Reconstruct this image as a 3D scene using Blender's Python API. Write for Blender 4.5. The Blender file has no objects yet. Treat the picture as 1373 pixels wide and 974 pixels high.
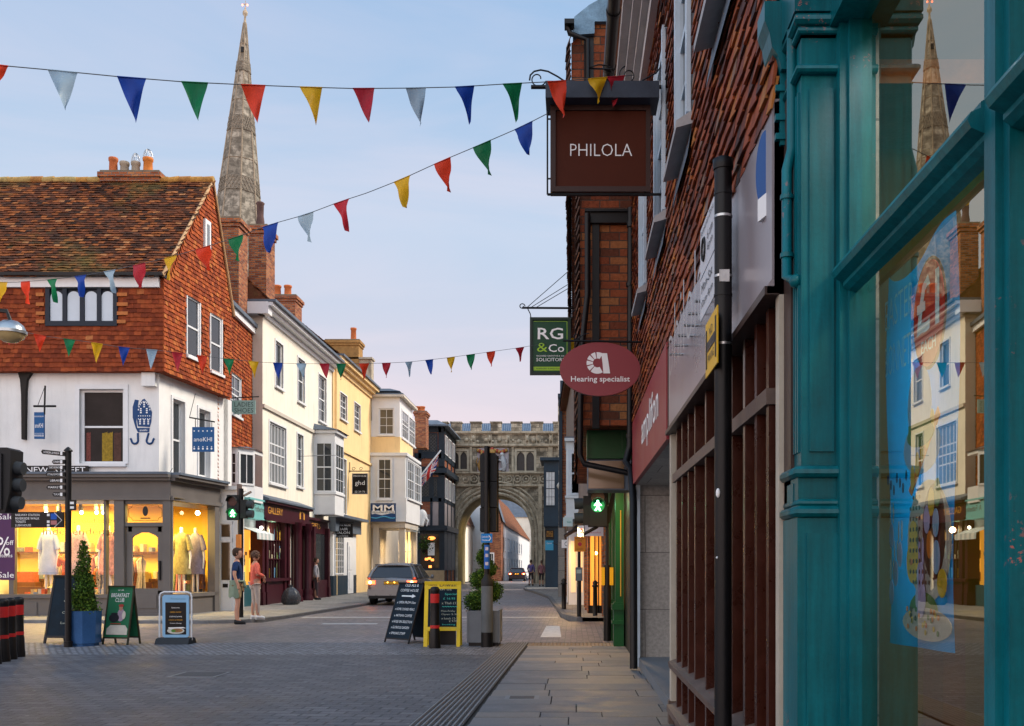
import bpy, bmesh, math, random
from mathutils import Vector, Matrix
random.seed(7)
SC = bpy.context.scene
COL = SC.collection
FPX = 1335.0
def px(u, v, Y):
    return Vector(((u-768)/FPX*Y, Y, 1.35+(760-v)/FPX*Y))
def zv(v, Y): return 1.35+(760-v)/FPX*Y
def xu(u, Y): return (u-768)/FPX*Y
def yu(u, X): return X*FPX/(u-768)
# ---------------------------------------------------------------- frames
class Fr:
    def __init__(s, o, d, up=(0,0,1)):
        s.o = Vector(o); s.d = Vector(d).normalized(); s.up = Vector(up).normalized()
        s.n = s.d.cross(s.up).normalized()
    def p(s, a, z, o=0.0): return s.o + s.d*a + s.up*z + s.n*o
FRONT = lambda Y, X=0: Fr((X,Y,0),(1,0,0))          # faces the camera; s = X
LEFTW = lambda X: Fr((X,0,0),(0,1,0))               # faces +X; s = Y
RIGHTW = lambda X: Fr((X,0,0),(0,-1,0))             # faces -X; s = -Y
LOC = Fr((0,0,0),(1,0,0))
class MB:
    def __init__(s): s.v=[]; s.f=[]; s.mi=[]; s.sm=[]
    def add(s, vs, fs, mi=0, sm=False):
        b=len(s.v); s.v += [Vector(v) for v in vs]
        for f in fs: s.f.append([b+i for i in f]); s.mi.append(mi); s.sm.append(sm)
        return s
    def hexa(s, P, mi=0):
        return s.add(P, [(0,3,2,1),(4,5,6,7),(0,1,5,4),(1,2,6,5),(2,3,7,6),(3,0,4,7)], mi)
    def box(s, x0,x1,y0,y1,z0,z1, mi=0):
        return s.hexa([(x0,y0,z0),(x1,y0,z0),(x1,y1,z0),(x0,y1,z0),(x0,y0,z1),(x1,y0,z1),(x1,y1,z1),(x0,y1,z1)], mi)
    def fb(s, F, a0,a1,z0,z1,o0,o1, mi=0):
        if a0>a1: a0,a1=a1,a0
        q=lambda a,z,o: F.p(a,z,o)
        return s.hexa([q(a0,z0,o1),q(a1,z0,o1),q(a1,z0,o0),q(a0,z0,o0),q(a0,z1,o1),q(a1,z1,o1),q(a1,z1,o0),q(a0,z1,o0)], mi)
    def quad(s, a,b,c,d, mi=0): return s.add([a,b,c,d],[(0,1,2,3)],mi)
    def prism(s, F, poly, o0, o1, mi=0):
        n=len(poly)
        vs=[F.p(a,z,o1) for a,z in poly]+[F.p(a,z,o0) for a,z in poly]
        fs=[tuple(range(n)), tuple(range(2*n-1,n-1,-1))]
        fs+=[(i,n+i,n+(i+1)%n,(i+1)%n) for i in range(n)]
        return s.add(vs,fs,mi)
    def ell(s, F, ca, cz, ra, rz, o0, o1, mi=0, n=40):
        return s.prism(F,[(ca+ra*math.cos(2*math.pi*i/n), cz+rz*math.sin(2*math.pi*i/n)) for i in range(n)],o0,o1,mi)
    def tube(s, path, r, n=8, mi=0, sm=True, caps=True, r2=None):
        path=[Vector(p) for p in path]; L=len(path); vs=[]
        up=None
        for i,p in enumerate(path):
            t=(path[min(i+1,L-1)]-path[max(i-1,0)]).normalized()
            if up is None:
                up = Vector((0,0,1)) if abs(t.z)<.9 else Vector((1,0,0))
            a=t.cross(up).normalized(); b=a.cross(t).normalized(); up=b
            rr = r if r2 is None else r+(r2-r)*i/(L-1)
            if isinstance(r,(list,tuple)): rr=r[i]
            for k in range(n):
                an=2*math.pi*k/n
                vs.append(p+a*math.cos(an)*rr+b*math.sin(an)*rr)
        fs=[]
        for i in range(L-1):
            for k in range(n):
                fs.append((i*n+k, i*n+(k+1)%n, (i+1)*n+(k+1)%n, (i+1)*n+k))
        s.add(vs,fs,mi,sm)
        if caps:
            s.add(vs[:n],[tuple(range(n-1,-1,-1))],mi); s.add(vs[-n:],[tuple(range(n))],mi)
        return s
    def lathe(s, prof, c=(0,0,0), n=16, mi=0, sm=True, rot=0, sq=(1,1)):
        vs=[]
        for r,z in prof:
            for k in range(n):
                an=2*math.pi*k/n+rot
                vs.append(Vector((c[0]+r*math.cos(an)*sq[0], c[1]+r*math.sin(an)*sq[1], c[2]+z)))
        fs=[]
        for i in range(len(prof)-1):
            for k in range(n):
                fs.append((i*n+k, i*n+(k+1)%n, (i+1)*n+(k+1)%n, (i+1)*n+k))
        s.add(vs,fs,mi,sm)
        s.add(vs[:n],[tuple(range(n-1,-1,-1))],mi); s.add(vs[-n:],[tuple(range(n))],mi)
        return s
    def ball(s, c, r, n=12, mi=0, sz=1.0, sx=1.0, sy=1.0):
        m=8; prof=[(max(r*math.sin(math.pi*i/m),.0005), -r*math.cos(math.pi*i/m)*sz) for i in range(m+1)]
        return s.lathe(prof,c,n,mi,True,0,(sx,sy))
    def text(s, F, body, ca, cz, h, o=.003, w=None, mi=0, ext=.002, shear=0, lines=None, al='CENTER', res=2, off=0):
        cu=bpy.data.curves.new('t','FONT'); cu.body=body; cu.align_x=al; cu.resolution_u=res; cu.shear=shear
        cu.offset=off
        ob=bpy.data.objects.new('t',cu); me=bpy.data.meshes.new_from_object(ob)
        if len(me.vertices):
            xs=[v.co.x for v in me.vertices]; ys=[v.co.y for v in me.vertices]
            x0,x1,y0,y1=min(xs),max(xs),min(ys),max(ys)
            ky=h/max(y1-y0,1e-4); kx=ky if w is None else w/max(x1-x0,1e-4)
            if al=='LEFT': cx=x0
            else: cx=(x0+x1)/2
            cy=(y0+y1)/2
            vs=[F.p(ca+(v.co.x-cx)*kx, cz+(v.co.y-cy)*ky, o) for v in me.vertices]
            s.add(vs,[tuple(p.vertices) for p in me.polygons],mi)
        bpy.data.objects.remove(ob); bpy.data.curves.remove(cu); bpy.data.meshes.remove(me)
        return s
    def build_split(s, name, mats, parent=None, **k):
        # every loose piece becomes a part of its own
        par=list(range(len(s.v)))
        def fd(i):
            while par[i]!=i: par[i]=par[par[i]]; i=par[i]
            return i
        for f in s.f:
            for i in f[1:]: par[fd(i)]=fd(f[0])
        g={}
        for j,f in enumerate(s.f): g.setdefault(fd(f[0]),[]).append(j)
        out=[]
        for js in g.values():
            m=MB(); mp={}
            for j in js:
                for i in s.f[j]:
                    if i not in mp: mp[i]=len(m.v); m.v.append(s.v[i])
                m.f.append([mp[i] for i in s.f[j]]); m.mi.append(s.mi[j]); m.sm.append(s.sm[j])
            mm=mats
            if isinstance(mats,(list,tuple)) and len(set(m.mi))==1: mm=[mats[m.mi[0]]]; m.mi=[0]*len(m.mi)
            out.append(m.build(name,mm,parent,**k))
        return out
    def build(s, name, mats, parent=None, world=True, label=None, stuff=False):
        if not isinstance(mats,(list,tuple)): mats=[mats]
        me=bpy.data.meshes.new(name)
        off=Vector((0,0,0))
        if parent is not None and world: off=wloc(parent)
        me.from_pydata([tuple(v-off) for v in s.v],[],s.f)
        for m in mats: me.materials.append(m)
        me.polygons.foreach_set('material_index',[min(i,len(mats)-1) for i in s.mi])
        me.polygons.foreach_set('use_smooth',s.sm)
        uv=me.uv_layers.new(name='UVMap')
        Zv=Vector((0,0,1)); data=[0.0]*(2*len(me.loops))
        for p in me.polygons:
            n=p.normal
            t=Vector((1,0,0)) if abs(n.z)>.98 else Zv.cross(n).normalized()
            b=n.cross(t)
            if abs(n.z)>.98: b=Vector((0,1,0))
            for li in p.loop_indices:
                c=me.vertices[me.loops[li].vertex_index].co+off
                data[2*li]=c.dot(t); data[2*li+1]=c.dot(b)
        uv.data.foreach_set('uv',data)
        o=bpy.data.objects.new(name,me); COL.objects.link(o)
        if parent is not None: o.parent=parent
        if label: o['label']=label
        if stuff: o['kind']='stuff'
        return o
def wloc(o):
    w=Vector(o.location)
    while o.parent: o=o.parent; w=w+Vector(o.location)
    return w
def thing(name, label, cat, loc=(0,0,0), rz=0, group=None):
    o=bpy.data.objects.new(name,None); COL.objects.link(o); o.location=loc; o.rotation_euler=(0,0,rz)
    o.empty_display_size=.2
    o['label']=label; o['category']=cat
    if group: o['group']=group
    return o
def tag(o,label,cat,group=None):
    o['label']=label; o['category']=cat
    if group: o['group']=group
    return o
def struct(o): o['kind']='structure'; return o
def copy_tree(o, parent=None):
    c=o.copy(); COL.objects.link(c)
    if parent: c.parent=parent
    for ch in [x for x in o.children]: copy_tree(ch,c)
    return c
# ---------------------------------------------------------------- materials
def newmat(name):
    m=bpy.data.materials.new(name); m.use_nodes=True; nt=m.node_tree
    return m, nt, nt.nodes['Principled BSDF']
def ND(nt,t,**k):
    n=nt.nodes.new(t)
    for a,b in k.items(): setattr(n,a,b)
    return n
def ramp(nt, fac, stops):
    r=ND(nt,'ShaderNodeValToRGB'); e=r.color_ramp.elements
    while len(e)<len(stops): e.new(.5)
    for i,(p,c) in enumerate(stops): e[i].position=p; e[i].color=(*c,1)
    nt.links.new(fac,r.inputs[0]); return r.outputs[0]
def mixc(nt, fac, a, b, mode='MIX'):
    m=ND(nt,'ShaderNodeMix',data_type='RGBA',blend_type=mode)
    for sock,val in ((m.inputs[0],fac),(m.inputs[6],a),(m.inputs[7],b)):
        if isinstance(val,(int,float)): sock.default_value=val
        elif isinstance(val,(tuple,list)): sock.default_value=(*val,1)
        else: nt.links.new(val,sock)
    return m.outputs[2]
def noise(nt, scale, detail=4, vec=None, rough=.6, dist=0):
    n=ND(nt,'ShaderNodeTexNoise'); n.inputs['Scale'].default_value=scale; n.inputs['Detail'].default_value=detail
    n.inputs['Roughness'].default_value=rough; n.inputs['Distortion'].default_value=dist
    if vec is not None: nt.links.new(vec,n.inputs['Vector'])
    return n.outputs['Fac']
def bump(nt, b, h, s=.3, d=.02):
    n=ND(nt,'ShaderNodeBump'); n.inputs['Strength'].default_value=s; n.inputs['Distance'].default_value=d
    nt.links.new(h,n.inputs['Height']); nt.links.new(n.outputs[0],b.inputs['Normal'])
def geo(nt): return ND(nt,'ShaderNodeNewGeometry').outputs['Position']
def uvn(nt): return ND(nt,'ShaderNodeUVMap').outputs[0]
def sc_(c,k): return tuple(min(1,max(0,x*k)) for x in c)
def M(name, col, rough=.6, var=.18, scale=3, bmp=.15, metal=0, dirt=.0, spec=.22, fine=40):
    m,nt,b=newmat(name); g=ND(nt,'ShaderNodeTexCoord').outputs['Object']
    n1=noise(nt,scale,6,g); n2=noise(nt,fine,3,g)
    c=ramp(nt,n1,[(.3,sc_(col,1-var)),(.7,sc_(col,1+var))])
    c=mixc(nt,.5*var,c,ramp(nt,n2,[(.35,sc_(col,.6)),(.65,sc_(col,1.3))]))
    if dirt>0:
        mp=ND(nt,'ShaderNodeMapping'); mp.inputs['Scale'].default_value=(3,3,.35); nt.links.new(g,mp.inputs[0])
        d=noise(nt,1.6,8,mp.outputs[0],.7)
        f=ramp(nt,d,[(.5,(0,0,0)),(.78,(dirt,dirt,dirt))])
        c=mixc(nt,f,c,sc_(col,.4))
    nt.links.new(c,b.inputs['Base Color'])
    r=ND(nt,'ShaderNodeMapRange'); r.inputs[3].default_value=max(.02,rough-.1); r.inputs[4].default_value=min(1,rough+.12)
    nt.links.new(n1,r.inputs[0]); nt.links.new(r.outputs[0],b.inputs['Roughness'])
    b.inputs['Metallic'].default_value=metal
    b.inputs['Specular IOR Level'].default_value=spec
    if bmp>0: bump(nt,b,n2,bmp,.01)
    return m
def brickmat(name, c1, c2, mortar, bw=.225, bh=.075, ms=.01, rough=.85, stain=.4, bmp=.6, off=.5, scale=1, tones=None, rot=0, blotch=(.3,.75), spec=.15, ground=False):
    m,nt,b=newmat(name); uv=uvn(nt)
    if rot:
        mp=ND(nt,'ShaderNodeMapping'); mp.inputs['Rotation'].default_value=(0,0,rot); nt.links.new(uv,mp.inputs[0]); uv=mp.outputs[0]
    # slight waviness of the coursing
    wn=ND(nt,'ShaderNodeTexNoise'); wn.inputs['Scale'].default_value=1.2; nt.links.new(uv,wn.inputs['Vector'])
    va=ND(nt,'ShaderNodeVectorMath',operation='MULTIPLY_ADD'); nt.links.new(wn.outputs['Color'],va.inputs[0])
    va.inputs[1].default_value=(.03,.03,0); nt.links.new(uv,va.inputs[2]); uv=va.outputs[0]
    t=ND(nt,'ShaderNodeTexBrick'); t.offset=off
    nt.links.new(uv,t.inputs['Vector'])
    t.inputs['Scale'].default_value=scale; t.inputs['Brick Width'].default_value=bw; t.inputs['Row Height'].default_value=bh
    t.inputs['Mortar Size'].default_value=ms; t.inputs['Mortar Smooth'].default_value=.3
    t.inputs['Color1'].default_value=(0,0,0,1); t.inputs['Color2'].default_value=(1,1,1,1); t.inputs['Mortar'].default_value=(.5,.5,.5,1)
    if tones is None: tones=[(0,c1),(1,c2)]
    c=ramp(nt,t.outputs['Color'],tones)
    n1=noise(nt,.9,8,uv,.65); n2=noise(nt,22,4,uv)
    c=mixc(nt,.35,c,ramp(nt,n2,[(.3,(.2,.2,.2)),(.7,(.85,.85,.85))]),'OVERLAY')
    st=ramp(nt,n1,[(blotch[0],(0,0,0)),(blotch[1],(1,1,1))])
    sm=ND(nt,'ShaderNodeMath',operation='MULTIPLY'); nt.links.new(st,sm.inputs[0]); sm.inputs[1].default_value=stain
    c=mixc(nt,sm.outputs[0],c,sc_(c1,.45))
    c=mixc(nt,t.outputs['Fac'],c,mortar)
    nt.links.new(c,b.inputs['Base Color']); b.inputs['Roughness'].default_value=rough; b.inputs['Specular IOR Level'].default_value=spec
    if ground:
        gp_=geo(nt); big=noise(nt,.22,5,gp_,.6,.8); c=mixc(nt,.7,c,ramp(nt,big,[(.35,(.30,.30,.31)),(.65,(.72,.70,.68))]),'OVERLAY')
        for sc,th,cc in ((3.2,.055,(.30,.29,.28)),(2.1,.05,(.03,.03,.03))):
            v=ND(nt,'ShaderNodeTexVoronoi'); v.inputs['Scale'].default_value=sc; nt.links.new(gp_,v.inputs['Vector']); c=mixc(nt,ramp(nt,v.outputs['Distance'],[(0,(.7,.7,.7)),(th,(.6,.6,.6)),(th+.02,(0,0,0))]),c,cc)
        nt.links.new(c,b.inputs['Base Color'])
        nt.links.new(ramp(nt,big,[(.3,(rough-.12,)*3),(.7,(rough+.15,)*3)]),b.inputs['Roughness'])
    hm=ND(nt,'ShaderNodeMath',operation='SUBTRACT'); nt.links.new(n2,hm.inputs[0]); nt.links.new(t.outputs['Fac'],hm.inputs[1])
    bump(nt,b,hm.outputs[0],bmp,.015)
    return m
def tilemat(name, stops, rough=.8, moss=None):
    m,nt,b=newmat(name); g=ND(nt,'ShaderNodeNewGeometry')
    c=ramp(nt,g.outputs['Random Per Island'],stops)
    n1=noise(nt,9,5,g.outputs['Position']); n2=noise(nt,60,3,g.outputs['Position'])
    c=mixc(nt,.55,c,ramp(nt,n1,[(.3,(.22,.22,.22)),(.7,(.8,.8,.8))]),'OVERLAY')
    if moss:
        n3=noise(nt,.5,8,g.outputs['Position'],.7)
        c=mixc(nt,ramp(nt,n3,[(.52,(0,0,0)),(.7,(.8,.8,.8))]),c,moss)
    nt.links.new(c,b.inputs['Base Color']); b.inputs['Roughness'].default_value=rough; b.inputs['Specular IOR Level'].default_value=.15
    bump(nt,b,n2,.3,.006)
    return m
def translucent(m,f=.4):
    nt=m.node_tree; b=nt.nodes['Principled BSDF']; o=[n for n in nt.nodes if n.type=='OUTPUT_MATERIAL'][0]; tr=ND(nt,'ShaderNodeBsdfTranslucent'); mx=ND(nt,'ShaderNodeMixShader'); mx.inputs[0].default_value=f
    nt.links.new(b.inputs['Base Color'].links[0].from_socket,tr.inputs[0]); nt.links.new(b.outputs[0],mx.inputs[1]); nt.links.new(tr.outputs[0],mx.inputs[2]); nt.links.new(mx.outputs[0],o.inputs[0])
    return m
def emis(name, col, st=1.0):
    m,nt,b=newmat(name); b.inputs['Base Color'].default_value=(*col,1)
    b.inputs['Emission Color'].default_value=(*col,1); b.inputs['Emission Strength'].default_value=st
    return m
def glassdark(name, col=(.025,.03,.035), rough=.04):
    m,nt,b=newmat(name); g=ND(nt,'ShaderNodeTexCoord').outputs['Object']
    n=noise(nt,1.5,2,g); b.inputs['Base Color'].default_value=(*col,1)
    b.inputs['Roughness'].default_value=rough; b.inputs['Specular IOR Level'].default_value=.55
    bump(nt,b,n,.12,.03); return m
def clearglass(name, gl=.1, tint=(1,1,1), glc=(.9,.95,1)):
    m=bpy.data.materials.new(name); m.use_nodes=True; nt=m.node_tree; nt.nodes.clear()
    o=ND(nt,'ShaderNodeOutputMaterial'); mx=ND(nt,'ShaderNodeMixShader'); t=ND(nt,'ShaderNodeBsdfTransparent'); g=ND(nt,'ShaderNodeBsdfGlossy')
    t.inputs[0].default_value=(*tint,1); g.inputs[0].default_value=(*glc,1); g.inputs['Roughness'].default_value=.005
    mx.inputs[0].default_value=gl
    nt.links.new(t.outputs[0],mx.inputs[1]); nt.links.new(g.outputs[0],mx.inputs[2]); nt.links.new(mx.outputs[0],o.inputs[0])
    return m
m_white=M('white_paint',(.66,.67,.68),.5,.06,2,.05)
m_whitew=M('white_brick_paint',(.70,.70,.69),.75,.07,1.2,.5,dirt=.22)
m_cream=M('cream_render',(.76,.71,.60),.8,.08,.8,.2,dirt=.35)
m_creamd=M('cream_brick_end',(.52,.47,.40),.8,.1,.8,.3,dirt=.3)  # darker cream: the end wall's shade is in the colour; also used for trim
m_yellow=M('yellow_render',(.78,.56,.28),.8,.08,.8,.2,dirt=.35)
m_black=M('black_paint',(.004,.004,.005),.42,.3,4,.05,spec=.25)
m_blackm=M('matt_black',(.008,.008,.009),.6,.3,4,.1,spec=.3)
m_lead=M('lead_sheet',(.10,.125,.16),.5,.25,2,.2,dirt=.3)
m_glass=glassdark('window_glass')
m_glassw=glassdark('curtained_glass',(.16,.17,.18),.08)
m_glassl=M('leaded_glass',(.018,.022,.026),.35,.4,5,.2,spec=.3)
m_taupe=M('taupe_paint',(.115,.105,.10),.55,.1,2,.05)
m_purple=M('plum_paint',(.04,.006,.012),.4,.25,2,.08)
m_teal=M('teal_gloss_paint',(.0005,.105,.130),.36,.30,2.2,.06,dirt=.45,fine=70)
def _chips(m):
    nt=m.node_tree; b=nt.nodes['Principled BSDF']; src=b.inputs['Base Color'].links[0].from_socket; g=ND(nt,'ShaderNodeTexCoord').outputs['Object']
    a=noise(nt,3.1,2,g); c=noise(nt,55,5,g,.7); mp=ND(nt,'ShaderNodeMapping'); mp.inputs['Scale'].default_value=(40,40,2.2); nt.links.new(g,mp.inputs[0]); d=noise(nt,1,4,mp.outputs[0])
    mm=ND(nt,'ShaderNodeMath',operation='MULTIPLY'); nt.links.new(ramp(nt,a,[(.62,(0,0,0)),(.68,(1,1,1))]),mm.inputs[0]); nt.links.new(ramp(nt,c,[(.58,(0,0,0)),(.62,(1,1,1))]),mm.inputs[1])
    c1=mixc(nt,.45,src,ramp(nt,d,[(.3,(.25,.25,.25)),(.7,(.75,.75,.75))]),'OVERLAY')
    nt.links.new(mixc(nt,mm.outputs[0],c1,(.42,.12,.10)),b.inputs['Base Color'])
_chips(m_teal)
m_brown=M('brown_stained_timber',(.040,.0085,.004),.28,.35,6,.15,spec=.4)
m_brownl=M('weathered_brown_rail',(.12,.085,.07),.5,.25,4,.2)
m_creamp=M('cream_paint_strip',(.42,.38,.31),.6,.12,4,.15,dirt=.4)
m_green=M('green_gloss_paint',(.004,.055,.016),.3,.2,2,.1)
m_dkgreen=M('dark_green_paint',(.004,.05,.022),.4,.15,2,.05)
m_dkblue=M('dark_blue_paint',(.012,.03,.05),.45,.2,2,.1)
m_stone=brickmat('ashlar_stone',(.15,.13,.10),(.46,.41,.33),(.10,.09,.075),.62,.3,.014,.9,.9,.9,tones=[(0,(.20,.17,.125)),(.5,(.42,.365,.275)),(1,(.60,.54,.43))],blotch=(.42,.60))
m_stonet=M('carved_stone',(.39,.34,.255),.9,.5,2.6,.9,dirt=1.0)
m_spire=brickmat('spire_stone',(.17,.155,.125),(.36,.335,.275),(.19,.175,.14),2.2,1.3,.012,.9,.75,.4,blotch=(.42,.56))
m_spirec=M('carved_spire_band',(.19,.17,.135),.9,.5,.9,1.0)
m_brick=brickmat('red_brick',(.16,.045,.022),(.33,.11,.045),(.16,.13,.11),.225,.075,.012,tones=[(0,(.16,.045,.02)),(.5,(.36,.10,.035)),(1,(.46,.19,.07))])
m_brickbig=brickmat('large_weathered_brick',(.13,.04,.02),(.3,.1,.04),(.07,.045,.035),.27,.115,.008,.7,.35,1.0,tones=[(0,(.07,.028,.016)),(.35,(.19,.045,.018)),(.7,(.27,.068,.024)),(1,(.30,.125,.045))])
m_tile=tilemat('orange_hung_tile',[(0,(.14,.028,.011)),(.5,(.27,.055,.016)),(.85,(.34,.078,.02)),(1,(.38,.13,.035))])
m_tiled=tilemat('dull_red_hung_tile',[(0,(.12,.024,.010)),(.6,(.20,.040,.014)),(.99,(.26,.058,.018)),(1,(.42,.17,.06))])  # front-wall copy of the hung tile with its shade put into the colour
m_tiler=tilemat('weathered_red_tile',[(0,(.04,.02,.017)),(.18,(.10,.032,.02)),(.45,(.18,.042,.018)),(.8,(.26,.063,.02)),(.95,(.33,.12,.025)),(1,(.14,.10,.085))],.65)
m_roof=tilemat('mossy_clay_roof_tile',[(0,(.035,.020,.015)),(.35,(.075,.03,.017)),(.7,(.13,.042,.018)),(.93,(.23,.075,.023)),(1,(.30,.14,.06))],.9,(.10,.085,.025))
m_terra=M('terracotta',(.42,.12,.04),.8,.2,4,.2,dirt=.4)
m_buffpot=M('buff_clay',(.30,.25,.19),.85,.2,4,.2,dirt=.4)
m_mortar=M('stained_mortar',(.16,.13,.09),.95,.4,4,.5)
m_sett=brickmat('brown_setts',(.10,.10,.115),(.20,.17,.165),(.038,.038,.044),.25,.155,.014,.52,.4,1.0,tones=[(0,(.066,.068,.078)),(.5,(.094,.097,.108)),(1,(.128,.128,.136))],rot=.06,blotch=(.35,.75),spec=.5,ground=True)
m_cobble=brickmat('grey_cobbles',(.16,.17,.19),(.34,.35,.37),(.10,.10,.11),.11,.10,.018,.5,.3,1.4,tones=[(0,(.15,.155,.17)),(1,(.36,.37,.40))])
m_road=brickmat('brick_road',(.15,.13,.13),(.26,.22,.21),(.10,.09,.09),.22,.11,.008,.5,.4,.6,blotch=(.3,.7),rot=1.57,spec=.5,ground=True)
m_asph=M('asphalt',(.055,.055,.058),.9,.2,2,.6)
m_slab=None
def _slab():
    m,nt,b=newmat('sandstone_slab'); g=ND(nt,'ShaderNodeNewGeometry')
    c=ramp(nt,g.outputs['Random Per Island'],[(0,(.09,.10,.115)),(.5,(.135,.135,.14)),(1,(.20,.17,.14))])
    n1=noise(nt,2.5,8,g.outputs['Position'],.7); n2=noise(nt,45,4,g.outputs['Position'])
    c=mixc(nt,.6,c,ramp(nt,n1,[(.3,(.25,.25,.25)),(.7,(.75,.75,.75))]),'OVERLAY')
    c=mixc(nt,.25,c,ramp(nt,n2,[(.3,(.2,.2,.2)),(.7,(.8,.8,.8))]),'OVERLAY')
    nt.links.new(c,b.inputs['Base Color'])
    nt.links.new(ramp(nt,n1,[(.35,(.42,.42,.42)),(.7,(.75,.75,.75))]),b.inputs['Roughness'])
    bump(nt,b,n2,.35,.006); return m
m_slab=_slab()
m_kerb=M('granite_kerb',(.14,.14,.145),.8,.25,5,.4)
m_pave=brickmat('grey_paving',(.2,.19,.175),(.3,.285,.26),(.11,.11,.105),.6,.45,.01,.7,.35,.5)
m_paintw=M('worn_road_paint',(.62,.62,.6),.7,.2,8,.4,dirt=.5)
m_tact=M('tactile_metal',(.16,.17,.18),.45,.25,5,.3)
m_wood=M('dark_timber_beam',(.02,.017,.015),.7,.4,5,.4)
m_skin=M('skin',(.42,.22,.15),.55,.08,8,.05)
m_txtw=M('white_lettering',(.78,.78,.78),.5,.02,2,0)
m_txtk=M('black_lettering',(.02,.02,.02),.5,.02,2,0)
m_metal=M('brushed_metal',(.42,.43,.44),.3,.12,8,.1,metal=.9)
m_gold=M('gold_lettering',(.6,.30,.05),.4,.1,4,0)
# ---------------------------------------------------------------- camera, sky, sun
cam=bpy.data.cameras.new('camera'); co=bpy.data.objects.new('camera',cam); COL.objects.link(co); SC.camera=co
co.location=(0,0,1.35); co.rotation_euler=(math.radians(90),0,0)
cam.sensor_width=36; cam.sensor_fit='HORIZONTAL'; cam.lens=36*FPX/1373; cam.shift_x=-(768-686.5)/1373; cam.shift_y=(760-487)/1373
cam.clip_end=6000; cam.clip_start=.05
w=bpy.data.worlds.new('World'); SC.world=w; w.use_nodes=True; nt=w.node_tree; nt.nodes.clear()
out=ND(nt,'ShaderNodeOutputWorld'); addn=ND(nt,'ShaderNodeAddShader')
sky=ND(nt,'ShaderNodeTexSky',sky_type='NISHITA'); sky.sun_disc=False
SUN_EL=math.radians(42); SUN_AZ=math.radians(72)   # azimuth clockwise from +Y
sky.sun_elevation=SUN_EL; sky.sun_rotation=SUN_AZ
bgn=ND(nt,'ShaderNodeBackground'); bgn.inputs[1].default_value=.004; nt.links.new(sky.outputs[0],bgn.inputs[0])
tc=ND(nt,'ShaderNodeTexCoord').outputs['Generated']; sp=ND(nt,'ShaderNodeSeparateXYZ'); nt.links.new(tc,sp.inputs[0])
mpn=ND(nt,'ShaderNodeMapping'); mpn.inputs['Scale'].default_value=(1.2,1.2,6); nt.links.new(tc,mpn.inputs[0])
cl=noise(nt,1.4,7,mpn.outputs[0],.55,.6)
g1=ramp(nt,sp.outputs['Z'],[(0,(.70,.585,.60)),(.11,(.66,.575,.62)),(.20,(.56,.56,.65)),(.32,(.43,.54,.69)),(.50,(.265,.425,.645)),(1,(.15,.27,.50))])
clf=ramp(nt,cl,[(.44,(0,0,0)),(.72,(.7,.7,.7))])
zf=ramp(nt,sp.outputs['Z'],[(0,(1,1,1)),(.35,(.5,.5,.5)),(.6,(.15,.15,.15))])
cf=mixc(nt,1.0,clf,zf,'MULTIPLY')
g2=mixc(nt,cf,g1,(.80,.665,.70))
# sky behind the camera raised and warmed, a glow added to light the fronts
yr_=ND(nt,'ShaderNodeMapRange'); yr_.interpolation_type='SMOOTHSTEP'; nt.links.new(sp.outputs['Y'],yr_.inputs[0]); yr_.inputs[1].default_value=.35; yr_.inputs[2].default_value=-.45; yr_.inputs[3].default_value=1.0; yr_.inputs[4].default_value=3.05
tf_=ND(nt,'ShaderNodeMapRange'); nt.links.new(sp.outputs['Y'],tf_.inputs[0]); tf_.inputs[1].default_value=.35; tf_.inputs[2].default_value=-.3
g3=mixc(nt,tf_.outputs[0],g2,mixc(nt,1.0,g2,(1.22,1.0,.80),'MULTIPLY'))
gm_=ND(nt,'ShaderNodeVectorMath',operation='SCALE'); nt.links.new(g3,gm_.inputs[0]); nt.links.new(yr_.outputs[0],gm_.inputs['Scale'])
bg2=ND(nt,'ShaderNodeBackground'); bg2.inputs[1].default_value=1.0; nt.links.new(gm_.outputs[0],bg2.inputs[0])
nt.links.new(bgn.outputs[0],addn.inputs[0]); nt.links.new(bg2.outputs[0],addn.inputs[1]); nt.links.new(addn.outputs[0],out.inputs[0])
sl=bpy.data.lights.new('sun','SUN'); sl.energy=4.2; sl.angle=math.radians(18); sl.color=(1,.87,.72)
so=bpy.data.objects.new('sun',sl); COL.objects.link(so)
dv=Vector((math.sin(SUN_AZ)*math.cos(SUN_EL),math.cos(SUN_AZ)*math.cos(SUN_EL),math.sin(SUN_EL)))
so.rotation_euler=dv.to_track_quat('Z','Y').to_euler()
SC.view_settings.view_transform='Standard'; SC.view_settings.look='None'; SC.view_settings.exposure=0.28; SC.view_settings.gamma=1
SC.cycles.max_bounces=8; SC.cycles.transparent_max_bounces=12; SC.cycles.glossy_bounces=4; SC.cycles.use_denoising=True
SC.cycles.sample_clamp_indirect=6
def lamp(loc, e, col=(1,.72,.35), size=.3, rot=None, sy=None, kind='AREA', name='lamp'):
    l=bpy.data.lights.new(name,kind); l.energy=e; l.color=col
    if kind=='AREA':
        l.size=size
        if sy: l.shape='RECTANGLE'; l.size_y=sy
    else: l.shadow_soft_size=size
    o=bpy.data.objects.new(name,l); COL.objects.link(o); o.location=loc
    if rot: o.rotation_euler=rot
    return o
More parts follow.
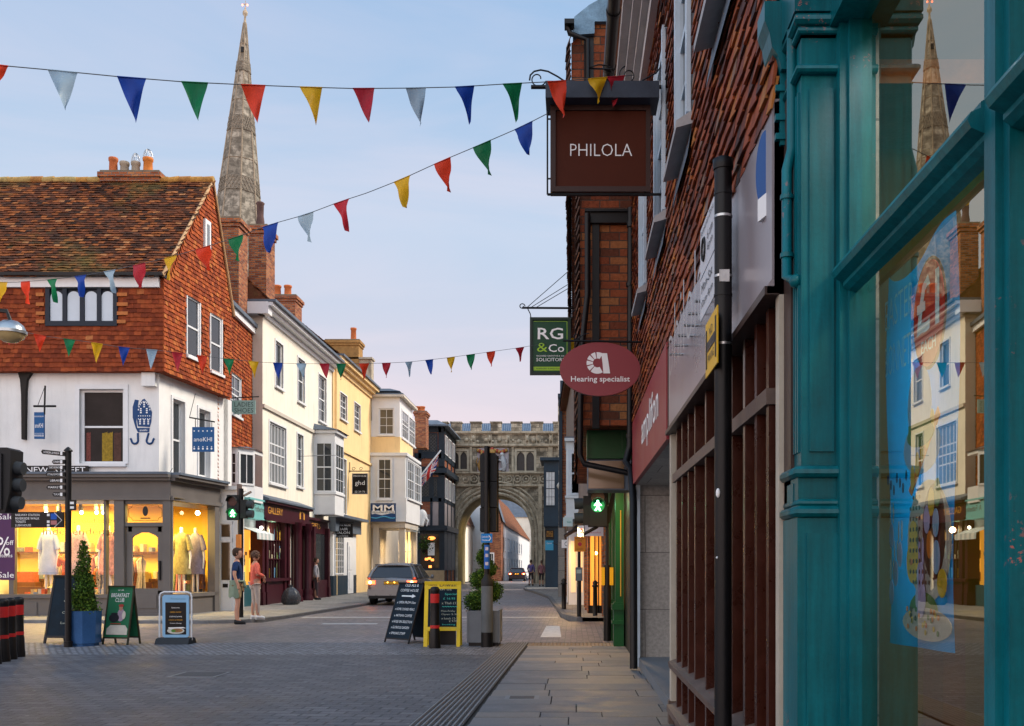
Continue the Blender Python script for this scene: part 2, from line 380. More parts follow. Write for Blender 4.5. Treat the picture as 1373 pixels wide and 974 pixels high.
# ---------------------------------------------------------------- builders
def wallmesh(mb,F,s0,s1,z0,z1,op=(),rev=.14,mi=0,o=0.0):
    S=sorted({s0,s1,*[x for q in op for x in q[:2] if s0<x<s1]}); Z=sorted({z0,z1,*[x for q in op for x in q[2:4] if z0<x<z1]})
    for i in range(len(S)-1):
        for j in range(len(Z)-1):
            a,b,c,d=S[i],S[i+1],Z[j],Z[j+1]; ma,mz=(a+b)/2,(c+d)/2
            if any(q[0]<ma<q[1] and q[2]<mz<q[3] for q in op): continue
            mb.quad(F.p(a,c,o),F.p(b,c,o),F.p(b,d,o),F.p(a,d,o),mi)
    for q in op:
        a,b,c,d=q[:4]
        for (P,Q) in (((a,c),(a,d)),((b,d),(b,c)),((a,d),(b,d)),((b,c),(a,c))):
            mb.quad(F.p(*P,o),F.p(*Q,o),F.p(*Q,o-rev),F.p(*P,o-rev),mi)
def wall(F,s0,s1,z0,z1,op,mats,parent,name='wall',rev=.14,extra=None):
    mb=MB(); wallmesh(mb,F,s0,s1,z0,z1,op,rev)
    if extra: extra(mb)
    return mb.build(name,mats,parent)
def tiles(mb,F,s0,s1,z0,z1,inside=None,op=(),dw=.165,dz=.1,lift=.04,base=.012,mi=0,jit=1.0,wave=0.0,om=.045):
    nz=int(math.ceil((z1-z0)/dz)); ns=int(math.ceil((s1-s0)/dw))+1
    for j in range(nz):
        zz=z0+j*dz
        ro=(.5 if j%2 else 0)*dw+random.uniform(-.02,.02)
        for i in range(-1,ns):
            a=max(s0,s0+i*dw+ro+random.uniform(-.004,.004)); b=min(s1,s0+(i+1)*dw+ro-.004)
            if b-a<.02: continue
            ca=(a+b)/2; cz=zz+dz/2
            if inside and not inside(ca,cz): continue
            if any(b>q[0]-om and a<q[1]+om and q[2]-.02<cz<q[3]+.04 for q in op): continue
            jz=random.uniform(-.008,.008)*jit; jo=random.uniform(0,.014)*jit; sk=random.uniform(-.01,.01)*jit
            w0=wave*math.sin(ca*2.3+j*.4)
            t=zz+dz+.03; bt=zz+jz+w0
            vs=[F.p(a,bt+sk,lift+jo),F.p(b,bt-sk,lift+jo*random.random()),F.p(b,t,base+.006),F.p(a,t,base+.006),
                F.p(a,bt+sk,lift+jo-.016),F.p(b,bt-sk,lift+jo-.016),F.p(b,t,base-.01),F.p(a,t,base-.01)]
            mb.add(vs,[(0,1,2,3),(4,5,1,0),(1,5,6,2),(4,0,3,7)],mi)
def window(F,s0,s1,z0,z1,parent,cols=2,rows=4,mat=None,glass=None,o=-.07,fw=.06,sill=True,case=0,sash=True,bar=.022,gl=None,name='window'):
    mat=mat or m_white; glass=glass or m_glass
    mb=MB(); d=.05
    if case:
        mb.fb(F,s0-case,s0,z0,z1+case,-.02,.03); mb.fb(F,s1,s1+case,z0,z1+case,-.02,.03); mb.fb(F,s0,s1,z1,z1+case,-.02,.03)
    mb.fb(F,s0,s0+fw,z0,z1,o-d,o); mb.fb(F,s1-fw,s1,z0,z1,o-d,o)
    mb.fb(F,s0+fw,s1-fw,z1-fw,z1,o-d,o); mb.fb(F,s0+fw,s1-fw,z0,z0+fw,o-d,o)
    zm=(z0+z1)/2
    if sash: mb.fb(F,s0+fw,s1-fw,zm-.025,zm+.025,o-d+.004,o-.006)
    for i in range(1,cols):
        a=s0+fw+(s1-s0-2*fw)*i/cols; mb.fb(F,a-bar/2,a+bar/2,z0+fw,z1-fw,o-d+.01,o-.012)
    for j in range(1,rows):
        z=z0+fw+(z1-z0-2*fw)*j/rows
        if sash and abs(z-zm)<.05: continue
        mb.fb(F,s0+fw,s1-fw,z-bar/2,z+bar/2,o-d+.012,o-.014)
    wn=mb.build(name,mat,parent)
    g=MB(); g.quad(F.p(s0+.01,z0+.01,o-d+.02),F.p(s1-.01,z0+.01,o-d+.02),F.p(s1-.01,z1-.01,o-d+.02),F.p(s0+.01,z1-.01,o-d+.02)); g.build('pane',glass,wn)
    if sill:
        k=MB(); k.fb(F,s0-.08,s1+.08,z0-.08,z0-.002,-.05,.09); k.build('sill',m_white if sill is True else sill,wn)
    return wn
def chimney(mb,x0,x1,y0,y1,z0,z1):
    mb.box(x0,x1,y0,y1,z0,z1-.32); e=.05
    mb.box(x0-e,x1+e,y0-e,y1+e,z1-.32,z1-.2); mb.box(x0-2*e,x1+2*e,y0-2*e,y1+2*e,z1-.2,z1-.06)
    mb.box(x0-e,x1+e,y0-e,y1+e,z1-.06,z1,1)
def pot(parent,x,y,z,h=.6,r=.14,mat=None):
    mb=MB(); mb.lathe([(r*1.05,0),(r*1.1,.05),(r*.95,.1),(r*.85,h-.12),(r*1.0,h-.1),(r*1.05,h-.02),(r*.95,h),(r*.7,h),(r*.7,h-.1)],(x,y,z),14)
    return mb.build('chimney_pot',mat or m_terra,parent)
# ================================================================ GROUND
def sheet(name, poly, z, mat):
    mb=MB(); mb.add([(x,y,z) for x,y in poly],[tuple(range(len(poly)))]); return struct(mb.build(name,mat))
sheet('ground',[(-3000,-200),(3000,-200),(3000,4000),(-3000,4000)],-.06,m_asph)
sheet('plaza_paving',[(-40,-12),(-1.6,-12),(-1.46,5.9),(-1.21,15.3),(-40,15.3)],0,m_sett)
sheet('cobble_band',[(-40,15.3),(-1.21,15.3),(-1.16,17.7),(-40,17.7)],0,m_cobble)
sheet('road',[(-60,17.7),(-.3,17.7),(1.2,17.7),(1.2,24.5),(-.1,24.5),(-.32,26.5),(-.6,33),(-1.0,42),(-3.0,60),(-3.4,140),(-9,140),(-8.6,60),(-7.2,34.6),(-7.5,24),(-60,24)],0,m_road)
# lighter stone lines across the road
mb=MB()
for y,x0,x1,wd in ((26.3,-7.2,-.4,.3),(30.2,-6.9,-.9,.14),(25.0,-5.2,-.6,.10),(23.3,-5.9,-4.6,.28)):
    mb.add([(x0,y,.004),(x1,y,.004),(x1,y+wd,.004),(x0,y+wd,.004)],[(0,1,2,3)])
mb.add([(-.62,19.0,.004),(-.22,19.0,.004),(-.30,22.6,.004),(-.60,22.6,.004)],[(0,1,2,3)])
struct(mb.build('road_marking',m_paintw))
# right hand slabs, individually laid
mb=MB(); y=-6.0; random.seed(11)
while y<16.9:
    h=random.choice([.3,.38,.45,.52,.6]); 
    def xl(yy): return -.93+ (yy-6)*.0155
    x=xl(y)+.0; xe=1.45
    x=xl(y)
    while x<xe-.05:
        wd=random.uniform(.45,1.25)
        x2=min(xe,x+wd)
        if xe-x2<.3: x2=xe
        g=.006; dz=random.uniform(-.0025,.0025); ta=random.uniform(-.002,.002)
        mb.box(x+g,x2-g,y+g,min(y+h,16.9)-g,-.05,dz+.003+ta)
        x=x2
    y+=h
struct(mb.build('pavement',m_slab))
sheet('pavement_joint_bed',[(-1.1,-6),(1.45,-6),(1.45,17.6),(-1.1,17.6)],-.012,M('joint_mortar',(.045,.045,.045),.95,.2,5,.3))
mb=MB()   # blister row at the crossing
for i in range(26):
    for j in range(4):
        mb.lathe([(.03,0),(.026,.012),(.015,.016)],(-.70+i*.066,17.02+j*.13,.0),6)
mb.add([(-.78,16.9,0.001),(1.2,16.9,0.001),(1.2,17.6,0.001),(-.78,17.6,0.001)],[(0,1,2,3)],1)
struct(mb.build('blister_paving',[M('blister_buff',(.24,.19,.14),.8,.2,6,.3),M('blister_base',(.23,.185,.14),.85,.25,4,.4)]))
mb=MB()   # ribbed strip
sx=lambda y,f: (-1.46+(y-5.9)*.0245)*(1-f)+(-.97+(y-5.9)*.0155)*f
Ys=[-6,2,5.9,9,10.72,10.78,13,17.7]
mb.add([(sx(-6,0),-6,.001),(sx(-6,1),-6,.001),(sx(17.7,1),17.7,.001),(sx(17.7,0),17.7,.001)],[(0,1,2,3)],1)
for k in range(9):
    f=(k+.5)/9
    for ya,yb in ((-5,2.2),(2.24,6.4),(6.44,10.7),(10.76,14.6),(14.64,17.6)):
        a,b=sx(ya,f),sx(yb,f); r=.016
        mb.add([(a-r,ya,.001),(a-r*.5,ya,.012),(a+r*.5,ya,.012),(a+r,ya,.001),(b-r,yb,.001),(b-r*.5,yb,.012),(b+r*.5,yb,.012),(b+r,yb,.001)],[(0,4,5,1),(1,5,6,2),(2,6,7,3),(0,1,2,3)])
struct(mb.build('ribbed_paving_strip',[m_tact,M('strip_base',(.055,.057,.06),.8,.3,5,.3)]))
# left pavement
KL=[(-22,24.3),(-10.5,23.6),(-8.6,23.5),(-7.75,24.0),(-7.45,26),(-7.3,30),(-7.15,34.6),(-7.4,42),(-8.0,52),(-8.6,60),(-8.9,73)]
def pavement(name,kerb,back,z,mat):
    mb=MB(); P=kerb+back; mb.add([(x,y,z) for x,y in P],[tuple(range(len(P)))]); struct(mb.build(name,mat))
    kb=MB()
    for (a,b),(c,d) in zip(kerb[:-1],kerb[1:]):
        v=Vector((c-a,d-b,0)).normalized(); nn=Vector((-v.y,v.x,0))*.14
        for sgn in (1,):
            P0=Vector((a,b,0));P1=Vector((c,d,0))
            if back[0][0]<kerb[-1][0]: nn2=nn
            else: nn2=-nn
            kb.hexa([P0-Vector((0,0,.05)),P1-Vector((0,0,.05)),P1+nn2-Vector((0,0,.05)),P0+nn2-Vector((0,0,.05)),
                 P0+Vector((0,0,z+.006)),P1+Vector((0,0,z+.006)),P1+nn2+Vector((0,0,z+.006)),P0+nn2+Vector((0,0,z+.006))])
    struct(kb.build(name.replace('pavement','kerb'),m_kerb))
pavement('pavement_left',KL,[(-14,73),(-40,60),(-40,24.3)],.07,m_pave)
KR=[(.1,24.6),(-.28,26.5),(-.62,33),(-1.03,42),(-1.9,50),(-2.7,56),(-3.1,64),(-3.3,90)]
pavement('pavement_right',KR,[(6,90),(6,24.6)],.09,m_pave)

# ================================================================ CORNER HOUSE (left)
ch=thing('corner_house','corner house with orange hung tiles above white painted brick and a lit clothes shop','house',(-13,28,0))
YF=26.3; XC=-10.93
FF=FRONT(YF)                         # s = X
SD=Vector((.08,1,0)).normalized()
FS=Fr((XC,YF,0),SD)                  # s = distance back from the corner
Z1=6.48; ZE=8.93
XL=-24.0
# white storey, front
def xf(u): return xu(u,YF)
def zf_(v): return zv(v,YF)
wopen=[(xf(107),xf(166),zf_(622),zf_(522))]
wall(FF,XL,XC,3.0,Z1,wopen,m_whitew,ch)
def ss(u):      # distance along the side wall for an image column
    k=(u-768)/FPX; return (k*YF-XC)/(SD.x-k*SD.y)
def zs(u,v): return zv(v, YF+ss(u)*SD.y)
SL=ss(299)
sop=[(ss(231),ss(247),zs(239,643),zs(239,537)),(ss(266),ss(281),zs(273,640),zs(273,550))]
wall(FS,0,SL+.35,3.0,Z1,sop,m_whitew,ch)
mb=MB(); mb.fb(FS,SL+.0,SL+.62,0,Z1,-.3,0.0)
mb.fb(FS,SL+.62-6,SL+.62,0,Z1,-6,-5.8); mb.build('side_wall',m_whitew,ch)
w1=window(FF,*wopen[0],ch,cols=1,rows=2,o=-.1,fw=.07,case=.12,glass=M('shop_upper_glass',(.022,.017,.016),.4,.4,2,0,spec=.12))
for q in sop: window(FS,*q,ch,cols=1,rows=2,o=-.1,fw=.07,case=.08)
mb=MB()    # goods seen through the upper window
gy=YF+.02
for i,(a,b,c) in enumerate(((.05,.16,0),(.75,.93,2),(.45,.72,1))):
    x0=xf(110)+(xf(163)-xf(110))*a; x1=xf(110)+(xf(163)-xf(110))*b
    for k in range(6):
        xa=x0+(x1-x0)*k/6; xb=x0+(x1-x0)*(k+1)/6
        mb.quad((xa,YF+.125,zf_(618)),(xb,YF+.125,zf_(618)),(xb,YF+.128,zf_(580)+.02*(k%3)),(xa,YF+.128,zf_(580)),c)
mb.build_split('hanging_cloth',[M('red_pattern_cloth',(.16,.05,.04),.9,.6,30,.1),M('gold_cloth',(.26,.17,.02),.8,.5,14,.1),M('brown_cloth',(.08,.04,.03),.9,.4,12,.1)],w1)
# jetty underside + hung tiles
top=lambda s: None
APX=2.62; ZR=12.45; AB=SL+.05
def gable(s,z):
    if z<ZE: return True
    zl=ZE+(ZR-ZE)*max(0,s)/APX; zr=ZR-(ZR-ZE+.0)*(s-APX)/(AB-APX)*.93
    return z<min(zl,zr)
upop_side=[(ss(240),ss(257),zs(248,480),zs(248,400)),(ss(272),ss(287),zs(279,500),zs(279,424)),(ss(262.5),ss(270),zs(266,337),zs(266,296))]
topf=[(xf(69),xf(162),zf_(437),zf_(390))]
FFt=Fr((0,YF-.22,0),(1,0,0)); FSt=Fr(Vector((XC,YF,0))+FS.n*.22,SD)
wall(FFt,XL,XC+.22,Z1,ZE,topf,m_tiled,ch,name='jetty_wall')
mb=MB(); wallmesh(mb,FSt,-.22,AB,Z1,ZE,upop_side[:2],.14)
mb.add([FSt.p(-.22,ZE),FSt.p(AB,ZE),FSt.p(AB,ZE+.3),FSt.p(APX,ZR),FSt.p(-.0,ZE+.1)],[(0,1,2,3,4)]); 
mb.fb(FSt,-.22,AB,Z1-.02,Z1,-1.0,0); mb.fb(FFt,XL,XC+.2,Z1-.021,Z1-.001,-1.0,0)
mb.build('gable_wall',m_tiled,ch)
mb=MB(); tiles(mb,FFt,XL+7,XC+.24,Z1-.02,ZE-.35,op=[(topf[0][0]-.04,topf[0][1]+.04,topf[0][2]-.08,topf[0][3]+.3)],dw=.19,dz=.118)
# buff tile accents either side of the arched panel
mb.build('hung_tiles_front',m_tiled,ch)
mb=MB()
for side in (0,1):
    for k,v in enumerate((401,414,426,437)):
        a=xf(53) if side==0 else xf(163); z=zf_(v)
        wd=random.uniform(.22,.30); mb.fb(FFt,a+(.05 if side==0 else .0)+(.0),a+wd,z,z+.09,.03,.056)
mb.build_split('pale_accent_tile',M('pale_orange_tile',(.40,.14,.045),.9,.2,6,.2),ch)
mb=MB(); tiles(mb,FSt,-.24,AB,Z1-.02,ZR,inside=gable,op=upop_side,dw=.15,dz=.118); mb.build('hung_tiles_side',m_tile,ch)
for q in upop_side[:2]: window(FSt,*q,ch,cols=1,rows=2,o=-.0,fw=.06,case=.05)
q=upop_side[2]; mb=MB(); mb.fb(FSt,*q,0,.07); at=mb.build('attic_window',m_white,ch); mb=MB(); mb.fb(FSt,q[0]+.1,q[1]-.1,q[2]+.12,q[3]-.12,.07,.08); mb.build('pane',m_glassw,at)
# blind arched panel
a,b,c,d=topf[0]; mb=MB(); mb.fb(FFt,a-.02,b+.02,c-.07,c+.06,-.05,.06,0); mb.fb(FFt,a,b,d-.02,d+.06,-.05,.06,0); mb.fb(FFt,a,b,c,d,-.1,-.02,0)
W=(b-a); cen=[a+W*f for f in (.14,.385,.635,.87)]
for cx in (a+.03,a+W*.262,a+W*.51,a+W*.753,b-.03): mb.fb(FFt,cx-.055,cx+.055,c+.05,d,-.03,.05,0)
pn=mb.build('blind_window_panel',M('blue_black_frame',(.012,.018,.03),.5,.2,3,.1),ch)
mb=MB()
for cx in cen:
    hw=W*.09; zt=d-.08-hw
    poly=[(cx-hw,c+.07),(cx+hw,c+.07),(cx+hw,zt)]+[(cx+hw*math.cos(t),zt+hw*math.sin(t)) for t in [math.pi*k/10 for k in range(1,10)]]+[(cx-hw,zt)]
    mb.prism(FFt,poly,-.02,.012)
mb.build('arched_blank',M('pale_blue_blank',(.50,.56,.62),.6,.06,2,.05),pn)
mb=MB(); mb.fb(FFt,XL,XC+.12,ZE-.28,ZE-.02,-.05,.10); mb.build('eaves_board',m_white,ch)
mb=MB(); mb.fb(FFt,XL,XC+.26,ZE-.02,ZE+.06,-.1,.28); mb.build('gutter',m_black,ch)
# roof
Ae=FSt.p(-.35,ZE-.02,.06); Ap=FSt.p(APX,ZR+.06,.06); Ab=FSt.p(AB+.1,ZE+.05,.06)
Ae2=Vector((XL,Ae.y,Ae.z)); Ap2=Vector((XL,Ap.y,Ap.z+.1)); Ab2=Vector((XL,Ab.y+1.2,ZE))
mb=MB(); mb.quad(Ae2,Ae,Ap,Ap2); mb.quad(Ap2,Ap,Ab,Ab2)
rf=mb.build('roof',m_roof,ch)
up=(Ap-Ae); up.x=0; slope=up.length
FR=Fr((0,Ae.y,Ae.z),(1,0,0),up); mb=MB()
xr=lambda z: Ae.x+(Ap.x-Ae.x)*z/slope
tiles(mb,FR,XL+6,-10.2,-.05,slope-.02,inside=lambda s,z: s<xr(z)+.03,dw=.17,dz=.115,lift=.05,base=.02,jit=1.6,wave=.015)
mb.build('roof_tiles',m_roof,rf)
mb=MB()
x=XL+6
while x<Ap.x: 
    mb.tube([(x,Ap.y,Ap.z+random.uniform(.02,.05)),(min(x+.33,Ap.x+.05),Ap.y,Ap.z+random.uniform(.03,.06))],.11,10); x+=.33
mb.build('ridge_tiles',tilemat('lichen_ridge_tile',[(0,(.28,.13,.04)),(.6,(.38,.2,.05)),(1,(.3,.24,.1))],.9),rf)
mb=MB(); mb.tube([Ae+Vector((0,0,.02)),Ap+Vector((0,0,.03)),Ab],.05,6); mb.build('verge',M('pale_verge_mortar',(.4,.25,.13),.9,.2,5,.3),rf)
# chimney of corner house
cy0=Ap.y-.1; mb=MB(); chimney(mb,xu(137,cy0),xu(212,cy0),cy0,cy0+.8,ZR-1.2,zv(229,cy0)); cm=mb.build('chimney',[m_brick,m_mortar],rf)
zt=zv(229,cy0)
for u,h,r,mt,cg in ((152,.46,.13,m_terra,0),(167,.34,.135,m_buffpot,0),(182,.34,.13,m_buffpot,1),(198.5,.46,.145,M('bright_terracotta',(.5,.16,.03),.7,.15,4,.1),1)):
    p_=pot(cm,xu(u,cy0+.4),cy0+.4,zt-.03,h+.1,r,mt)
    if cg:
        mb=MB()
        for k in range(8):
            an=math.pi*k/8; mb.tube([(xu(u,cy0+.4)+math.cos(an)*r*.95*math.cos(t),cy0+.4+math.sin(an)*r*.95*math.cos(t),zt+h+.05+.28*math.sin(t)) for t in [math.pi*j/10 for j in range(11)]],.006,4)
        mb.build('bird_guard',m_metal,p_)
# timber bracket, corner stone, street name, mural
mb=MB(); mb.prism(FF,[(xf(27),Z1-.02),(xf(45),Z1-.02),(xf(39),Z1-.2),(xf(37.5),Z1-.5),(xf(36.5),zf_(590)),(xf(32),zf_(590)),(xf(31.5),Z1-.6),(xf(30),Z1-.22)],.0,.12)
mb.build('jetty_bracket',m_wood,ch)
mb=MB(); mb.fb(FF,xf(193),xf(211),zf_(519),Z1-.03,-.1,.16); mb.build('corner_corbel',m_whitew,ch)
mural=MB(); mm=0
def mv(u,v): return (xf(u),zf_(v))
mural.prism(FF,[mv(181,536),mv(186,537),mv(184,552),mv(183,566),mv(185,580),mv(182,574),mv(178,560),mv(178,546)],.002,.008)
mural.prism(FF,[mv(185,572),mv(183,558),mv(185,546),mv(191,536),mv(194,535),mv(200,543),mv(204,553),mv(203,566),mv(201,573)],.002,.009)
mural.prism(FF,[mv(184,574),mv(201,574),mv(200,580),mv(185,580)],.002,.008)
for c0,sg in ((181,-1),(201,1)):
    pts=[]
    for t in range(12):
        an=math.pi*t/11
        pts.append((xf(c0)+sg*.0+.085*math.cos(an)*(1 if sg<0 else -1)*-1*-1, zf_(591)-.085*math.sin(an)))
    P3=[Vector((xf(185 if sg<0 else 199.5),YF-.006,zf_(581)))]+[Vector((a,YF-.006,b)) for a,b in (pts if sg<0 else pts)]+[Vector((pts[-1][0]+(-.03 if sg<0 else .03),YF-.006,zf_(588)))]
    mural.tube(P3,.028,5,sm=False)
mural.build('shop_emblem',M('navy_wall_paint',(.015,.055,.16),.6,.1,4,0),ch)
mb=MB()
for cx,cz,rr in ((193.5,543,1.4),(189,551,1.5),(197,551,1.5),(188,566,1.5),(193.5,566,1.5),(199,566,1.5)):
    for i in range(3):
        X0,Z0=mv(cx,cz+(i-1)*2.6); mb.fb(FF,X0-.022,X0+.022,Z0-.016,Z0+.016,.009,.012)
for v in (558,562): 
    for u in range(186,202,3): X0,Z0=mv(u,v); mb.fb(FF,X0-.012,X0+.012,Z0-.012,Z0+.012,.009,.012)
for t in range(10):
    an=math.pi*(.08+.84*t/9); X0,Z0=mv(193.5+8*math.cos(an),553-14*math.sin(an)); mb.fb(FF,X0-.012,X0+.012,Z0-.02,Z0+.02,.009,.0115)
mb.text(FF,'anokhi',*mv(192.5,577),.06,.012,.2)
mb.build('emblem_detail',m_txtw,ch)
# shopfront -----------------------------------------------------
YS=26.0; FSF=FRONT(YS); XSC=xu(228,YS); FSS=Fr((XSC,YS,0),(.10,1,0))
def su(u):
    k=(u-768)/FPX; return (k*YS-XSC)/(FSS.d.x-k*FSS.d.y)
def xs(u): return xu(u,YS)
def zz(v): return zv(v,YS)
SE=su(289)
zsill=zz(797); zhead=zz(671); 
mb=MB()
mb.fb(FSF,XL,XSC,0.05,zsill-.1,-.25,.0); mb.fb(FSF,XL,XSC,zsill-.1,zsill,-.3,.06)
ds0,ds1=xs(166),xs(221)
mbs=MB()
# stall riser left of the door, and right along the side
mbs.fb(FSF,XL,xs(158),.0,zsill-.1,-.25,0); mbs.fb(FSF,XL,xs(157),zsill-.1,zsill,-.3,.06)
mbs.fb(FSS,0,SE,0,zsill-.1,-.25,0); mbs.fb(FSS,-.05,SE+.05,zsill-.1,zsill,-.3,.06)
for u0,u1 in ((30,50),(95,127)): mbs.fb(FSF,xs(u0),xs(u1),.0,zsill-.22,0,.03)
# pilasters & mullions
for u0,u1,p in ((154,167,.05),(219,229,.05),(139.5,142.5,.03)): mbs.fb(FSF,xs(u0),xs(u1),zsill if u0==139.5 else 0,zhead,-.16,p)
mbs.fb(FSF,xs(19)-.12,xs(19),zsill,zhead,-.14,.03); 
for s0,s1,p in ((0,.07,.05),(SE-.16,SE+.12,.06)): mbs.fb(FSS,s0,s1,0,zhead,-.16,p)
# fascia
for F,a,b in ((FSF,XL,XSC+.02),(FSS,-.02,SE+.25)):
    mbs.fb(F,a,b,zhead,zhead+.12,-.2,.09); mbs.fb(F,a,b,zhead+.12,zz(645),-.3,.03); mbs.fb(F,a-.02,b+.02,zz(645),zz(641),-.35,.16)
    mbs.fb(F,a-.03,b+.03,zz(641),zz(637),-.45,.26)
sf=mbs.build('shopfront',m_taupe,ch)
mb=MB(); 
for F,a,b in ((FSF,XL,XSC+.02),(FSS,-.04,SE+.28)): mb.fb(F,a,b+.02,zz(637),zz(634),-.8,.30)
mb.build('lead_flashing',m_lead,sf)
# door
mb=MB(); dz0=.12; dh=zz(706)
mb.fb(FSF,ds0,ds0+.04,dz0,zhead,-.14,0); mb.fb(FSF,ds1-.04,ds1,dz0,zhead,-.14,0); mb.fb(FSF,ds0,ds1,dh,dh+.1,-.14,0.01); mb.fb(FSF,ds0,ds1,zhead-.1,zhead,-.14,0)
mb.fb(FSF,ds0,ds1,0,dz0,-.2,.06)
a,b=xs(171),xs(216); 
for q in ((ds0+.05,a+.1,dz0,dh),(b-.1,ds1-.05,dz0,dh),(a,b,dz0,.72),(a,b,dh-.14,dh),(xs(175),xs(211),.72,.78)): mb.fb(FSF,q[0],q[1],q[2],q[3],-.1,-.04)
mb.prism(FSF,[(a+.1,dh-.13),(b-.1,dh-.13),(b-.1,dh-.3),(b-.16,dh-.24),((a+b)/2+.1,dh-.16),((a+b)/2-.1,dh-.16),(a+.16,dh-.24),(a+.1,dh-.3)],-.1,-.045)
mb.fb(FSF,a+.13,b-.13,.26,.62,-.04,-.02)
dr=mb.build('door',m_taupe,sf)
mb=MB(); mb.fb(FSF,b-.06,b-.02,1.0,1.5,-.04,.02); mb.build('handle',m_blackm,dr)
g_clear=clearglass('shop_glass',.035)
mb=MB(); mb.quad(FSF.p(a+.1,.7,-.07),FSF.p(b-.1,.7,-.07),FSF.p(b-.1,dh-.1,-.07),FSF.p(a+.1,dh-.1,-.07)); mb.build('pane',g_clear,dr)
mb=MB(); mb.quad(FSF.p(ds0,dh,-.07),FSF.p(ds1,dh,-.07),FSF.p(ds1,zhead,-.07),FSF.p(ds0,zhead,-.07)); mb.build('fanlight',g_clear,dr)
mb=MB()   # fanlight line frame and emblem
e0,e1,ez0,ez1=ds0+.1,ds1-.1,dh+.16,zhead-.12
mb.tube([FSF.p(*q,-.06) for q in ((e0+.1,ez0),(e1-.1,ez0),(e1-.08,ez0+.06),(e1,ez0+.1),(e1,ez1-.1),(e1-.08,ez1-.06),(e1-.1,ez1),(e0+.1,ez1),(e0+.08,ez1-.06),(e0,ez1-.1),(e0,ez0+.1),(e0+.08,ez0+.06),(e0+.1,ez0))],.006,4)
cx=(e0+e1)/2; mb.ell(FSF,cx,(ez0+ez1)/2+.04,.07,.13,-.065,-.06); mb.fb(FSF,cx-.13,cx+.13,ez0+.04,ez0+.07,-.065,-.06)
mb.build('fanlight_emblem',m_txtk,dr)
for F,q in ((FSF,(xs(19),xs(139.5))),(FSF,(xs(142.5),xs(155))),(FSS,(.07,SE-.16))):
    mb=MB(); mb.quad(F.p(q[0],zsill,-.08),F.p(q[1],zsill,-.08),F.p(q[1],zhead,-.08),F.p(q[0],zhead,-.08)); mb.build('shop_window_pane',g_clear,sf)
mb=MB(); mb.quad(FSF.p(XL,zsill,-.08),FSF.p(xs(19)-.12,zsill,-.08),FSF.p(xs(19)-.12,zhead,-.08),FSF.p(XL,zhead,-.08)); mb.build('shop_window_pane',g_clear,sf)
mb=MB(); mb.text(FSF,'are proud to be',xs(116),zz(699),.16,-.085,1.5); mb.text(FSF,'independent',xs(100),zz(714),.24,-.085,1.75); mb.text(FSF,'and',xs(149),zz(714),.16,-.085,.3)
mb.build('window_lettering',M('tan_lettering',(.2,.10,.02),.5,.05,2,0),sf)
# interior
m_inw=M('warm_plaster',(.74,.50,.075),.9,.08,1,0); m_inf=M('wood_floor_inside',(.3,.17,.08),.6,.2,3,0)
mb=MB(); bx1=FSS.p(SE,0).x-.1; by=YS+3.6
mb.quad((-20,by,0),(bx1,by,0),(bx1,by,3.2),(-20,by,3.2)); mb.quad((-20,YS+.3,0),(-20,by,0),(-20,by,3.2),(-20,YS+.3,3.2))
mb.quad((bx1,YS+SE,0),(bx1,by,0),(bx1,by,3.2),(bx1,YS+SE,3.2))
mb.quad((-20,YS+.02,3.15),(bx1,YS+.02,3.15),(bx1,by,3.15),(-20,by,3.15))
mb.quad((-20,YS+.02,.1),(XSC,YS+.02,.1),(bx1,by,.1),(-20,by,.1),1)
mb.quad((-20,YS+.3,zsill-.02),(xs(155),YS+.3,zsill-.02),(xs(155),YS+1.0,zsill-.02),(-20,YS+1.0,zsill-.02),1)
mb.quad((XSC-1.1,YS+.4,zsill-.02),(XSC-.1,YS+.4,zsill-.02),(bx1,YS+SE,zsill-.02),(bx1-1.0,YS+SE,zsill-.02),1)
mb.build('interior_walls',[m_inw,m_inf],sf)
mb=MB()
for u in (44,62,74,92,113,122): 
    X0=xs(u); mb.box(X0-.03,X0+.03,YS+.6,YS+.68,2.9,3.1); mb.tube([(X0,YS+.64,2.93),(X0+.08,YS+.5,2.8)],.06,8)
mb.box(xs(25),xs(130),YS+.62,YS+.66,3.08,3.12); mb.build('track_spotlights',m_blackm,sf)
for X0 in (-15.6,-14.0,-12.6): lamp((X0,YS+.55,3.05),110,(1,.66,.16),.5,sy=.4,name='shop_lamp')
lamp((-11.4,YS+1.6,3.0),150,(1,.68,.18),.5,name='shop_lamp'); lamp((-14.5,YS+2.4,3.05),210,(1,.66,.14),1.4,name='shop_lamp')
sb=MB(); sb.ball((xu(265,27.2),27.2,zv(688,27.2)),.06); sb.build('spot_bulb',emis('bulb_glow',(1,.85,.55),25),sf)
mb=MB(); random.seed(31)
for i in range(26):
    x0=xs(24)+i*.105; y0=YS+.32+random.random()*.25; mb.box(x0,x0+.09,y0,y0+.14,zsill,zsill+random.uniform(.03,.16),i%4)
mb.tube([(xs(60),YS+.7,zsill+.75),(xs(66),YS+.6,zsill+.95),(xs(72),YS+.65,zsill+.8),(xs(70),YS+.6,zsill+.45)],[.05,.11,.10,.06],8,0)
mb.lathe([(.16,0),(.15,.02),(.08,.03),(.07,.1),(.01,.12)],(xs(58),YS+.5,zsill+.16),14,1); mb.lathe([(.16,0),(.15,.02),(.08,.03),(.07,.1),(.01,.12)],(xs(72),YS+.55,zsill+.02),14,1)
mb.build_split('window_item',[M('scarf_orange',(.6,.10,.02),.9,.2,8,.1),M('straw_hat',(.5,.36,.16),.9,.2,30,.2),M('folded_blue',(.12,.2,.35),.9,.2,8,.1),M('folded_cream',(.5,.42,.3),.9,.2,8,.1)],sf)
mb=MB()
for u in (44,92,113,122): mb.ball((xs(u)+.09,YS+.49,2.79),.045,8)
mb.build_split('spot_bulb',bpy.data.materials['bulb_glow'],sf)
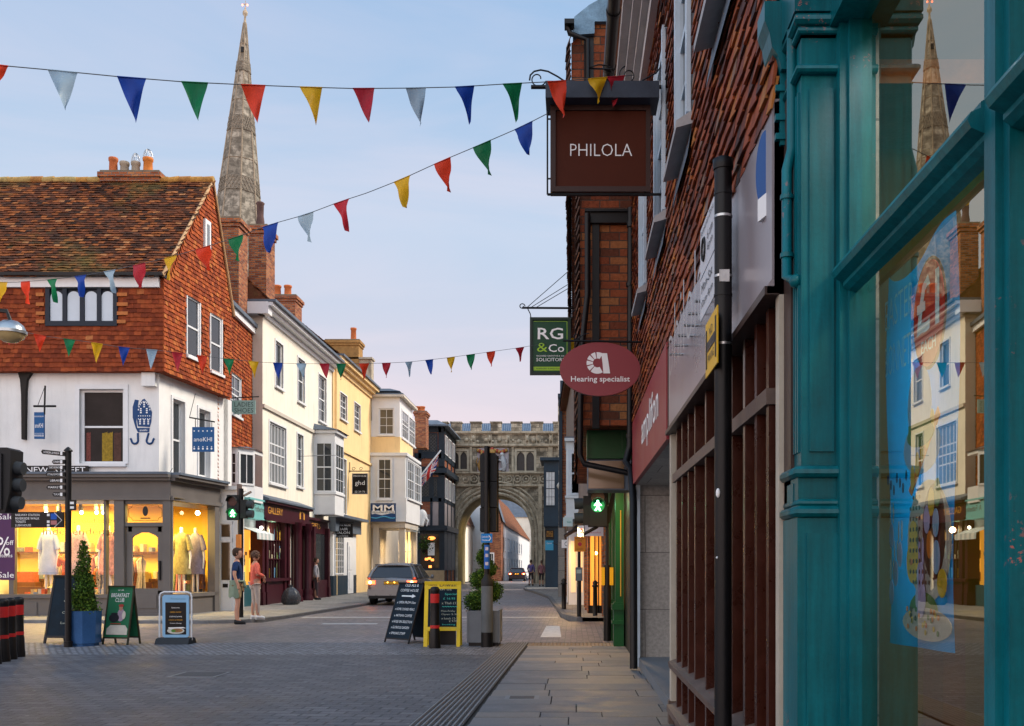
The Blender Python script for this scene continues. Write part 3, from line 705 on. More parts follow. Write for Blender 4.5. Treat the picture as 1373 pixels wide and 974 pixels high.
for P_ in (((108,636),(140,637),(150,633),(165,634),(180,638),(195,636),(206,639)),((206,639),(214,648),(224,640),(232,628))):
    mb=MB(); mb.tube([(xs(u),YS-.02,zz(v)) for u,v in P_],.008,5); mb.build('wall_cable',m_black,ch)
mb=MB(); mb.tube([(xf(-6),YF-.06,3.8),(xf(-6),YF-.06,Z1)],.045,8); mb.build('downpipe',m_black,ch)
# clothes on rails inside, garments as a counted set of parts
gcols=[(.5,.42,.3),(.35,.1,.06),(.55,.5,.42),(.45,.3,.1),(.2,.25,.4),(.6,.55,.5),(.4,.16,.2),(.28,.33,.16),(.55,.2,.05)]
gm=[M('garment_cloth',c,.9,.25,14,.2) for c in gcols]
def garment(x,y,z,h,wd,m,parent,rz=0):
    mb=MB(); n=10
    prof=[(0,.12),(.04,.5),(.12,1.0),(.5,.8),(1.0,1.15)]
    for k in range(n):
        pass
    vs=[];rows=len(prof)
    for (f,ww) in prof:
        for k in range(n+1):
            t=(k/n-.5)*wd*ww; d=.035*math.sin(k*2.1+f*3+x*5)
            ca,sa=math.cos(rz),math.sin(rz); vs.append((x+t*ca-d*sa,y+t*sa+d*ca,z-f*h))
    fs=[(i*(n+1)+k,i*(n+1)+k+1,(i+1)*(n+1)+k+1,(i+1)*(n+1)+k) for i in range(rows-1) for k in range(n)]
    mb.add(vs,fs,0,True); return mb.build('hanging_garment',m,parent)
random.seed(5)
def rail(x0,x1,y,z,n,h,label):
    r=thing('clothes_rail',label,'clothes rail',((x0+x1)/2,y,0),group='rails of clothes inside the corner shop')
    mb=MB(); mb.tube([(x0,y,z+.05),(x1,y,z+.05)],.012,6); mb.tube([(x0,y,.1),(x0,y,z+.05)],.012,6); mb.tube([(x1,y,.1),(x1,y,z+.05)],.012,6); mb.build('rail_frame',m_blackm,r)
    for i in range(n): garment(x0+(x1-x0)*(i+.5)/n,y+random.uniform(-.04,.04),z,h*random.uniform(.8,1.1),.28,random.choice(gm),r,random.uniform(.5,1.3))
rail(-15.0,-13.4,YS+2.4,1.7,11,1.0,'rail of hanging clothes behind the left mannequins in the lit shop')
rail(xs(128),xs(156),YS+1.6,1.6,6,.95,'short rail of coloured tops just left of the grey shop door')
rail(-11.6,-10.7,28.9,1.6,9,1.1,'rail of clothes behind the mannequins in the right hand shop window')
rail(xs(22),xs(60),YS+1.5,1.35,10,.95,'rail of mixed clothes at the far left of the shop window')
rail(xs(96),xs(124),YS+1.3,1.3,8,.9,'rail of bright clothes between the last two mannequins of the left window')
rail(xs(168),xs(212),YS+2.6,1.5,9,1.0,'rail of pale clothes seen through the glass of the grey shop door')
mb=MB(); 
for z in (.95,1.75): mb.box(-17,-11,by-.35,by,z,z+.04)
for x in (-16.2,-14.6,-13.0,-11.6): mb.box(x,x+.7,by-.9,by-.5,.1,.9); mb.box(x+.1,x+.6,by-.8,by-.5,.9,1.2,1+int(-x)%5)
mb.box(-15.1,-13.6,YS+.9,YS+1.3,.75,.8); 
for i in range(46):
    x0=-16.9+i*.13; z=(.99 if i%2 else 1.79); mb.box(x0,x0+.1,by-.3,by-.05,z,z+random.uniform(.1,.3),1+i%5)
mb.build('display_shelves',[M('dark_shelf_wood',(.12,.05,.02),.6,.2,4,0)]+gm[:5],sf)
def mannequin(x,y,z,mt,label,sleeves=True,hgt=1.25,w_=.30,extra=None):
    m=thing('mannequin',label,'mannequin',(x,y,z))
    mb=MB(); mb.lathe([(.05,hgt+.0),(.045,hgt+.12),(.0,hgt+.13)],(x,y,z),10); mb.tube([(x-.07,y,z),(x-.06,y,z+.45)],[.028,.045],8); mb.tube([(x+.07,y,z),(x+.06,y,z+.45)],[.028,.045],8)
    for sg in (-1,1): mb.tube([(x+sg*.19,y,z+hgt-.12),(x+sg*.25,y,z+hgt-.5),(x+sg*.24,y-.05,z+hgt-.75)],[.04,.035,.022],8)
    mb.build('mannequin_body',M('mannequin_white',(.7,.66,.6),.4,.03,2,0),m)
    mb=MB(); mb.lathe([(w_*.92,.38),(w_*.78,.7),(w_*.62,.86),(w_*.66,1.05),(w_*.62,1.18),(w_*.3,hgt),(.05,hgt+.02)],(x,y,z),18,sq=(1,.55))
    for sg in (-1,1): mb.tube([(x+sg*.13,y,z+hgt-.05),(x+sg*.21,y,z+hgt-.2),(x+sg*.25,y,z+hgt-.36)],[.07,.075,.08],8)
    mb.build('dress',mt,m); m.scale=(.98,1.0,1.33); return m
mannequin(xs(45),YS+.75,zsill,M('pale_blue_linen',(.30,.36,.55),.9,.12,6,.15),'headless mannequin in a pale blue short sleeved dress by the left end of the window')
mannequin(xs(86),YS+.75,zsill,M('pink_grey_print',(.42,.27,.25),.9,.45,25,.15),'headless mannequin in a pinkish patterned dress behind the finger post')
mannequin(xs(126),YS+.8,zsill,M('cream_and_red_print',(.5,.22,.17),.9,.6,12,.15),'headless mannequin in a cream and red top near the shop door')
mannequin(-11.0,28.0,zsill,M('olive_jacket',(.25,.22,.10),.9,.4,10,.2),'mannequin in an olive layered outfit in the right hand shop window')
mannequin(-10.78,28.45,zsill,M('grey_violet_dress',(.22,.19,.25),.9,.3,10,.2),'mannequin in a grey violet dress beside the bulb in the right hand window')
pa=thing('window_poster','purple sale poster with white percent sign at the left end of the shop window','poster',(xs(4),YS,1))
mb=MB(); mb.fb(FSF,xs(-26),xs(21),zz(778),zz(686),.035,.045); mb.build('poster_sheet',M('purple_poster',(.07,.025,.085),.5,.08,2,0),pa)
mb=MB(); mb.text(FSF,'on Sale',xs(0),zz(693),.15,.05,.78); mb.text(FSF,'50%',xs(-7),zz(733),.5,.05,.85); mb.text(FSF,'off',xs(14.5),zz(728),.12,.05,.2); mb.text(FSF,'selected items',xs(-4),zz(745),.1,.05,.86); mb.text(FSF,'on Sale',xs(0),zz(771),.15,.05,.78)
mb.build('lettering',m_txtw,pa)
sn=thing('street_name_plate','black street name plate with white letters above the shop cornice','sign',(xf(45),YF-.3,zz(634)))
mb=MB(); mb.box(xf(8),xf(122),YF-.16,YF-.12,zz(637),zz(624)); mb.build('plate',m_black,sn); mb=MB(); FQ=FRONT(YF-.16); mb.text(FQ,'NEW  STREET',xf(79),zz(629.5),.15,.003,1.55); mb.build('lettering',m_txtw,sn)
# anokhi hanging signs
def anokhi(F,s0,s1,z0,z1,label,bar):
    t=thing('hanging_sign',label,'sign',tuple(F.p((s0+s1)/2,z0)),group='blue hanging signs of the corner shop')
    mb=MB(); mb.fb(F,s0,s1,z0,z1,-.03,.02); mb.build('board',M('blue_sign_paint',(.003,.075,.22),.4,.08,2,0),t)
    mb=MB(); w_=s1-s0; h=z1-z0
    for i in range(5):
        for zc,r in ((z1-.16*h,.022),(z0+.2*h,.018),(z0+.12*h,.03)): mb.ell(F,s0+w_*(i+.5)/5,zc,r*w_*1.4,r*h*1.4,.021,.025,n=10)
    mb.text(F,'anoKHI',(s0+s1)/2,(z0+z1)/2,h*.17,.025,w_*.84); mb.build('lettering',m_txtw,t)
    mb=MB(); bar(mb); mb.build('bracket',m_black,t)
def b1(mb):
    y=YF-.5; mb.tube([(xf(73.5),YF,zf_(546)),(xf(73.5),YF-.0,zf_(546)),(xf(73),YF-.9,zf_(548))],.02,6); mb.tube([(xf(59),y,zf_(549)),(xf(88),y,zf_(549))],.03,6)
    mb.tube([(xf(74),y,zf_(522)),(xf(73),y,zf_(560))],.022,6); mb.tube([(xf(74),y,zf_(522)),(xf(64),y,zf_(549))],.008,4)
anokhi(FRONT(YF-.5),xf(60),xf(73),zf_(592),zf_(557),'narrow blue hanging sign on the white front wall beside the black bracket',b1)
F2=Fr((0,26.9,0),(1,0,0))
def b2(mb):
    mb.tube([(xu(254,26.9),26.9,zv(560,26.9)),(xu(288,26.9),26.9,zv(566,26.9))],.02,6)
    mb.tube([(xu(262,26.9),26.9,zv(528,26.9)),(xu(254,26.9),26.9,zv(560,26.9))],.008,4); mb.tube([(xu(262,26.9),26.9,zv(562,26.9)),(xu(262,26.9),26.9,zv(573,26.9))],.01,4); mb.tube([(xu(284,26.9),26.9,zv(565,26.9)),(xu(284,26.9),26.9,zv(573,26.9))],.01,4)
anokhi(F2,xu(258,26.9),xu(287,26.9),zv(606,26.9),zv(573,26.9),'wide blue hanging sign over the right hand shop window',b2)
# white door bay at back of the side
mb=MB(); FD=Fr(FS.p(SL-.05,0,.0),SD); 
YD=29.0; FDD=FRONT(YD)
def xd(u): return xu(u,YD)
mb=MB(); mb.fb(FDD,xd(292),xd(319.5),0,zv(655,YD),-.5,0); mb.fb(FDD,xd(288),xd(322),zv(657,YD),zv(652,YD),-.6,.1)
db=mb.build('doorway_surround',m_whitew,ch)
mb=MB(); mb.fb(FDD,xd(294.5),xd(297),.05,zv(700,YD),0,.04); mb.fb(FDD,xd(309),xd(312),.05,zv(700,YD),0,.04); mb.fb(FDD,xd(294.5),xd(312),zv(727,YD),zv(722,YD),0,.05); mb.fb(FDD,xd(294.5),xd(312),zv(703,YD),zv(699,YD),0,.05)
mb.fb(FDD,xd(297),xd(309),.05,zv(782,YD),0,.02); d2=mb.build('white_door',m_white,ch)
mb=MB(); mb.fb(FDD,xd(297),xd(309),zv(778,YD),zv(728,YD),-.0,.01); mb.fb(FDD,xd(297),xd(309),zv(720,YD),zv(704,YD),0,.01); mb.build('pane',glassdark('door_glass',(.10,.06,.03)),d2)
mb=MB(); mb.fb(FDD,xd(299),xd(306),zv(788,YD),zv(783,YD),.02,.03); mb.build('letterbox',m_black,d2)
bp=MB(); bp.ell(FDD,xd(291),zv(717,YD),.07,.28,.12,.15,n=24); tag(bp.build('wall_plaque',M('blue_plaque',(.02,.09,.25),.4,.1,3,0)),'oval blue plaque beside the white door','plaque')
al=MB(); al.box(xd(286),xd(289.5),YD-.5,YD-.2,zv(683,YD),zv(671,YD)); tag(al.build('alarm_box',M('orange_alarm',(.5,.17,.02),.5,.1,3,0)),'small orange alarm box under the shop cornice','alarm box')
# LADIES SHOES building ----------------------------------------
lh=thing('tile_hung_house','narrow orange tile hung house with a small white bay window','house',(-11,32,0))
PA=Vector((-10.72,30.45,0)); PB=Vector((-10.98,34.0,0)); FL=Fr(PA,PB-PA); LL=(PB-PA).length
def sl_(u):
    k=(u-768)/FPX; return (k*PA.y-PA.x)/(FL.d.x-k*FL.d.y)
def zl_(u,v): 
    return zv(v,PA.y+FL.d.y*sl_(u))
op=[(sl_(308),sl_(322),zl_(315,557),zl_(315,503))]
wall(FL,-.6,LL+.3,0,9.3,op,m_tile,lh)
mb=MB(); tiles(mb,FL,-.6,LL+.2,3.6,9.3,op=op,dw=.16,dz=.118); mb.build('hung_tiles',m_tile,lh)
window(FL,*op[0],lh,cols=2,rows=3,o=.0,fw=.07,case=.04)
mb=MB(); mb.fb(FL,-.4,LL+.3,9.3,9.5,-.2,.14); mb.build('eaves_board',m_white,lh); mb=MB(); mb.fb(FL,-.4,LL+.3,9.5,9.62,-.5,.22); mb.build('gutter',m_lead,lh)
# attic wall and roof behind
mb=MB(); F3=Fr(FL.p(-.4,0,-.9),FL.d); wallmesh(mb,F3,.5,LL-.6,9.5,11.0,[],.1); tiles(mb,F3,.5,LL-.6,9.5,11.0,dw=.16,dz=.118); mb.build('attic_wall',m_tile,lh)
window(F3,2.0,2.6,9.7,10.75,lh,cols=2,rows=2,o=.0,fw=.08,case=.03)
mb=MB(); ra=[F3.p(.2,11.05,.2),F3.p(LL-.4,11.05,.2),F3.p(LL-.4,12.6,-2.0),F3.p(.2,12.6,-2.0)]; mb.quad(*ra)
FRr=Fr(ra[0],ra[1]-ra[0],(ra[3]-ra[0])); mb2=MB(); mb.fb(F3,.2,LL-.3,10.95,11.05,-.2,.25,1)
lr=mb.build('roof',[m_roof,m_white],lh); tiles(mb2,FRr,0,(ra[1]-ra[0]).length,0,(ra[3]-ra[0]).length,dw=.17,dz=.12); mb2.build('roof_tiles',m_roof,lr)
mb=MB(); chimney(mb,xu(284,32.8),xu(320,32.8),32.8,33.7,9.5,zv(291,32.8)); mb.build('chimney',[m_brick,m_mortar],lr)
mb=MB(); chimney(mb,xu(333,34.6),xu(357,34.6),34.6,35.6,9.3,zv(301,34.6)); c2=mb.build('chimney',[m_brick,m_mortar],lr)
mb=MB(); xx=xu(349,35.1); mb.lathe([(.14,0),(.15,.3),(.12,.5),(.13,.9),(.16,.95),(.11,1.0)],(xx,35.1,zv(301,34.6)-.05),8); mb.build('chimney_pot',M('sooty_pot',(.09,.055,.05),.9,.3,5,.3),c2)
# small oriel
YO=31.2; FO=FRONT(YO)
mb=MB(); xo=lambda u: xu(u,YO); zo=lambda v: zv(v,YO)
P=[(xo(301),YO+.6),(xo(304),YO),(xo(318),YO-.1),(xo(336),YO+.5)]
def poly_v(P,z0,z1,mb,mi=0):
    n=len(P); mb.add([(x,y,z0) for x,y in P]+[(x,y,z1) for x,y in P],[tuple(range(n-1,-1,-1)),tuple(range(n,2*n))]+[(i,(i+1)%n,n+(i+1)%n,n+i) for i in range(n)],mi)
PO=[(xo(303),YO+1.0),(xo(303),YO),(xo(319),YO),(xo(334),YO+.55),(xo(334),YO+1.4)]
poly_v(PO,zo(672),zo(652),mb); poly_v(PO,zo(652),zo(650),mb); poly_v([(a*1.0,b) for a,b in PO],zo(606),zo(600),mb)
mb.add([(x,y,zo(600)) for x,y in [(xo(300),YO+1.0),(xo(300),YO-.12),(xo(320),YO-.12),(xo(337),YO+.5),(xo(337),YO+1.5)]]+[(xo(318),YO+1,zo(594))],[(0,1,5),(1,2,5),(2,3,5),(3,4,5)],1)
ore=mb.build('bay_window',[m_white,m_lead],lh)
window(FO,xo(304),xo(318.5),zo(650),zo(606),ore,cols=2,rows=3,o=.03,sash=False,sill=False,name='casement')
FOd=Fr((xo(319),YO,0),(PO[3][0]-PO[2][0],PO[3][1]-PO[2][1],0)); window(FOd,.02,math.hypot(PO[3][0]-PO[2][0],PO[3][1]-PO[2][1])-.02,zo(650),zo(606),ore,cols=2,rows=1,o=.03,sash=False,sill=False,name='casement')
ls=thing('hanging_sign','pale green sign reading LADIES SHOES hanging in front of orange tiles','sign',(xu(326,31.5),31.5,zv(556,31.5)))
Y0=31.5; Fq=FRONT(Y0); mb=MB(); mb.fb(Fq,xu(311,Y0),xu(342.5,Y0),zv(555.5,Y0),zv(537,Y0),-.03,0); mb.build('board',M('pale_green_sign',(.27,.42,.38),.6,.05,2,0),ls)
mb=MB(); mb.text(Fq,'LADIES',xu(327,Y0),zv(542.5,Y0),.15,.004,.6); mb.text(Fq,'SHOES',xu(327,Y0),zv(550.5,Y0),.15,.004,.6); mb.build('lettering',M('grey_lettering',(.05,.08,.08),.6,.05,2,0),ls)
mb=MB(); mb.tube([(xu(306,Y0),Y0+.02,zv(534,Y0)),(xu(347,Y0),Y0+.02,zv(532,Y0))],.018,6); mb.tube([(xu(318,Y0),Y0+.02,zv(533,Y0)),(xu(318,Y0),Y0+.02,zv(538,Y0))],.01,4); mb.tube([(xu(338,Y0),Y0+.02,zv(533,Y0)),(xu(338,Y0),Y0+.02,zv(538,Y0))],.01,4); mb.build('bracket',m_black,ls)
# teal shop at ground floor
FT=LEFTW(-10.2); ty=lambda u: yu(u,-10.2); tz=lambda u,v: zv(v,ty(u))
tf=MB(); A0,A1=ty(333),ty(369.5); zb,ztp=tz(350,696),tz(350,673)
tf.fb(FT,A0,A1,zb,ztp,-.5,.0); tf.fb(FT,A0-.02,A1+.03,ztp,ztp+.06,-.5,.06); tf.fb(FT,A0-.02,A1+.02,zb-.03,zb,-.5,.03)
tsg=tf.build('shop_fascia',M('turquoise_fascia',(.16,.42,.41),.5,.05,2,.05),lh)
mb=MB(); mb.text(FT,'A  Fotheringham  E E',(A0+A1)/2,(zb+ztp)/2,.26,.004,2.3); mb.build('lettering',M('brown_grey_lettering',(.10,.10,.09),.6,.1,2,0),tsg)
mb=MB(); FT2=LEFTW(-10.5); a0,a1=yu(325,-10.5),yu(371,-10.5); mb.fb(FT2,a0-.3,a1,2.55,2.9,-.3,.02); mb.fb(FT2,a0-.4,a0-.1,0,2.6,-.3,.04); mb.fb(FT2,a1-1.4,a1-1.2,0,2.6,-.3,.02); mb.fb(FT2,a0-.1,a1,0,.75,-.3,0,1); mb.build('white_shopfront',[m_white,M('teal_stall_riser',(.02,.08,.10),.5,.15,3,.1)],lh)
mb=MB(); mb.fb(FT2,a0-.1,a1-1.4,.75,2.55,-.28,-.26); li=mb.build('lit_shop_interior',emis('warm_shop_interior',(1,.46,.06),.85),lh)
random.seed(12); mb=MB()
for i in range(16):
    s=a0+random.random()*(a1-1.6-a0); z=.8+random.random()*1.4; mb.fb(FT2,s,s+random.uniform(.05,.18),z,z+random.uniform(.08,.35),-.255,-.22,i%4)
mb.build_split('displayed_item',[gm[0],gm[1],gm[3],gm[7]],li)
mb=MB(); mb.fb(FT2,a1-1.2,a1,.75,2.55,-.28,-.26); mb.build('pane',m_glass,lh)
aw=MB(); 
n=9; b0,b1=yu(334,-10.2),yu(357,-10.2)
for i in range(n):
    s0=b0+(b1-b0)*i/n; s1=b0+(b1-b0)*(i+1)/n
    aw.add([FT2.p(s0,2.62,.05),FT2.p(s1,2.62,.05),FT2.p(s1,2.42,.55),FT2.p(s0,2.42,.55),FT2.p(s0,2.22,.56),FT2.p(s1,2.22,.56)],[(0,3,2,1),(3,4,5,2)],i%2)
aw.build('striped_awning',[M('awning_grey',(.36,.42,.42),.8,.08,4,0),M('awning_white',(.6,.6,.58),.8,.08,4,0)],lh)
# ================================================================ CREAM HOUSE
XW=-10.6; FW=LEFTW(XW); wy=lambda u: yu(u,XW); wz=lambda u,v: zv(v,wy(u))
ch2=thing('cream_house','cream rendered Georgian house with a dark plum shopfront and a white projecting bay','house',(XW,39,0))
ya,yb=wy(352),wy(445); ZC=10.02
def wop(u0,u1,v0,v1):  # openings measured at their near edge
    um=(u0+u1)/2; return (wy(u0),wy(u1),wz(um,v1),wz(um,v0))
ops=[wop(370,379,469,601-3),wop(400,409,482,540),wop(428,437,506,563)]
ops=[wop(369,379,460,520),wop(399,408,482,540),wop(427,437,505,566)]
ops2=[wop(361,383,570,650),wop(398,406,583,653)]
wall(FW,ya,yb,0,ZC,ops+ops2,m_cream,ch2)
mb=MB(); FE=FRONT(ya); wallmesh(mb,FE,XW-6,XW,0,ZC,[]); mb.add([FE.p(XW-6,ZC),FE.p(XW,ZC),FE.p(XW-3,12.6)],[(0,1,2)]); mb.build('end_wall',m_creamd,ch2)
mb=MB(); FB=FRONT(yb+.02); wallmesh(mb,FB,XW-6,XW,0,ZC,[]); mb.build('party_wall',m_creamd,ch2)
for i,q in enumerate(ops): window(FW,*q,ch2,cols=1 if i<2 else 2,rows=2 if i<2 else 4,case=.07,o=-.05)
window(FW,*ops2[0],ch2,cols=5,rows=3,case=.07,o=-.03,glass=m_glassw,bar=.05); window(FW,*ops2[1],ch2,cols=2,rows=4,case=.06,o=-.05)
mb=MB(); mb.fb(FW,ya,yb,wz(400,571)-.0,wz(400,571)+.12,0,.07); mb.build('string_course',m_creamd,ch2)
def cornice(F,a,b,z,parent,mat,h=.4,d=.45,gut=m_lead):
    mb=MB(); mb.fb(F,a,b,z-h,z-h*.6,-.1,.08); mb.fb(F,a-.03,b,z-h*.6,z-h*.3,-.1,d*.5); mb.fb(F,a-.06,b,z-h*.3,z,-.1,d*.8); mb.build('cornice',mat,parent)
    mb=MB(); mb.fb(F,a-.08,b,z,z+.09,-.5,d); mb.build('gutter',gut,parent)
cornice(FW,ya-.25,yb+.1,ZC+.3,ch2,m_white,.4,.55)
mb=MB(); mb.fb(FE,XW-.5,XW+.3,ZC-.1,ZC+.3,-.1,.35); mb.build('cornice_return',m_white,ch2)
r0=FW.p(ya-.1,ZC+.35,.3); r1=FW.p(yb+.1,ZC+.35,.3); r2=Vector((-13.1,yb+.1,13.0)); r3=Vector((-13.1,ya+.6,13.0))
mb=MB(); mb.quad(r0,r1,r2,r3); mb.quad(r3,r2,Vector((-17,yb,9)),Vector((-17,ya,9))); mb.add([r0,r3,Vector((-17,ya,9))],[(0,1,2)])
rr=mb.build('roof',m_roof,ch2); FR2=Fr(r0,(0,1,0),r3-r0-Vector((0,.7,0))); mb=MB(); tiles(mb,FR2,0,yb-ya,0,3.75,inside=lambda s,z: s>.19*z,dw=.18,dz=.13,jit=1.5); mb.build('roof_tiles',m_roof,rr)
# shallow projecting bay with flat lead top (u 418-462)
Xb=-9.75; FBy=LEFTW(Xb); by0=40.8; by1=yu(461,Xb)
FBf=FRONT(by0)
bz=lambda v: zv(v,by0)
mb=MB(); mb.box(XW,Xb,by0+.0,by1,bz(690),bz(663)); 
for z0,z1,e in ((bz(663),bz(660),.05),(bz(593),bz(581),.0),(bz(581),bz(577),.12)): mb.box(XW,Xb+e,by0-e,by1+e,z0,z1)
mb.box(XW,Xb-.05,by0+.06,by1-.06,bz(661),bz(592),2)
for x0,x1,y0,y1 in ((Xb-.09,Xb,by0,by0+.09),(Xb-.09,Xb,by1-.09,by1),(XW,XW+.06,by0,by0+.09)): mb.box(x0,x1,y0,y1,bz(660),bz(593))
mb.add([(XW,by0-.2,bz(577)),(Xb+.2,by0-.2,bz(577)),(Xb+.2,by1+.2,bz(577)),(XW,by1+.2,bz(577)),(XW,by0,bz(568)),(XW,by1,bz(568))],[(0,1,4),(1,2,5,4),(2,3,5)],1)
bb=mb.build('bay_window',[m_white,m_lead,m_glass],ch2)
window(FBf,XW+.06,Xb-.09,bz(660),bz(593),bb,cols=2,rows=4,o=.02,sill=False); window(FBy,by0+.09,by1-.09,bz(660),bz(593),bb,cols=3,rows=4,o=.02,sill=False)
# plum shopfront
Xp=-10.3; FP=LEFTW(Xp); py=lambda u: yu(u,Xp); p0,p1=py(350),py(443)
zfa,zfb=3.55,2.95
mb=MB()
mb.fb(FP,p0,p0+5.6,zfb,zfa,-.4,.12); mb.fb(FP,p0-.05,p0+5.65,zfa-.08,zfa,-.4,.25); mb.fb(FP,p0-.02,p0+5.62,zfb-.06,zfb+.02,-.4,.18)
mb.fb(FP,p0+5.6,p1,2.7,3.3,-.4,-.1); mb.fb(FP,p0+5.6,p1,3.2,3.3,-.4,.0)
for s in (p0,p0+.45,p0+2.55,p0+3.0,p0+4.6,p0+5.3,p0+6.6,p1-.5): mb.fb(FP,s,s+.22,0,zfb,-.35,.05); mb.fb(FP,s-.03,s+.25,0,.5,-.35,.08); 
for c in (p0+3.6,p0+5.0): mb.lathe([(.22,0),(.22,.12),(.17,.2),(.2,.35),(.15,.45),(.14,2.4),(.13,2.6),(.18,2.7),(.2,2.9)],(Xp+.2,c,.07),12)
mb.fb(FP,p0,p0+3.0,0,.85,-.35,.0); mb.fb(FP,p0,p0+3.1,.85,.95,-.35,.12); mb.fb(FP,p0+6.6,p1,0,.8,-.35,0)
mb.fb(FP,p0,p1,0,zfa-.1,-.75,-.65)
for s in [p0+.67+i*.31 for i in range(6)]: mb.fb(FP,s,s+.035,.95,zfb,-.12,-.06)
for z in (1.6,2.25): mb.fb(FP,p0+.6,p0+2.6,z,z+.03,-.115,-.065)
pf=mb.build('plum_shopfront',m_purple,ch2)
mb=MB(); mb.fb(FP,p0-.1,p0+5.7,zfa,zfa+.06,-.4,.3); mb.prism(Fr(FP.p(p0-.1,0,0),(1,0,0)),[(-.4,zfa+.06),(.3,zfa+.06),(-.3,zfa+.28)],-5.8,0); mb.build('lead_top',m_lead,pf)
mb=MB(); mb.fb(FP,p0+.6,p0+2.6,.95,zfb,-.13,-.12,0); mb.fb(FP,p0+3.2,p0+4.6,0.1,zfb,-.5,-.48,1); mb.fb(FP,p0+6.8,p1-.5,.8,2.7,-.13,-.12,1); mb.build_split('pane',[glassdark('plum_shop_glass',(.05,.04,.035),.05),m_glass],pf)
mb=MB(); random.seed(3)
for i in range(34):
    s=p0+.7+random.random()*1.85; z=random.choice([.97,1.63,2.28]); w_=random.uniform(.05,.16); h=random.uniform(.12,.5); mb.fb(FP,s,s+w_,z,z+h,-.119,-.10,i%5)
mb.build_split('displayed_item',[M('goods_a',(.5,.45,.3),.7,.3,8,0),M('goods_b',(.1,.25,.4),.7,.3,8,0),M('goods_c',(.55,.5,.5),.7,.3,8,0),M('goods_d',(.6,.35,.05),.7,.3,8,0),M('goods_e',(.2,.3,.1),.7,.3,8,0)],pf)
mb=MB(); mb.text(FP,'GALLERY',p0+1.2,3.25,.24,.125,1.7); mb.text(FP,'n',p0+4.55,3.27,.3,.125,.7); mb.text(FP,'GIFTS',p0+7.4,3.0,.2,-.095,1.4); mb.build('lettering',m_gold,pf)
lamp((Xp+.1,p0+1.2,2.6),12,(1,.8,.5),.1,kind='POINT',name='shop_window_lamp')
sb=MB(); sb.ball((Xp+.12,p0-.35,2.62),.05); sb.build('spot_bulb',emis('white_bulb',(1,.95,.85),18),pf)
# ================================================================ YELLOW HOUSE
yh=thing('yellow_house','flat fronted yellow rendered house with four small white sash windows','house',(XW,48,0))
yc=wy(497); ZY=10.45
FWy=LEFTW(XW+.03)
yops=[wop(455,464,529,563),wop(474,482,542,578),wop(457,463,616,690)]
wall(FWy,yb+.02,yc,0,ZY,yops,m_yellow,yh)
for q in yops: window(FWy,*q,yh,cols=2,rows=4,case=.05,o=-.04)
cornice(FWy,yb+.1,yc+.1,ZY+.2,yh,m_yellow,.5,.5)
mb=MB(); mb.fb(FWy,yb+.02,yc,wz(470,612),wz(470,612)+.12,0,.08); mb.tube([(XW+.12,yb+.3,.1),(XW+.12,yb+.3,ZY)],.05,8); mb.build('string_course',m_yellow,yh)
mb=MB(); a0=FWy.p(yb,ZY+.25,.3);a1=FWy.p(yc,ZY+.25,.3);a2=Vector((-13.1,yc,12.8));a3=Vector((-13.1,yb,13.0)); mb.quad(a0,a1,a2,a3); mb.quad(a3,a2,Vector((-17,yc,9)),Vector((-17,yb,9))); yr=mb.build('roof',m_roof,yh)
Frr=Fr(a0,(0,1,0),a3-a0); mb=MB(); tiles(mb,Frr,0,yc-yb,0,3.7,dw=.2,dz=.15,jit=1.4); mb.build('roof_tiles',m_roof,yr)
mb=MB(); chimney(mb,xu(365,46),xu(396,46),46,47.1,11.5,zv(395,46)); k1=mb.build('chimney',[m_brick,m_mortar],yr)
for u in (372,386): pot(k1,xu(u,46.5),46.5,zv(395,46)-.05,.6,.18)
mb=MB(); chimney(mb,xu(437,52.0),xu(481,52.0),52.0,53,9.5,zv(455,52)); k2=mb.build('chimney',[M('buff_brick',(.30,.17,.06),.9,.35,3,.5),m_mortar],yr); pot(k2,xu(474,52.5),52.5,zv(455,52)-.05,.75,.16)
mb=MB(); mb.box(xu(445,52.1),xu(498,52.1),52.1,52.7,9,zv(482,52.1)); mb.box(xu(444,52.0),xu(499,52.0),52.0,52.8,zv(482,52.1),zv(479.5,52.1)); mb.build('parapet_wall',m_stonet,yr)
# ground floor of the yellow house: white shop window and dark blue fascia
Xh=-10.45; FH=LEFTW(Xh); hy=lambda u: yu(u,Xh)
mb=MB(); h0,h1=hy(447),hy(478); mb.fb(FH,h0,h1,0,.95,-.3,0,1); mb.fb(FH,h0,h1,.95,2.9,-.3,-.02,0); mb.build('white_shopfront',[m_white,m_dkblue],yh)
window(FH,hy(449),hy(461),1.0,2.75,yh,cols=4,rows=6,o=.02,sill=False,sash=False,glass=m_glassw)
mb=MB(); mb.fb(FH,hy(466),hy(473),.1,2.5,0,.03); mb.fb(FH,hy(467.5),hy(471.5),.3,1.1,.03,.05); mb.fb(FH,hy(467.5),hy(471.5),1.2,2.3,.03,.05); mb.build('door',m_white,yh)
mb=MB(); mb.fb(FH,h0-.2,h1+.4,2.9,3.55,-.3,.15); mb.fb(FH,h0-.25,h1+.45,3.5,3.62,-.3,.5,0); mb.build('shop_fascia',m_lead,yh)
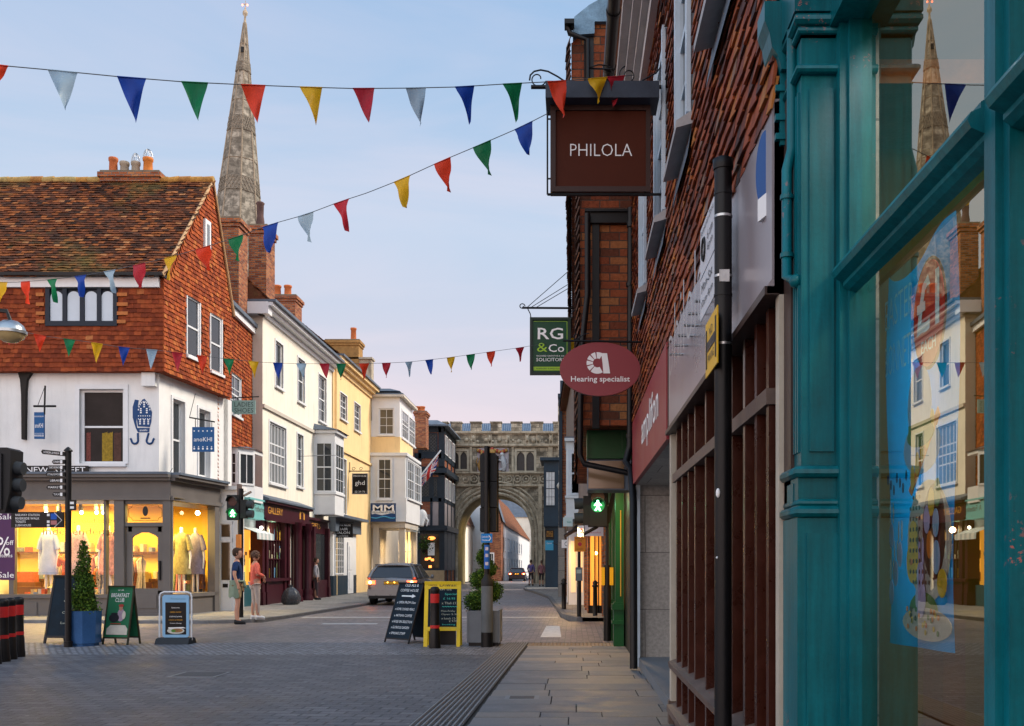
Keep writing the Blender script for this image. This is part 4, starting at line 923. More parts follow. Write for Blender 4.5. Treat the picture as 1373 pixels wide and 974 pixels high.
def hang(label,u0,u1,v0,v1,Y,mat,txts,brk=None,mt=None,frame=None,name='hanging_sign'):
    F=FRONT(Y); t=thing(name,label,'sign',(xu((u0+u1)/2,Y),Y,zv(v1,Y)))
    mb=MB(); mb.fb(F,xu(u0,Y),xu(u1,Y),zv(v1,Y),zv(v0,Y),-.04,0); mb.build('board',mat,t)
    if frame:
        mb=MB(); k=frame[0]; a,b,c,d=xu(u0,Y),xu(u1,Y),zv(v1,Y),zv(v0,Y)
        mb.fb(F,a,a+k,c,d,0,.015); mb.fb(F,b-k,b,c,d,0,.015); mb.fb(F,a+k,b-k,d-k,d,0,.015); mb.fb(F,a+k,b-k,c,c+k,0,.015); mb.build('border',frame[1],t)
    mb=MB()
    for s,u,v,h,w_ in txts: mb.text(F,s,xu(u,Y),zv(v,Y),h/FPX*Y,.004,w_/FPX*Y)
    if txts: mb.build('lettering',mt or m_txtw,t)
    if brk:
        mb=MB(); brk(mb,Y); mb.build('bracket',m_black,t)
    return t,F
def brk_ghd(mb,Y):
    mb.tube([(xu(468,Y),Y,zv(632,Y)),(xu(496,Y),Y,zv(632,Y))],.025,6); mb.tube([(xu(469,Y),Y,zv(620,Y)),(xu(469,Y),Y,zv(634,Y))],.02,6)
    for i in range(2):
        c=(xu(474+i*10,Y),zv(629,Y)); mb.tube([(c[0]+.09*math.cos(t)*(1-t/12),Y,c[1]+.09*math.sin(t)*(1-t/12)) for t in [k*.5 for k in range(14)]],.012,5)
hang('black hanging sign with lowercase letters ghd on the yellow house',472,493,635,663,47,m_black,[('MINOR PAUSE',482.5,638.5,2.2,17),('ghd',482.5,648.5,7.5,13),('22 24 76',482.5,659.5,2.4,14)],brk_ghd,frame=(.03,M('grey_border',(.3,.3,.3),.5,.05,2,0)))
hang('black hanging sign reading HAIR SALON below the dark blue fascia',447,473,702,721,44,m_black,[('MINOR PAUSE',460,704.7,2.2,20),('HAIR',460,709.7,3.4,13),('SALON',460,714.5,3.4,18),('unisex',460,718.8,2,14)],lambda mb,Y: mb.tube([(xu(440,Y),Y,zv(700.5,Y)),(xu(474,Y),Y,zv(700.5,Y))],.03,6))
# ================================================================ BAY HOUSE
bh=thing('bay_fronted_house','cream and white house with stacked projecting bays and a flat lead roof','house',(XW,55,0))
Yb=52.25; Xo=xu(536,Yb); Ye=yu(553,Xo)
bzz=lambda v: zv(v,Yb); bx=lambda u: xu(u,Yb)
FBF=FRONT(Yb); FBS=LEFTW(Xo)
wf1=(bx(508),bx(528),bzz(583),bzz(548)); wf2=(bx(508),bx(527),bzz(670),bzz(617))
wall(FBF,bx(490),Xo,bzz(705),bzz(530),[wf1],m_white,bh,name='front_wall')
mb=MB(); mb.fb(FBF,bx(490),Xo+.02,bzz(609),bzz(586),0,.02); mb.fb(FBS,Yb,Ye,bzz(609),bzz(586),0,.02); mb.fb(FBF,bx(488),bx(497),bzz(705),bzz(530),0,.03); mb.build('yellow_band',m_yellow,bh)
Xo2=Xo+.38; Yb2=Yb-.25
mb=MB(); mb.box(XW,Xo2,Yb2,Ye+.3,bzz(700),bzz(668)); mb.box(XW,Xo2+.06,Yb2-.06,Ye+.35,bzz(612),bzz(608)); mb.box(XW,Xo2-.05,Yb2+.05,Ye+.3,bzz(668),bzz(612))
lb=mb.build('lower_bay',m_white,bh)
F5=FRONT(Yb2); F6=LEFTW(Xo2)
window(F5,bx(508),bx(526),bzz(670),bzz(616),lb,cols=2,rows=4,o=.01,case=.06); 
for k in range(2): window(F6,Yb2+.4+k*2.4,Yb2+2.6+k*2.4,bzz(668),bzz(616),lb,cols=3,rows=4,o=.0,case=.06,glass=m_glassw)
window(FBF,*wf1,bh,cols=2,rows=3,sash=False,o=-.03,case=.08,glass=glassdark('brown_curtain_glass',(.10,.085,.06),.15))
mb=MB(); wallmesh(mb,FBS,Yb,Ye,bzz(705),bzz(530),[]); mb.build('side_wall',m_white,bh)
for k in range(2): window(FBS,Yb+.5+k*2.3,Yb+2.5+k*2.3,bzz(585),bzz(547),bh,cols=3,rows=3,o=.05,case=.05,glass=m_glassw)
mb=MB(); mb.box(XW-.2,Xo+.25,Yb-.25,Ye+.3,bzz(533),bzz(530)); mb.build('cornice',m_creamd,bh)
mb=MB(); mb.box(XW-.1,Xo+.2,Yb-.2,Ye+.3,bzz(530),bzz(528)); mb.box(XW-1.4,Xo-.5,Yb+.6,Ye,bzz(530),bzz(523)); mb.hexa([(XW-1.6,Yb+.3,bzz(523)),(Xo-.05,Yb+.3,bzz(523)),(Xo-.05,Ye+2,bzz(523)),(XW-1.6,Ye+2,bzz(523)),(XW-1.4,Yb+.5,bzz(519)),(Xo-.6,Yb+.5,bzz(519)),(Xo-.6,Ye+2,bzz(519)),(XW-1.4,Ye+2,bzz(519))]); mb.build('roof',m_lead,bh)
mb=MB(); FG=LEFTW(XW+.02); wallmesh(mb,FG,yc,66,0,9.6,[]); mb.add([(XW-5,66,9.6),(XW,66,9.6),(XW,yc,9.6),(XW-5,yc,9.6)],[(0,1,2,3)]); mb.build('rear_wall',m_creamd,bh)
mb=MB()
for X0,Y0_ in ((Xo+.1,Ye),(Xo+.1,Yb+.2),(XW+.3,Yb)): mb.box(X0-.15,X0+.15,Y0_-.15,Y0_+.15,0,bzz(703))
mb.box(XW,Xo+.3,Yb-.1,Ye+.2,bzz(708),bzz(700))
mb.build_split('porch_post',m_creamd,bh)
mb=MB(); mb.fb(FRONT(Ye-.2),xu(537,Ye),xu(552,Ye),.5,zv(714,Ye),-.05,0,0); lt=mb.build('lit_window',emis('warm_window_glow',(1,.72,.28),1.1),bh)
mb=MB(); Fz=FRONT(Ye-.22)
for u in (536.5,541.5,547,552): mb.fb(Fz,xu(u,Ye)-.04,xu(u,Ye)+.04,.4,zv(713,Ye),0,.04)
mb.fb(Fz,xu(536,Ye),xu(552.5,Ye),0,.6,-.1,.05); mb.fb(Fz,xu(536,Ye),xu(552.5,Ye),zv(740,Ye),zv(739,Ye),0,.035); mb.build('window_frame',m_creamd,lt)
mb=MB(); mb.text(F6,'HOLIDAYS',Yb2+2.6,bzz(708),.3,.05,3.2); mb.build('lettering',M('grey_letter',(.25,.3,.33),.6,.05,2,0),bh)
lamp((-9.6,Ye-1.0,2.9),45,(1,.7,.35),.4,name='porch_lamp')
tt,Fm=hang('white and blue wave sign with large letters MM below the white bay window',497,531,675,700,51.6,M('pale_sign',(.62,.66,.7),.5,.03,2,0),[],frame=(.05,M('navy_border',(.01,.04,.13),.5,.05,2,0)))
mb=MB(); Y0=51.6
mb.fb(Fm,xu(498,Y0),xu(530,Y0),zv(685,Y0),zv(676.5,Y0),.0,.004); mb.prism(Fm,[(xu(498,Y0),zv(699,Y0)),(xu(530,Y0),zv(699,Y0)),(xu(530,Y0),zv(689,Y0)),(xu(524,Y0),zv(688.5,Y0)),(xu(512,Y0),zv(691,Y0)),(xu(503,Y0),zv(689,Y0)),(xu(498,Y0),zv(690,Y0))],0,.004); mb.build('navy_panel',M('navy_sign',(.01,.05,.16),.5,.05,2,0),tt)
mb=MB(); mb.text(Fm,'MM',xu(514,Y0),zv(681.5,Y0),.33,.008,1.1,off=.02); mb.build('lettering',m_txtw,tt); mb=MB(); mb.text(Fm,'MULLIONS ESTATES',xu(514,Y0),zv(687.3,Y0),.09,.008,1.1); mb.build('small_lettering',m_txtk,tt)
mb=MB(); mb.tube([(xu(498+k*3.2,Y0),Y0-.008,zv(694+1.2*math.sin(k*.9),Y0)) for k in range(11)],.035,4); mb.build('wave',M('sky_blue_wave',(.08,.35,.6),.5,.05,2,0),tt)
# ================================================================ TIMBERED HOUSE by the gate
th=thing('timbered_house','dark blue timbered house with leaded windows next to the stone gate','house',(-10,70,0))
Yt=67.0; tx=lambda u: xu(u,Yt); tz2=lambda v: zv(v,Yt); FTf=FRONT(Yt); XT=tx(594); Yt2=73.6; FTs=LEFTW(XT)
mb=MB(); mb.box(XW-1,XT,Yt,Yt2,0,tz2(578)); mb.build('brick_infill',brickmat('brick_infill_red',(.18,.05,.03),(.36,.12,.05),(.15,.12,.1),.3,.1,.012),th)
m_tim=M('blue_black_timber',(.012,.022,.035),.5,.3,3,.1)
mb=MB()
for u0,u1,v0,v1 in ((556,565,571,590),(561,565,571,706),(588,596,571,706),(556,596,570,580),(556,596,608,615),(556,597,626,637),(556,596,705,712),(556,596,668,673),(556,560,637,706),(577,580,637,706)): mb.fb(FTf,tx(u0),tx(u1),tz2(v1),tz2(v0),-.1,.06)
mb.fb(FTf,tx(553),tx(600),tz2(635),tz2(628),-.1,.4); mb.fb(FTf,tx(553),tx(599),tz2(712),tz2(705),-.1,.35)
for s0,s1 in ((Yt,Yt+.4),(Yt+2,Yt+2.3),(Yt+4.2,Yt+4.5),(Yt2-.4,Yt2)): mb.fb(FTs,s0,s1,0,tz2(571),-.1,.06)
for v0,v1,e in ((570,580,.06),(608,615,.06),(628,635,.3),(668,673,.06),(705,712,.3)): mb.fb(FTs,Yt-.1,Yt2,tz2(v1),tz2(v0),-.1,e)
mb.build('timber_frame',m_tim,th)
mb=MB(); mb.fb(FTf,tx(580),tx(588),tz2(705),tz2(673),0,.02); mb.fb(FTf,tx(560),tx(577),tz2(705),tz2(690),0,.02); mb.fb(FTs,Yt+.4,Yt2-.4,tz2(705),tz2(673),0,.02); mb.build('plaster_panel',M('grey_pink_plaster',(.28,.25,.26),.8,.1,3,.2),th)
for q in ((565,587,608,581),(580,588,668,640),(561,577,668,640)):
    wn=window(FTf,tx(q[0]),tx(q[1]),tz2(q[2]),tz2(q[3]),th,cols=2,rows=1,o=.08,sash=False,mat=m_tim,glass=m_glassl,sill=False,fw=.09)
    mb=MB(); x0,x1,z0,z1=tx(q[0])+.09,tx(q[1])-.09,tz2(q[2])+.09,tz2(q[3])-.09; st=.22
    n=int((x1-x0+z1-z0)/st)+1
    for k in range(1,n):
        c=k*st
        A=(x0+min(c,x1-x0), z0+max(0,c-(x1-x0))); B=(x0+max(0,c-(z1-z0)), z0+min(c,z1-z0)); mb.tube([FTf.p(*A,.06),FTf.p(*B,.06)],.008,3)
        A=(x1-min(c,x1-x0), z0+max(0,c-(x1-x0))); B=(x1-max(0,c-(z1-z0)), z0+min(c,z1-z0)); mb.tube([FTf.p(*A,.06),FTf.p(*B,.06)],.008,3)
    mb.build('leading',M('lead_came',(.12,.13,.14),.5,.1,3,0),wn)
for z0,z1 in ((608,582),(668,640)):
    for s in (Yt+.6,Yt+2.5,Yt+4.7): window(FTs,s,s+1.3,tz2(z0),tz2(z1),th,cols=2,rows=1,o=.1,sash=False,sill=False,glass=m_glassw)
mb=MB(); mb.fb(FTf,tx(555),tx(596),tz2(765),tz2(712),-.1,.04,0); mb.fb(FTs,Yt,Yt2,tz2(765),tz2(712),0,.05,0); mb.fb(FTf,tx(556),tx(596),.05,tz2(765),-.1,.2,1); mb.build('shopfront',[m_tim,M('buff_stone_base',(.35,.26,.16),.9,.2,3,.3)],th)
mb=MB(); mb.fb(FTf,tx(564),tx(589),tz2(762),tz2(716),.04,.06); mb.build('shop_window_pane',glassdark('dark_shop_glass',(.03,.018,.012),.06),th)
mb=MB(); mb.ball((tx(579),Yt-.12,tz2(722)),.13,sx=2); 
for u,v in ((572,750),(576,749),(580,751),(577,760)): mb.fb(FTf,tx(u)-.1,tx(u)+.1,tz2(v)-.08,tz2(v)+.08,.07,.1)
mb.build_split('shop_lamp',emis('orange_lamp_glow',(1,.3,.06),2.2),th)
mb=MB(); mb.fb(FTf,tx(574),tx(583),tz2(745),tz2(728),.08,.12); mb.build('menu_board',m_txtw,th); 
mb=MB(); mb.hexa([(XW-1.4,Yt-.6,tz2(571)),(XT+.35,Yt-.6,tz2(571)),(XT+.35,Yt2,tz2(571)),(XW-1.4,Yt2,tz2(571)),(XW-1,Yt+.2,tz2(563)),(XT-.4,Yt+.2,tz2(563)),(XT-.4,Yt2,tz2(563)),(XW-1,Yt2,tz2(563))]); mb.box(XW-1.5,XT+.45,Yt-.7,Yt2,tz2(573),tz2(571)); mb.build('roof',m_lead,th)
mb=MB(); chimney(mb,xu(556,64),xu(571,64),64,65.2,9,zv(551,64)); kk=mb.build('chimney',[m_brick,m_mortar],th); 
for u in (560,566): pot(kk,xu(u,64.6),64.6,zv(551,64)-.05,.42,.2)
# ox head / ram sculpture over the door
sc=MB(); Y0=Yt-.5; sc.ball((xu(566,Y0),Y0,zv(694,Y0)),.36,14,sz=1.5,sy=.8); sc.tube([(xu(566,Y0),Y0-.2,zv(697,Y0)),(xu(566,Y0),Y0-.35,zv(706,Y0))],[.24,.14],10)
for sg in (-1,1): sc.tube([(xu(566,Y0)+sg*.2,Y0-.1,zv(694,Y0)),(xu(566,Y0)+sg*.42,Y0-.15,zv(698,Y0)),(xu(566,Y0)+sg*.34,Y0-.2,zv(706,Y0))],[.1,.07,.03],8)
sc.box(xu(566,Y0)-.05,xu(566,Y0)+.05,Y0,Yt,zv(694,Y0)-.05,zv(694,Y0)+.05)
tag(sc.build('animal_head_sculpture',m_white),'white animal head sculpture over the dark shop beside the gate','sculpture')
gb=MB(); random.seed(8)
for i in range(260):
    a=Vector((random.gauss(0,.28),random.gauss(0,.2),random.gauss(0,.25))); p=px(569,730,Yt-.5)+a; q=Vector((random.uniform(-1,1),random.uniform(-1,1),random.uniform(-1,1)))*.09; r=Vector((random.uniform(-1,1),random.uniform(-1,1),random.uniform(-1,1)))*.09; gb.quad(p,p+q,p+q+r,p+r)
m_leaf=tilemat('leaf_green',[(0,(.012,.03,.006)),(.5,(.03,.075,.012)),(1,(.07,.13,.02))],.7)
hb=thing('hanging_basket','green hanging basket beside the dark shop window near the gate','plant',tuple(px(569,738,Yt-.5)))
gb.build('foliage',m_leaf,hb); mb=MB(); c=px(569,738,Yt-.5); mb.lathe([(.08,-.2),(.25,0),(.27,.02)],c,10); mb.tube([c,c+Vector((0,0,1.4))],.015,5); mb.tube([c+Vector((0,0,1.4)),c+Vector((0,.5,1.4))],.02,5); mb.build('basket',m_blackm,hb)
# flag
fl=thing('union_flag','British union flag on a white pole angled out from the house by the gate','flag',tuple(px(553,650,60)))
mb=MB(); mb.tube([px(550,656,59.5),px(591,604,60)],.045,8); mb.build('pole',m_white,fl)
def flagpt(a,b):   # a along 0..1 (from hoist), b 0..1 down
    top=px(588,609,60); A=px(565,640,60)
    P=top.lerp(A,b); out_=Vector((-.95,0,-.55))*1.2
    Q=P+Vector((-.10,0,-.62))*a*1.6*(1-b*.3)+Vector((0,math.sin(a*5+b*4)*.13,0)); return Q
n1,n2=24,18; vs=[];fs=[];ms=[]
for j in range(n2+1):
    for i in range(n1+1): vs.append(flagpt(i/n1,j/n2))
mb=MB()
for j in range(n2):
    for i in range(n1):
        a=(i+.5)/n1*2-1; b=(j+.5)/n2*2-1; aa,bb_=abs(a),abs(b)
        if aa<.1 or bb_<.17: m=0
        elif aa<.2 or bb_<.30: m=1
        elif abs(aa-bb_)<.10: m=0
        elif abs(aa-bb_)<.26: m=1
        else: m=2
        k=j*(n1+1)+i; mb.add([vs[k],vs[k+1],vs[k+n1+2],vs[k+n1+1]],[(0,1,2,3)],m,True)
mb.build('flag_cloth',[M('flag_red',(.45,.03,.03),.8,.1,4,0),M('flag_white',(.6,.6,.6),.8,.1,4,0),M('flag_blue',(.015,.03,.16),.8,.1,4,0)],fl)
# ================================================================ STONE GATE
gt=thing('stone_gatehouse','medieval stone gatehouse with battlements and a pointed arch across the street','gatehouse',(xu(665,74),74,0))
Yg=74.0; gx=lambda u: xu(u,Yg); gz=lambda v: zv(v,Yg); FG=FRONT(Yg); GD=5.0
xa,xb=gx(614),gx(712); xL,xR=gx(588),gx(765); zs_=gz(722); za=gz(664); xm=(xa+xb)/2
def arch(t,e=0):   # four-centred-ish arch
    a=math.pi*(1-t); r=(xb-xa)/2+e
    return (xm+r*math.cos(a), zs_+(za-zs_+e)*(math.sin(a)**.82))
N=28; AP=[arch(i/N) for i in range(N+1)]
mb=MB()
zt0=gz(589)
# front face split around the arch, top at parapet base
for Fc,o in ((FG,0.0),):
    L=[FG.p(xL,0),FG.p(xa,0),FG.p(xa,zs_),FG.p(xL,zs_)]; mb.quad(*L)
    mb.quad(FG.p(xb,0),FG.p(xR,0),FG.p(xR,zs_),FG.p(xb,zs_))
    mb.quad(FG.p(xL,zs_),FG.p(xa,zs_),FG.p(xa,gz(650)),FG.p(xL,gz(650))); mb.quad(FG.p(xb,zs_),FG.p(xR,zs_),FG.p(xR,gz(650)),FG.p(xb,gz(650)))
    for i in range(N):
        (a,b),(c,d)=AP[i],AP[i+1]; mb.quad(FG.p(a,b),FG.p(c,d),FG.p(c,gz(650)),FG.p(a,gz(650)))
g_ops=[(gx(605),gx(627),gz(630),gz(605)),(gx(692),gx(717),gz(632),gz(605))]
wallmesh(mb,FG,xL,xR,gz(650),gz(579),g_ops,.3)
# sides, top, back
mb.quad((xL,Yg,0),(xL,Yg+GD,0),(xL,Yg+GD,gz(579)),(xL,Yg,gz(579))); mb.quad((xR,Yg,0),(xR,Yg+GD,0),(xR,Yg+GD,gz(579)),(xR,Yg,gz(579)))
mb.quad((xL,Yg,gz(585)),(xR,Yg,gz(585)),(xR,Yg+GD,gz(585)),(xL,Yg+GD,gz(585)))
for X0,X1 in ((xL,xa),(xb,xR)): mb.quad((X0,Yg+GD,0),(X1,Yg+GD,0),(X1,Yg+GD,zs_),(X0,Yg+GD,zs_))
for i in range(N):
    (a,b),(c,d)=AP[i],AP[i+1]; mb.quad((a,Yg+GD,b),(c,Yg+GD,d),(c,Yg+GD,gz(585)),(a,Yg+GD,gz(585)))
mb.quad((xL,Yg+GD,zs_),(xa,Yg+GD,zs_),(xa,Yg+GD,gz(585)),(xL,Yg+GD,gz(585))); mb.quad((xb,Yg+GD,zs_),(xR,Yg+GD,zs_),(xR,Yg+GD,gz(585)),(xb,Yg+GD,gz(585)))
mb.build('stone_wall',m_stone,gt)
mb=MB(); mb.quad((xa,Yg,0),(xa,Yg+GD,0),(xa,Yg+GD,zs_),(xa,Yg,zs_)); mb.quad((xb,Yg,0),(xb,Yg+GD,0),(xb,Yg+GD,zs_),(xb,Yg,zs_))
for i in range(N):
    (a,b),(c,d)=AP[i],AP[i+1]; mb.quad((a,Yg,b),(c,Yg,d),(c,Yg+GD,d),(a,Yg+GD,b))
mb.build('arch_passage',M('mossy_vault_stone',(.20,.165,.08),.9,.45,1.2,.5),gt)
mb=MB()
for e,o,r in ((.12,.0,.13),(.42,.06,.1),(.68,.0,.14),(.98,.05,.08)):
    pts=[FG.p(xa-e,0,o),FG.p(xa-e,zs_*.5,o)]+[FG.p(*arch(i/N,e),o) for i in range(N+1)]+[FG.p(xb+e,zs_*.5,o),FG.p(xb+e,0,o)]; mb.tube(pts,r,6,sm=False)
for v,h,o in ((651,.14,.22),(634,.12,.2),(597,.16,.25),(580,.14,.22)): mb.fb(FG,xL,xR,gz(v)-h/2,gz(v)+h/2,-.1,o); mb.fb(FG,xL,xR,gz(v)-h/2-.08,gz(v)-h/2,-.1,o*.5)
# quatrefoil band
u=601
while u<740:
    if not 642<u<0: mb.tube([FG.p(gx(u)+.24*math.cos(t),gz(642.5)+.24*math.sin(t),.05) for t in [2*math.pi*k/10 for k in range(11)]],.05,5,sm=False); mb.ball(FG.p(gx(u),gz(642.5),.03),.09,6)
    for dx in (-.31,): mb.fb(FG,gx(u)+dx-.03,gx(u)+dx+.03,gz(650),gz(636),0,.08)
    u+=11.6
random.seed(4)
for u in (602,610,634,656,680,706,721,738):   # niches, small statues, pinnacles
    mb.fb(FG,gx(u)-.1,gx(u)-.04,gz(596),gz(583),0,.1); mb.fb(FG,gx(u)+.14,gx(u)+.2,gz(596),gz(583),0,.1); mb.ball(FG.p(gx(u)+.05,gz(588),.08),.12,6,sz=2)
    mb.prism(FG,[(gx(u)-.15,gz(583)),(gx(u)+.25,gz(583)),(gx(u)+.05,gz(580))],0,.12)
for u in range(606,740,9):
    mb.ball(FG.p(gx(u)+random.uniform(-.1,.1),gz(591)+random.uniform(-.1,.1),.0),random.uniform(.08,.2),6); 
for u0,u1 in ((595,600),(735,741),(630,633),(686,689)): mb.fb(FG,gx(u0),gx(u1),gz(634),gz(597),0,.12)
for u0,u1 in ((598,603),(722,727)): mb.fb(FG,gx(u0),gx(u1),0,gz(651),0,.28); 
mb.build('carved_mouldings',m_stonet,gt)
for k in range(7):
    u0=588+k*(22.2+.0)+12-7.0*(1)+(0); 
for u0,u1 in ((594,600),(604.5,618.5),(631,645),(658,672),(685.5,699.5),(712,727.5),(742,750)):
    mb=MB(); mb.box(gx(u0),gx(u1),Yg-.05,Yg+.6,gz(579),gz(567)); mb.box(gx(u0)-.06,gx(u1)+.06,Yg-.14,Yg+.7,gz(567),gz(565.6)); mb.build('merlon',m_stone,gt)
mb=MB(); mb.quad((xL,Yg+.9,gz(586)),(xR,Yg+.9,gz(586)),(xR,Yg+2.6,gz(565.5)+.2),(xL,Yg+2.6,gz(565.5)+.2)); mb.box(xL,xR,Yg+2.6,Yg+2.75,gz(570),gz(565.5)+.25)
for k in range(60):
    X0=xL+(xR-xL)*k/60; mb.tube([(X0,Yg+.88,gz(586)),(X0,Yg+2.58,gz(565.5)+.23)],.03,4)
mb.build('lead_roof',M('blue_grey_lead',(.12,.17,.24),.5,.2,2,.1),gt)
for q in g_ops:
    mb=MB(); a,b,c,d=q; m_=(a+b)/2; mb.fb(FG,a-.12,a+.05,c-.1,d+.1,-.1,.05); mb.fb(FG,b-.05,b+.12,c-.1,d+.1,-.1,.05); mb.fb(FG,m_-.06,m_+.06,c,d,-.2,.0); mb.fb(FG,a,b,d-.02,d+.12,-.1,.06); mb.fb(FG,a,b,c-.1,c+.03,-.2,.08)
    for h0,h1 in ((a+.05,m_-.06),(m_+.06,b-.05)):
        mm_=(h0+h1)/2; r=(h1-h0)/2; zt=d-.05
        for sg in (-1,1):
            mb.prism(FG,[(mm_,zt),(mm_+sg*r,zt),(mm_+sg*r,zt-.45)]+[(mm_+sg*r*math.cos(t),zt-.45+.40*math.sin(t)) for t in (.4,.8,1.2)],-.2,-.02)
    gw=mb.build('window',M('pale_window_stone',(.40,.36,.28),.9,.15,3,.4),gt); mb=MB(); mb.quad(FG.p(a,c,-.18),FG.p(b,c,-.18),FG.p(b,d,-.18),FG.p(a,d,-.18)); mb.build('pane',m_glassl,gw)
# coat of arms
mb=MB(); mb.fb(FG,gx(640),gx(682),gz(634),gz(601),0,.03,0)
arms=mb.build('heraldic_panel',M('lilac_grey_plaster',(.34,.31,.34),.8,.15,3,.2),gt)
mb=MB(); cx=gx(660)
sh=[(cx-.5,gz(612)),(cx+.5,gz(612)),(cx+.5,gz(622)),(cx+.3,gz(629)),(cx,gz(632)),(cx-.3,gz(629)),(cx-.5,gz(622))]
mb.prism(FG,sh,.03,.2,2); mb.fb(FG,cx-.42,cx-.02,gz(620),gz(613),.2,.24,1); mb.fb(FG,cx+.02,cx+.42,gz(620),gz(613),.2,.24,0)
mb.fb(FG,cx-.3,cx-.02,gz(628),gz(621),.2,.24,0); mb.fb(FG,cx+.02,cx+.3,gz(628),gz(621),.2,.24,3)
for sg,m in ((-1,4),(1,3)):
    x=cx+sg*.85; mb.tube([FG.p(x,gz(632),.12),FG.p(x+sg*.05,gz(625),.15),FG.p(x-sg*.05,gz(617),.15),FG.p(x-sg*.1,gz(612),.15)],[.12,.2,.17,.13],7,m); mb.ball(FG.p(x-sg*.12,gz(610),.15),.17,8,m); mb.tube([FG.p(x,gz(620),.15),FG.p(x-sg*.35,gz(617),.2)],.07,6,m); mb.tube([FG.p(x+sg*.1,gz(628),.15),FG.p(x-sg*.3,gz(631),.2)],.08,6,m); mb.tube([FG.p(x+sg*.1,gz(626),.1),FG.p(x+sg*.32,gz(620),.1),FG.p(x+sg*.2,gz(614),.1)],.04,6,m)
    for t in range(7): mb.ball(FG.p(cx+sg*(.25+.13*t),gz(607-abs(3-t)*.9),.12),.14,6,0 if t%2 else 4)
mb.ball(FG.p(cx,gz(607),.15),.26,10,4); mb.ball(FG.p(cx,gz(603),.15),.16,8,0); mb.fb(FG,cx-.7,cx+.7,gz(634.5),gz(632),.03,.16,4)
mb.build('coat_of_arms',[M('arms_red',(.3,.05,.03),.6,.2,8,.2),M('arms_blue',(.03,.07,.2),.6,.2,8,.2),M('arms_dark',(.08,.06,.05),.7,.2,8,.2),M('arms_silver',(.4,.42,.44),.6,.2,8,.2),M('arms_gold',(.35,.2,.06),.6,.3,8,.2)],arms)
lamp((-6.5,76.5,5.3),60,(1,.72,.25),.8,name='passage_lamp')
# ---------------------------------------------------------------- beyond the arch
def simple_house(name,label,x0,x1,y0,y1,z,mat,wins,faceX=None,roofz=None,rmat=None,ridge='y'):
    t=thing(name,label,'house',((x0+x1)/2,(y0+y1)/2,0))
    mb=MB(); mb.box(x0,x1,y0,y1,0,z)
    if roofz:
        if ridge=='y': xm=(x0+x1)/2; mb.add([(x0,y0,z),(x1,y0,z),(xm,y0,roofz),(x0,y1,z),(x1,y1,z),(xm,y1,roofz)],[(0,1,2),(3,5,4)])
        else: ym=(y0+y1)/2; mb.add([(x0,y0,z),(x0,y1,z),(x0,ym,roofz),(x1,y0,z),(x1,y1,z),(x1,ym,roofz)],[(0,1,2),(3,5,4)])
    mb.build('wall',mat,t)
    if roofz:
        mb=MB()
        if ridge=='y': mb.quad((x0-.2,y0-.2,z-.1),(x0-.2,y1,z-.1),(xm,y1,roofz+.1),(xm,y0-.2,roofz+.1)); mb.quad((x1+.2,y0-.2,z-.1),(x1+.2,y1,z-.1),(xm,y1,roofz+.1),(xm,y0-.2,roofz+.1))
        else: mb.quad((x0-.2,y0-.2,z-.1),(x1+.2,y0-.2,z-.1),(x1+.2,ym,roofz+.1),(x0-.2,ym,roofz+.1)); mb.quad((x0-.2,y1,z-.1),(x1+.2,y1,z-.1),(x1+.2,ym,roofz+.1),(x0-.2,ym,roofz+.1))
        mb.build('roof',rmat or m_roof,t)
    for F,a,b,c,d in wins: window(F,a,b,c,d,t,cols=2,rows=3,o=.04,case=.05,sash=False)
    return t
Q=lambda u,Y: xu(u,Y)
m_bluew0=M('pale_blue_wall',(.50,.56,.62),.7,.08,2,.05)
m_rooft=brickmat('clay_tile_courses',(.16,.06,.03),(.32,.12,.05),(.06,.03,.02),.2,.14,.02)
simple_house('white_cottage','bright white rendered house with an orange roof seen through the right of the arch',-13,-6.5,95.2,150,5.3,m_white,[(LEFTW(-6.5),95+5*k,96.6+5*k,2.9,4.2) for k in range(7)]+[(LEFTW(-6.5),95+5*k,96.6+5*k,.8,2.2) for k in range(7)],roofz=10.2,rmat=m_rooft)
simple_house('end_house','pale house closing the view at the far end of the lane',-12,8,152,160,9,m_cream,[],roofz=15,rmat=m_lead,ridge='x')
simple_house('blue_white_cottage','blue white house half hidden by the right jamb of the arch',-3.9,2,96,120,7.2,m_bluew0,[],roofz=11,rmat=m_lead)
simple_house('stone_cottage','brick and stone cottage seen through the middle of the arch',Q(652,92),Q(672,92),92,95,5.6,m_brick,[(FRONT(92),Q(656,92),Q(662,92),1,2.6)],roofz=8.2,rmat=m_lead)
simple_house('brick_cottage','low brick house with a white upper storey seen through the left of the arch',Q(628,110),Q(655,110),110,125,6.6,m_brick,[(FRONT(110),Q(634,110),Q(639,110),3.9,5.2),(FRONT(110),Q(643,110),Q(648,110),3.9,5.2)],roofz=10.5,rmat=m_rooft,ridge='x')
simple_house('cream_cottage','cream house just inside the left side of the arch',Q(596,84),Q(616,84),82,100,5.2,m_cream,[(LEFTW(Q(616,84)),85,86.5,2.6,4.0)],roofz=7)
simple_house('pale_blue_cottage','pale blue grey house beyond the cream one through the arch',Q(610,101),Q(624,101),101,112,6.2,m_white,[(FRONT(101),Q(618,101),Q(622,101),3.6,5)],roofz=9,rmat=m_lead)
